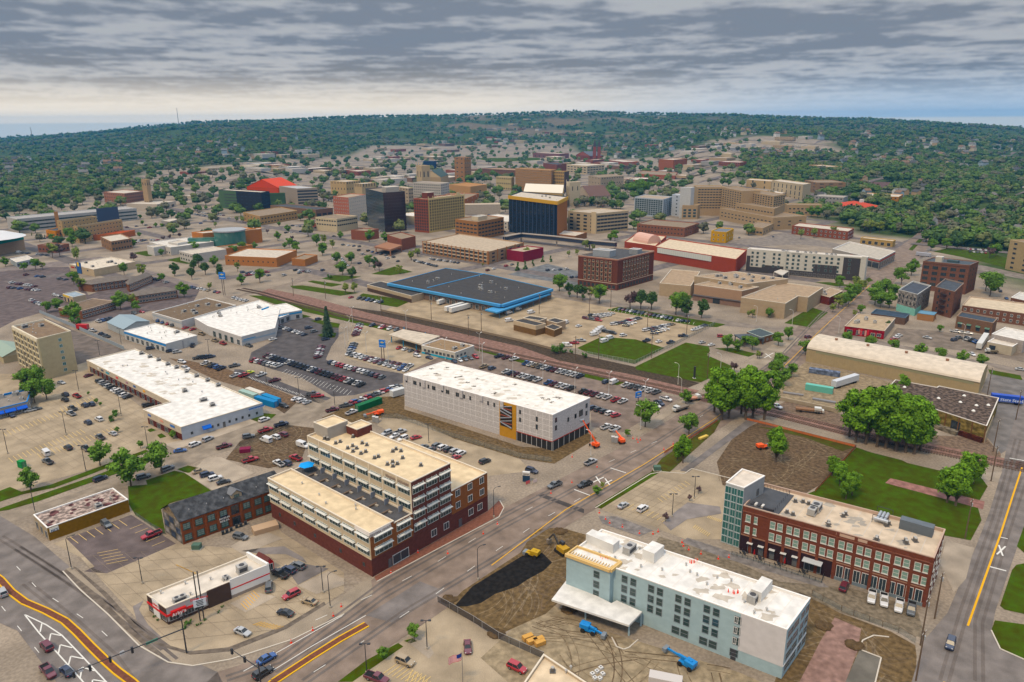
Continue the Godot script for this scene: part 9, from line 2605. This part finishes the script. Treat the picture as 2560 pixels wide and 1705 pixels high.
func fence(label:String,pts:Array,h:float,m:Material,sheet:Material,gap:=3.0)->void:
	var p:=v2(pts)
	var o:=thing("fence",label,"fence",Vector3(p[0].x,0.05,p[0].y))
	var s:=Shape.new()
	var q:=Shape.new()
	var base:=Vector3(p[0].x,0,p[0].y)
	for i in p.size()-1:
		var l:=p[i].distance_to(p[i+1])
		var a:=Vector3(p[i].x,0,p[i].y)-base
		var b:=Vector3(p[i+1].x,0,p[i+1].y)-base
		for k in maxi(1,int(l/gap)):
			var c:=a.lerp(b,k*gap/l)
			s.bar(c,c+Vector3(0,h,0),0.09,0.09)
		s.bar(a+Vector3(0,h,0),b+Vector3(0,h,0),0.06,0.06)
		if sheet:
			q.bar(a+Vector3(0,h*0.5,0),b+Vector3(0,h*0.5,0),0.02,h*0.92)
	tag(made(o,"posts",s,m),"","","","stuff")
	if sheet:
		made(o,"mesh_panel",q,sheet)
func pylon(label:String,at:Array,h:float,w:float,bh:float,two:bool,turn:float)->void:
	var o:=thing("pole_sign",label,"sign",Vector3(at[0],0.05,at[1]),"",turn)
	var s:=Shape.new()
	for k in ([-0.7,0.7] if two else [0.0]):
		s.bar(Vector3(k,0,0),Vector3(k,h-bh,0),0.3,0.3)
	made(o,"post",s,mat(0.1,0.08,0.07,0.7))
	s=Shape.new()
	s.box(Vector3(0,h-bh*0.5,0),Vector3(w,bh,0.5))
	made(o,"sign_box",s,mat(0.01,0.16,0.5,0.4))
	s=Shape.new()
	s.box(Vector3(0,h-bh*0.32,0.26),Vector3(w*0.6,bh*0.1,0.05))
	s.box(Vector3(0,h-bh*0.32,0.262),Vector3(w*0.22,bh*0.22,0.05))
	made(o,"cross_emblem",s,mat(0.6,0.5,0.25,0.4))
	text_part(o,"CHEVROLET",w*0.11,mat(0.7,0.75,0.8),Transform3D(Basis(),Vector3(0,h-bh*0.78,0.27)))
func make_street()->void:
	var black:=mat(0.025,0.026,0.03,0.5)
	var pale:=mat(0.55,0.54,0.52,0.5)
	var wood:=mat(0.13,0.095,0.07,0.9)
	many("parking_lamp","tall dark twin headed lamp in the strip mall lot","street lamp",[-202.7,-325.3,-179.1,-274.1,-167.1,-294.1,-138.8,-258.5,-191.5,-257.1,-153.6,-242,-243.7,-352.7],func(o):lamp(o,10.0,black,"double"))
	many("parking_lamp","dark twin headed lamp on the forecourts","street lamp",[-100.8,-173.9,-50.6,-169.3,-20.6,-147.1,-33.4,-139.2,59.7,-218.8,50,-207.2,-32.6,-264.3],func(o):lamp(o,8.0,black,"double"))
	many("parking_lamp","dark lamp post among the dealer's trucks","street lamp",[-117.4,-333.3,-97.2,-316.3,-77.9,-303.1,-162.5,-378.7,-220.8,-378,-221.1,-401.3],func(o):lamp(o,9.0,black,"double"))
	many("street_lamp","black curved street lamp along the avenue and boulevard","street lamp",[-124,-180.9,-153.8,-212.7,-47.2,-162.9,-9.7,-174.6,-6.1,-207.7],func(o):lamp(o,9.5,black,"arm"),0.4)
	many("dealer_lamp","white lamp with two spread heads at the car dealer","street lamp",[-91.9,-390,-93,-402.9,-94.4,-416.1,-97.3,-436.6,-78.5,-380.6,-63.7,-362,-63.2,-427,-35,-368.4,-17.4,-377.9,-15.2,-358.6,-15.1,-358.6,0.3,-339.7,14.4,-328.3,28.6,-318.4,43.4,-312.7,57.8,-301.9],func(o):lamp(o,11.0,pale,"vee"),0.5)
	many("street_lamp","white curved street lamp on the upper avenue","street lamp",[28.9,-250.8,51.4,-275.1,75,-308.5,101.9,-342.8,78.1,-328.3,149.8,-437.6,167.9,-427.4,189,-411.4,250.3,-393.2],func(o):lamp(o,9.5,pale,"arm"),2.4)
	var dark_pole:=func(o):
		var s:=Shape.new()
		s.tube(Vector3.ZERO,Vector3(0,13,0),0.2,0.14,8)
		made(o,"pole",s,wood)
		s=Shape.new()
		s.box(Vector3(0,12.4,0),Vector3(2.4,0.14,0.14))
		made(o,"crossarm",s,wood)
		s=Shape.new()
		for k in [-1.0,-0.5,0.5,1.0]:
			s.tube(Vector3(k,12.45,0),Vector3(k,12.8,0),0.07,0.05,6)
		tag(made(o,"insulators",s,pale),"","","","stuff")
		s=Shape.new()
		s.tube(Vector3(0.4,10.6,0),Vector3(0.4,11.6,0),0.3,0.3,8)
		made(o,"transformer",s,mat(0.35,0.37,0.38,0.5))
	many("utility_pole","wooden utility pole by the right hand streets","utility pole",[105,-157,96.3,-147.3,89.2,-135.8,164.2,-229.5,134,-193.4,179.4,-252.7,213.3,-311.1,207.8,-283.1,94,-336.7],dark_pole,0.7)
	many("utility_pole","tall dark pole around the depot and tracks","utility pole",[-156.7,-519,-131.3,-509.3,-83.8,-460.3,-25.2,-412.3,-50.2,-446.4,-18,-419.6,32.9,-366.2,45.1,-367.1,72.9,-368.9,101,-411.2,81.2,-427.1,49.9,-462.1,65.9,-478.7,17.7,-463],dark_pole,0.2)
	var g0:Array=[-77.2,-146.3,-91.6,-133.8]
	var dirv:=Vector2(g0[2]-g0[0],g0[3]-g0[1]).normalized()
	var o:=thing("traffic_signal","black mast arm traffic signal reaching over the boulevard","traffic signal",Vector3(g0[0],0.2,g0[1]),"",-atan2(dirv.y,dirv.x))
	var s:=Shape.new()
	s.tube(Vector3.ZERO,Vector3(0,9.5,0),0.2,0.12,8)
	made(o,"pole",s,black)
	s=Shape.new()
	s.tube(Vector3(0,6.6,0),Vector3(25,7.4,0),0.16,0.07,8)
	made(o,"mast_arm",s,black)
	for x in [11.0,15.5,19.5,22.6]:
		s=Shape.new()
		s.box(Vector3(x,6.7,0),Vector3(0.5,1.5,0.4))
		var hd:=made(o,"signal_head",s,black)
		for i in 3:
			s=Shape.new()
			s.tube(Vector3(x,7.15-i*0.45,0.2),Vector3(x,7.15-i*0.45,0.26),0.16,0.16,8)
			made(hd,"lens",s,mat([0.25,0.2,0.02][i],[0.02,0.14,0.16][i],0.02,0.3))
	for x in [13.0,21.2]:
		s=Shape.new()
		s.box(Vector3(x,7.0,0.1),Vector3(0.9,0.9,0.06))
		made(o,"lane_sign",s,mat(0.65,0.65,0.65,0.5))
	s=Shape.new()
	s.box(Vector3(6.8,6.7,0.1),Vector3(2.6,0.6,0.06))
	made(o,"street_name_sign",s,mat(0.01,0.3,0.18,0.5))
	var g1:Array=[-55.3,-133.4,-64.3,-139.7]
	dirv=Vector2(g1[2]-g1[0],g1[3]-g1[1]).normalized()
	o=thing("traffic_signal","second black traffic signal arm at the bottom edge of the avenue","traffic signal",Vector3(g1[0],0.2,g1[1]),"",-atan2(dirv.y,dirv.x))
	s=Shape.new()
	s.tube(Vector3(0,0,0),Vector3(0,8.0,0),0.18,0.12,8)
	s.tube(Vector3(0,6.4,0),Vector3(10,6.8,0),0.14,0.07,8)
	made(o,"pole",s,black)
	for x in [5.0,9.6]:
		s=Shape.new()
		s.box(Vector3(x,6.3,0),Vector3(0.5,1.4,0.4))
		made(o,"signal_head",s,black)
	pylon("big blue dealer sign on two dark posts above the display lot",[-67.8,-370.1],10.5,3.6,4.0,true,-0.3)
	pylon("small blue dealer sign by the avenue",[54.6,-300.3],7.0,3.0,2.6,false,0.5)
	pylon("tall blue dealer sign near the motel",[-207.5,-521.9],17.0,5.0,5.0,true,-0.2)
	var rs:Array=[-78.3,-158.2]
	o=thing("pole_sign","twin pole restaurant sign with a white letter board","sign",Vector3(rs[0],0.2,rs[1]),"",0.5)
	for k in [-0.45,0.45]:
		s=Shape.new()
		s.tube(Vector3(k,0,0),Vector3(k,14.0,0),0.16,0.14,8)
		made(o,"pole",s,black)
	s=Shape.new()
	s.box(Vector3(0,5.2,0.2),Vector3(3.0,2.0,0.3))
	var lbd:=made(o,"letter_board",s,mat(0.55,0.6,0.66,0.5))
	s=Shape.new()
	for i in 4:
		s.box(Vector3(0,5.9-i*0.42,0.36),Vector3(1.7-0.2*(i % 2),0.2,0.03))
	tag(made(lbd,"letters",s,black),"","","","stuff")
	text_part(o,"Drive Thru",0.62,mat(0.6,0.02,0.03),Transform3D(Basis(),Vector3(0,6.5,0.3)),"sign_letters")
	var mo:Array=[4.6,-231.8]
	o=thing("monument_sign","navy and white pylon sign on the gravel island","sign",Vector3(mo[0],0.05,mo[1]),"",-0.2)
	s=Shape.new()
	s.box(Vector3(0,1.2,0),Vector3(2.4,2.4,1.0))
	made(o,"navy_base",s,mat(0.025,0.05,0.09,0.6))
	s=Shape.new()
	s.box(Vector3(0,3.0,0),Vector3(2.6,1.2,1.1))
	made(o,"white_top",s,pale)
	text_part(o,"VIRGINIA",0.35,black,Transform3D(Basis(),Vector3(0,2.9,0.57)))
	for q in [["white and red banner board on the gravel island",[7.6,-230.4],[0.6,0.5,0.48]],["slanted red board on the gravel island",[5.1,-229.4],[0.5,0.12,0.12]]]:
		o=thing("banner_board",q[0],"sign",Vector3(q[1][0],0.05,q[1][1]),"",0.7)
		s=Shape.new()
		s.box(Vector3(0,0.8,0),Vector3(1.8,1.1,0.06))
		made(o,"board",s,mat(q[2][0],q[2][1],q[2][2]))
		s=Shape.new()
		for k in [-0.8,0.8]:
			s.bar(Vector3(k,0,-0.08),Vector3(k,1.3,-0.08),0.06,0.06)
		tag(made(o,"stakes",s,wood),"","","","stuff")
	var fp:Array=[-11.4,-135.2]
	o=thing("flag_pole","flag pole with a striped flag at the bottom edge","flag pole",Vector3(fp[0],0.05,fp[1]))
	s=Shape.new()
	s.tube(Vector3.ZERO,Vector3(0,9.0,0),0.09,0.05,8)
	made(o,"pole",s,mat(0.2,0.18,0.17,0.5))
	for i in 13:
		s=Shape.new()
		for j in 8:
			var x0:=-0.1-j*0.36
			var z0:=0.16*sin(j*0.9)
			var z1:=0.16*sin((j+1)*0.9)
			var y0:=8.7-i*0.14-j*0.16
			s.quad(Vector3(x0-0.36,y0-0.3,z1),Vector3(x0,y0-0.14,z0),Vector3(x0,y0,z0),Vector3(x0-0.36,y0-0.16,z1))
		made(o,"flag_stripe",s,mat(0.5,0.03,0.06,0.8) if i % 2 == 0 else mat(0.7,0.68,0.68,0.8))
	s=Shape.new()
	for j in 3:
		s.quad(Vector3(-0.46-j*0.36,7.56-j*0.16,0.05+0.16*sin((j+1)*0.9)),Vector3(-0.1-j*0.36,7.72-j*0.16,0.05+0.16*sin(j*0.9)),Vector3(-0.1-j*0.36,8.7-j*0.16,0.05+0.16*sin(j*0.9)),Vector3(-0.46-j*0.36,8.54-j*0.16,0.05+0.16*sin((j+1)*0.9)))
	made(o,"flag_canton",s,mat(0.02,0.04,0.2,0.8))
	crate("shipping_container","blue shipping container behind the strip mall","container",[-114.3,-309.8,-103.5,-302.8],2.5,2.7,mat(0.02,0.17,0.36,0.6))
	crate("shipping_container","grey green container behind the strip mall","container",[-124.2,-318.1,-115.2,-311.6],2.5,2.7,mat(0.3,0.4,0.36,0.7))
	crate("shipping_container","second blue container beside the first behind the strip mall","container",[-111.9,-312.5,-103.1,-305.7],2.5,2.7,mat(0.025,0.19,0.38,0.6))
	crate("shipping_container","cream container behind the strip mall","container",[-122.2,-320.9,-113,-313.9],2.5,2.7,mat(0.55,0.52,0.46,0.7))
	crate("shipping_container","dark green container by the row of cars","container",[-58.5,-307,-66.9,-297.1],2.6,2.8,mat(0.02,0.12,0.05,0.7))
	crate("office_trailer","white site office trailer at the wrapped building","trailer",[-54.7,-313.5,-49.7,-318.1],2.8,2.8,mat(0.55,0.56,0.55,0.6),0.5)
	crate("shipping_container","mint green container in the scrap yard","container",[135.3,-320.8,145.4,-314.7],2.5,2.8,mat(0.16,0.4,0.34,0.7))
	crate("semi_trailer","white semi trailer behind the mint container","trailer",[148.3,-321.1,163.1,-330.6],2.6,2.8,mat(0.5,0.52,0.55,0.6),1.0,true)
	o=crate("semi_trailer","blue semi trailer with white lettering at the right edge","trailer",[210.1,-303.6,221,-299.2],2.6,2.8,mat(0.01,0.06,0.36,0.5),1.0,true)
	text_part(o,"State Steel",1.2,mat(0.6,0.68,0.8),Transform3D(Basis(),Vector3(1.5,1.9,1.36)),"lettering","Droid Serif")
	crate("semi_trailer","left white semi trailer at the depot dock","trailer",[-43.1,-467.6,-27.3,-486.6],2.6,2.8,mat(0.62,0.61,0.58,0.6),1.0,true)
	crate("semi_trailer","right white semi trailer at the depot dock","trailer",[-39.9,-464.6,-24.4,-482.5],2.6,2.8,mat(0.64,0.63,0.6,0.6),1.0,true)
	crate("box_truck","white box truck at the depot dock","truck",[-50,-487.2,-44,-496.1],2.4,2.6,mat(0.62,0.61,0.58,0.6),0.8,true)
	crate("box_trailer","white trailer standing in the truck yard on the right","trailer",[250.2,-378.6,266.2,-398.4],2.6,3.0,mat(0.55,0.55,0.53,0.6),0.8,true)
	crate("scrap_bin","maroon scrap bin in the muddy yard","container",[-103.4,-257,-99.6,-257.8],2.6,1.5,mat(0.16,0.02,0.05,0.8))
	crate("city_bus","white city bus on the street by the park","bus",[366.5,-663.7,374.7,-654.7],2.6,2.8,mat(0.35,0.36,0.4,0.5),0.5,true)
	crate("red_truck","red box truck beside the grey wall near the motel","truck",[-263.4,-432.8,-256.6,-432],2.5,2.6,mat(0.4,0.01,0.03,0.5),0.7,true)
	crate("box_trailer","white cargo trailer in front of the blue hotel, at the bottom edge","trailer",[29.7,-135,36.5,-132.9],2.5,2.6,mat(0.5,0.47,0.45,0.7),0.6,true)
	for q in [["rusty dump truck on the rail yard",[121,-294.5,130.9,-291.1],[0.22,0.13,0.08]],["white flatbed truck parked on the upper avenue",[75.6,-298.6,69.1,-293.8],[0.2,0.17,0.14]],["white truck carrying signs by the level crossing",[77.4,-306.2,83.4,-308.7],[0.45,0.25,0.18]],["green cab dump truck on the right hand yard",[256.4,-372.1,250.9,-373.5],[0.12,0.1,0.07]]]:
		o=crate("work_truck",q[0],"truck",q[1],2.3,0.7,mat(q[2][0],q[2][1],q[2][2],0.8),0.9,true)
		var l:=Vector2(q[1][0],q[1][1]).distance_to(Vector2(q[1][2],q[1][3]))
		s=Shape.new()
		s.box(Vector3(l*0.34,1.7,0),Vector3(l*0.26,1.7,2.3))
		s.box(Vector3(l*0.5,1.3,0),Vector3(l*0.14,0.9,2.0))
		made(o,"cab",s,mat(0.55,0.55,0.53,0.4))
		s=Shape.new()
		s.box(Vector3(l*0.475,2.1,0),Vector3(0.08,0.7,1.9))
		made(o,"windscreen",s,glass())
	var blue:=mat(0.01,0.2,0.48,0.5)
	var orange:=mat(0.75,0.14,0.015,0.5)
	boom("blue telehandler in front of the entrance canopy",[18.3,-152.9],-0.496,blue,Vector3(3.6,1.2,0.6))
	boom("blue boom lift with its arm stretched along the blue hotel",[39.4,-140.7],2.323,blue,Vector3(5.5,1.5,0.3))
	boom("orange boom lift raised against the wrapped building",[31.2,-259.6],2.134,orange,Vector3(2.2,11.0,-4.0))
	boom("orange boom lift folded beside the grey toilets",[41.8,-263.3],1.862,orange,Vector3(2.5,4.0,-1.0))
	boom("orange telehandler behind the wrapped building's end",[-57,-292.9],-2.601,orange,Vector3(5.5,1.4,0.0))
	boom("small orange machine in the ploughed plot",[94.4,-256.8],0.3,orange,Vector3(2.2,1.2,0.0))
	var ex:Array=[14,-187.4]
	o=thing("excavator","yellow excavator at the edge of the black pit","excavator",Vector3(ex[0],0.1,ex[1]),"",2.2)
	for k in [-1,1]:
		s=Shape.new()
		s.box(Vector3(0,0.45,k*1.1),Vector3(3.8,0.9,0.55))
		made(o,"track",s,mat(0.03,0.028,0.025,0.9))
	s=Shape.new()
	s.box(Vector3(-0.5,1.6,0),Vector3(3.2,1.3,2.4))
	made(o,"engine_housing",s,mat(0.4,0.25,0.06,0.6))
	s=Shape.new()
	s.box(Vector3(0.6,2.4,0.6),Vector3(1.4,1.6,1.0))
	made(o,"cab",s,black)
	s=Shape.new()
	s.bar(Vector3(0.8,1.8,-0.3),Vector3(3.4,4.6,-0.3),0.4,0.6)
	s.bar(Vector3(3.4,4.6,-0.3),Vector3(5.6,2.0,-0.3),0.35,0.45)
	made(o,"arm",s,mat(0.06,0.055,0.05,0.7))
	s=Shape.new()
	s.box(Vector3(5.6,1.2,-0.3),Vector3(1.0,1.2,1.3))
	made(o,"bucket",s,mat(0.2,0.17,0.14,0.7))
	boom("small yellow loader beside the excavator",[5.4,-185.9],2.6,mat(0.42,0.28,0.06,0.6),Vector3(1.8,0.9,0.0))
	var cone:=func(o2):
		var c:=Shape.new()
		c.box(Vector3(0,0.05,0),Vector3(0.5,0.1,0.5))
		c.tube(Vector3(0,0.08,0),Vector3(0,1.05,0),0.22,0.07,10)
		made(o2,"cone_body",c,mat(0.72,0.08,0.02,0.6))
		c=Shape.new()
		c.tube(Vector3(0,0.55,0),Vector3(0,0.75,0),0.165,0.13,10)
		made(o2,"white_band",c,pale)
	many("traffic_cone","orange cone along the gravel strips","traffic cone",[27.4,-209.8,28.9,-205.9,29.9,-203.6,33.5,-201.2,38.1,-197.5,42.1,-197.1,43.9,-198.4,49.8,-192.3,49.8,-190.4,50.9,-188.5,53.9,-186.3,58.2,-183.7,61.4,-184.4],cone)
	many("traffic_cone","orange cone in the avenue's closed lane","traffic cone",[-53.5,-149.6,-49.5,-154.1,-45.7,-159.6,-44.5,-163.3,-19,-187.4,-9.1,-197.9,-4.9,-203.4,12.7,-222.9,20.3,-230.5,-33.9,-177.8,-27.7,-188],cone)
	many("traffic_barrel","orange barrel by the building site","traffic barrel",[47.1,-266.8,48.5,-265.9,49.8,-265.4,48.5,-263.2,61.7,-261.3,57.2,-256.6,22,-250.6,30.3,-242.2],cone)
	var wire:=StandardMaterial3D.new()
	wire.albedo_color=Color(0.5,0.52,0.5,0.22)
	wire.transparency=BaseMaterial3D.TRANSPARENCY_ALPHA
	wire.roughness=0.9
	var haze_mesh:StandardMaterial3D=wire.duplicate()
	haze_mesh.albedo_color=Color(0.3,0.28,0.28,0.5)
	var net:StandardMaterial3D=wire.duplicate()
	net.albedo_color=Color(0.8,0.42,0.18,0.62)
	fence("chain link fence round the depot lawn",[21.6,-388.4,34.8,-377.2,62.7,-358.5,83.4,-383.3,123.1,-432.4],2.2,mat(0.3,0.32,0.3,0.6),wire)
	fence("low barrier rail along the near side of the depot yard",[-86.3,-472.6,-36.8,-434,4.5,-400.6,21.4,-384.7],1.3,mat(0.22,0.17,0.12,0.9),mat(0.25,0.2,0.15,0.9),2.5)
	fence("orange plastic fence along the avenue side of the dirt plot",[84.6,-283.4,70.1,-267.1,60.1,-256.8,56.7,-253.1],1.0,wood,net)
	fence("orange plastic fence round the rear of the dirt plot",[97.2,-284.7,103.4,-280,117.9,-267.7,130.2,-257.5,119.8,-244.8],1.0,wood,net)
	fence("orange plastic fence behind the red brick block",[130.3,-257.4,120.1,-245.4,111.1,-234.5,101,-222.6],1.0,wood,net)
	fence("dark mesh site fence beside the pit",[-19.8,-164.9,-16.5,-162.2,-10,-156.6,-3.7,-150.5,6.9,-143.4],2.0,mat(0.3,0.3,0.3,0.6),haze_mesh)
	fence("chain link site fence in front of the wrapped building",[-55.1,-288.9,-48.6,-289.6,-23,-268.7,2.7,-250.3,14.1,-246.5],2.0,mat(0.12,0.11,0.1,0.7),wire)
	fence("wire fence along the dusty lane",[78.1,-166.5,83,-160.1,88.1,-155.8,93.3,-151.7,95.4,-147.9],1.8,wood,wire)
	fence("black terrace railing along the red brick block",[62.6,-185.8,67.8,-182.5,77.8,-175.6,82.8,-172,85.5,-176.5],1.2,black,wire,1.5)
	fence("long blue grey wall beside the motel",[-311.7,-474,-271.5,-440.1,-213.5,-389.4],2.2,mat(0.3,0.34,0.38,0.8),mat(0.27,0.31,0.35,0.8))
	fence("iron fence of the lawn beside the brick mill",[-120.3,-210.3,-112.3,-203.6,-105.8,-198.9],1.2,black,wire)
	var binf:=func(o2):
		var c:=Shape.new()
		c.box(Vector3(0,0.55,0),Vector3(0.8,1.0,0.8))
		made(o2,"body",c,mat(0.03,0.035,0.04,0.7))
		c=Shape.new()
		c.box(Vector3(0,1.1,0.03),Vector3(0.9,0.1,0.9))
		made(o2,"lid",c,mat(0.04,0.045,0.05,0.6))
	many("wheelie_bin","black bin against the brick mill","bin",[-88.1,-198.7,-87.2,-199.5,-86.3,-200.6,-85.3,-202.4,-84.2,-203.1,-83.2,-204.3],binf,0.4)
	many("electric_box","green utility box","utility box",[-92.9,-190.9,51.4,-239.6],func(o2):
		var c:=Shape.new()
		c.box(Vector3(0,0.8,0),Vector3(2.4,1.6,1.8))
		made(o2,"body",c,mat(0.08,0.13,0.1,0.7))
		c=Shape.new()
		c.box(Vector3(0,0.06,0),Vector3(2.9,0.14,2.3))
		made(o2,"plinth",c,mat(0.4,0.37,0.32)))
	var tb:=func(o2):
		var c:=Shape.new()
		c.tube(Vector3(0,0.7,0),Vector3(0,0.76,0),0.55,0.55,10)
		c.tube(Vector3.ZERO,Vector3(0,0.7,0),0.06,0.06,6)
		made(o2,"table_top",c,black)
		for i in 4:
			c=Shape.new()
			c.box(Vector3(cos(i*TAU/4)*0.95,0.42,sin(i*TAU/4)*0.95),Vector3(0.45,0.08,0.45))
			c.box(Vector3(cos(i*TAU/4)*1.15,0.7,sin(i*TAU/4)*1.15),Vector3(0.12,0.55,0.4))
			made(o2,"chair",c,black)
	many("terrace_table","dark table set on the red brick block's terrace","table",[66.2,-186.3,69.8,-183.2,74.2,-180.4,79.7,-176.7,67.5,-188.7,73.8,-184.2],tb)
	many("parasol","closed red parasol on the terrace","parasol",[68.5,-184.3,75.6,-179.9],func(o2):
		var c:=Shape.new()
		c.tube(Vector3(0,1.1,0),Vector3(0,2.7,0),0.28,0.08,8)
		made(o2,"cloth",c,mat(0.3,0.01,0.02,0.8))
		c=Shape.new()
		c.tube(Vector3.ZERO,Vector3(0,1.2,0),0.05,0.05,6)
		made(o2,"pole",c,wood))
	many("portable_toilet","grey portable toilet","portable toilet",[38.9,-263.9,40,-263.3,-57.7,-285.9,-56.3,-285.1],func(o2):
		var c:=Shape.new()
		c.box(Vector3(0,1.1,0),Vector3(1.2,2.2,1.2))
		made(o2,"cabin",c,mat(0.3,0.3,0.3,0.7))
		c=Shape.new()
		c.box(Vector3(0,2.28,0),Vector3(1.3,0.16,1.3))
		made(o2,"roof",c,pale))
	many("lumber_stack","strapped stack of timber on the building site","lumber",[3.3,-150.4,4.3,-149,5.9,-149.4,6.2,-148.4],func(o2):
		for i in 4:
			var c:=Shape.new()
			c.box(Vector3(0,0.2+i*0.26,0),Vector3(2.6,0.22,1.3))
			made(o2,"timber_layer",c,mat(0.5,0.3,0.12,0.85)),0.5)
	many("concrete_block","white topped block with a bolt pad on the site","concrete block",[19.7,-140.1,18.7,-139,17.6,-138.2,18,-136.9,19.1,-136.8,19.9,-138.2],func(o2):
		var c:=Shape.new()
		c.box(Vector3(0,0.3,0),Vector3(0.9,0.6,0.9))
		made(o2,"block",c,pale)
		c=Shape.new()
		c.box(Vector3(0,0.62,0),Vector3(0.3,0.06,0.3))
		made(o2,"bolt_pad",c,black),0.6)
	many("dirt_mound","mound of brown earth on the site","mound",[-17,-166,-4.6,-152.5,14.2,-199.1,80.5,-147.5,76.1,-154.5,13.9,-161.4],func(o2):
		var c:=Shape.new()
		var g:=RandomNumberGenerator.new()
		g.seed=5
		for i in 5:
			c.blob(Vector3(g.randf_range(-1.6,1.6),0.0,g.randf_range(-1.2,1.2)),Vector3(1.6,0.7,1.3),0.2,g,5)
		made(o2,"earth",c,mat(0.2,0.14,0.085,0.95,"earth")))
	o=crate("dumpster_pen","tan walled dumpster pen beside the brick mill","enclosure",[-79.2,-199.2,-72.9,-203.1],3.6,1.5,mat(0.42,0.31,0.22,0.9))
	crate("kiosk","green and navy ice kiosk in the strip mall lot","kiosk",[-179.8,-246.1,-177.4,-244.8],1.8,2.6,mat(0.02,0.2,0.06,0.6))
	crate("timber_beam","yellow timber stack lying in the dirt plot","lumber",[72.8,-265.5,76.6,-268.4],1.2,0.7,mat(0.6,0.45,0.16,0.8))
	crate("steel_pile","long pile of grey steel beams in the scrap yard","steel pile",[123.4,-316,131.1,-312.2],1.6,0.6,mat(0.2,0.19,0.19,0.7))
	crate("steel_pile","second pile of grey steel beams by the concrete wall","steel pile",[133.5,-307.7,141.6,-302.7],1.6,0.7,mat(0.2,0.2,0.21,0.7))
	crate("patterned_bin","blue and white scrap bin beside the quonset warehouse","container",[146.3,-344.8,158.4,-337.8],3.0,2.2,mat(0.25,0.3,0.42,0.8,"stained"))
	crate("retaining_wall","low concrete wall above the rail yard","wall",[117.9,-307.7,138.7,-292.2],0.5,1.6,mat(0.42,0.36,0.28,0.9,"wall"))
	many("square_post","tall dark square post on the big lawn","post",[87.8,-336.8],func(o2):
		var c:=Shape.new()
		c.box(Vector3(0,3,0),Vector3(0.8,6,0.8))
		made(o2,"post",c,black)
		c=Shape.new()
		c.box(Vector3(0,0.1,0),Vector3(1.4,0.2,1.4))
		made(o2,"footing",c,pale))
func _ready()->void:
	make_camera()
	make_sky()
	make_land()
	make_streets()
	make_grid()
	make_near()
	make_far()
	make_trees()
	make_houses()
	make_cars()
	make_street()
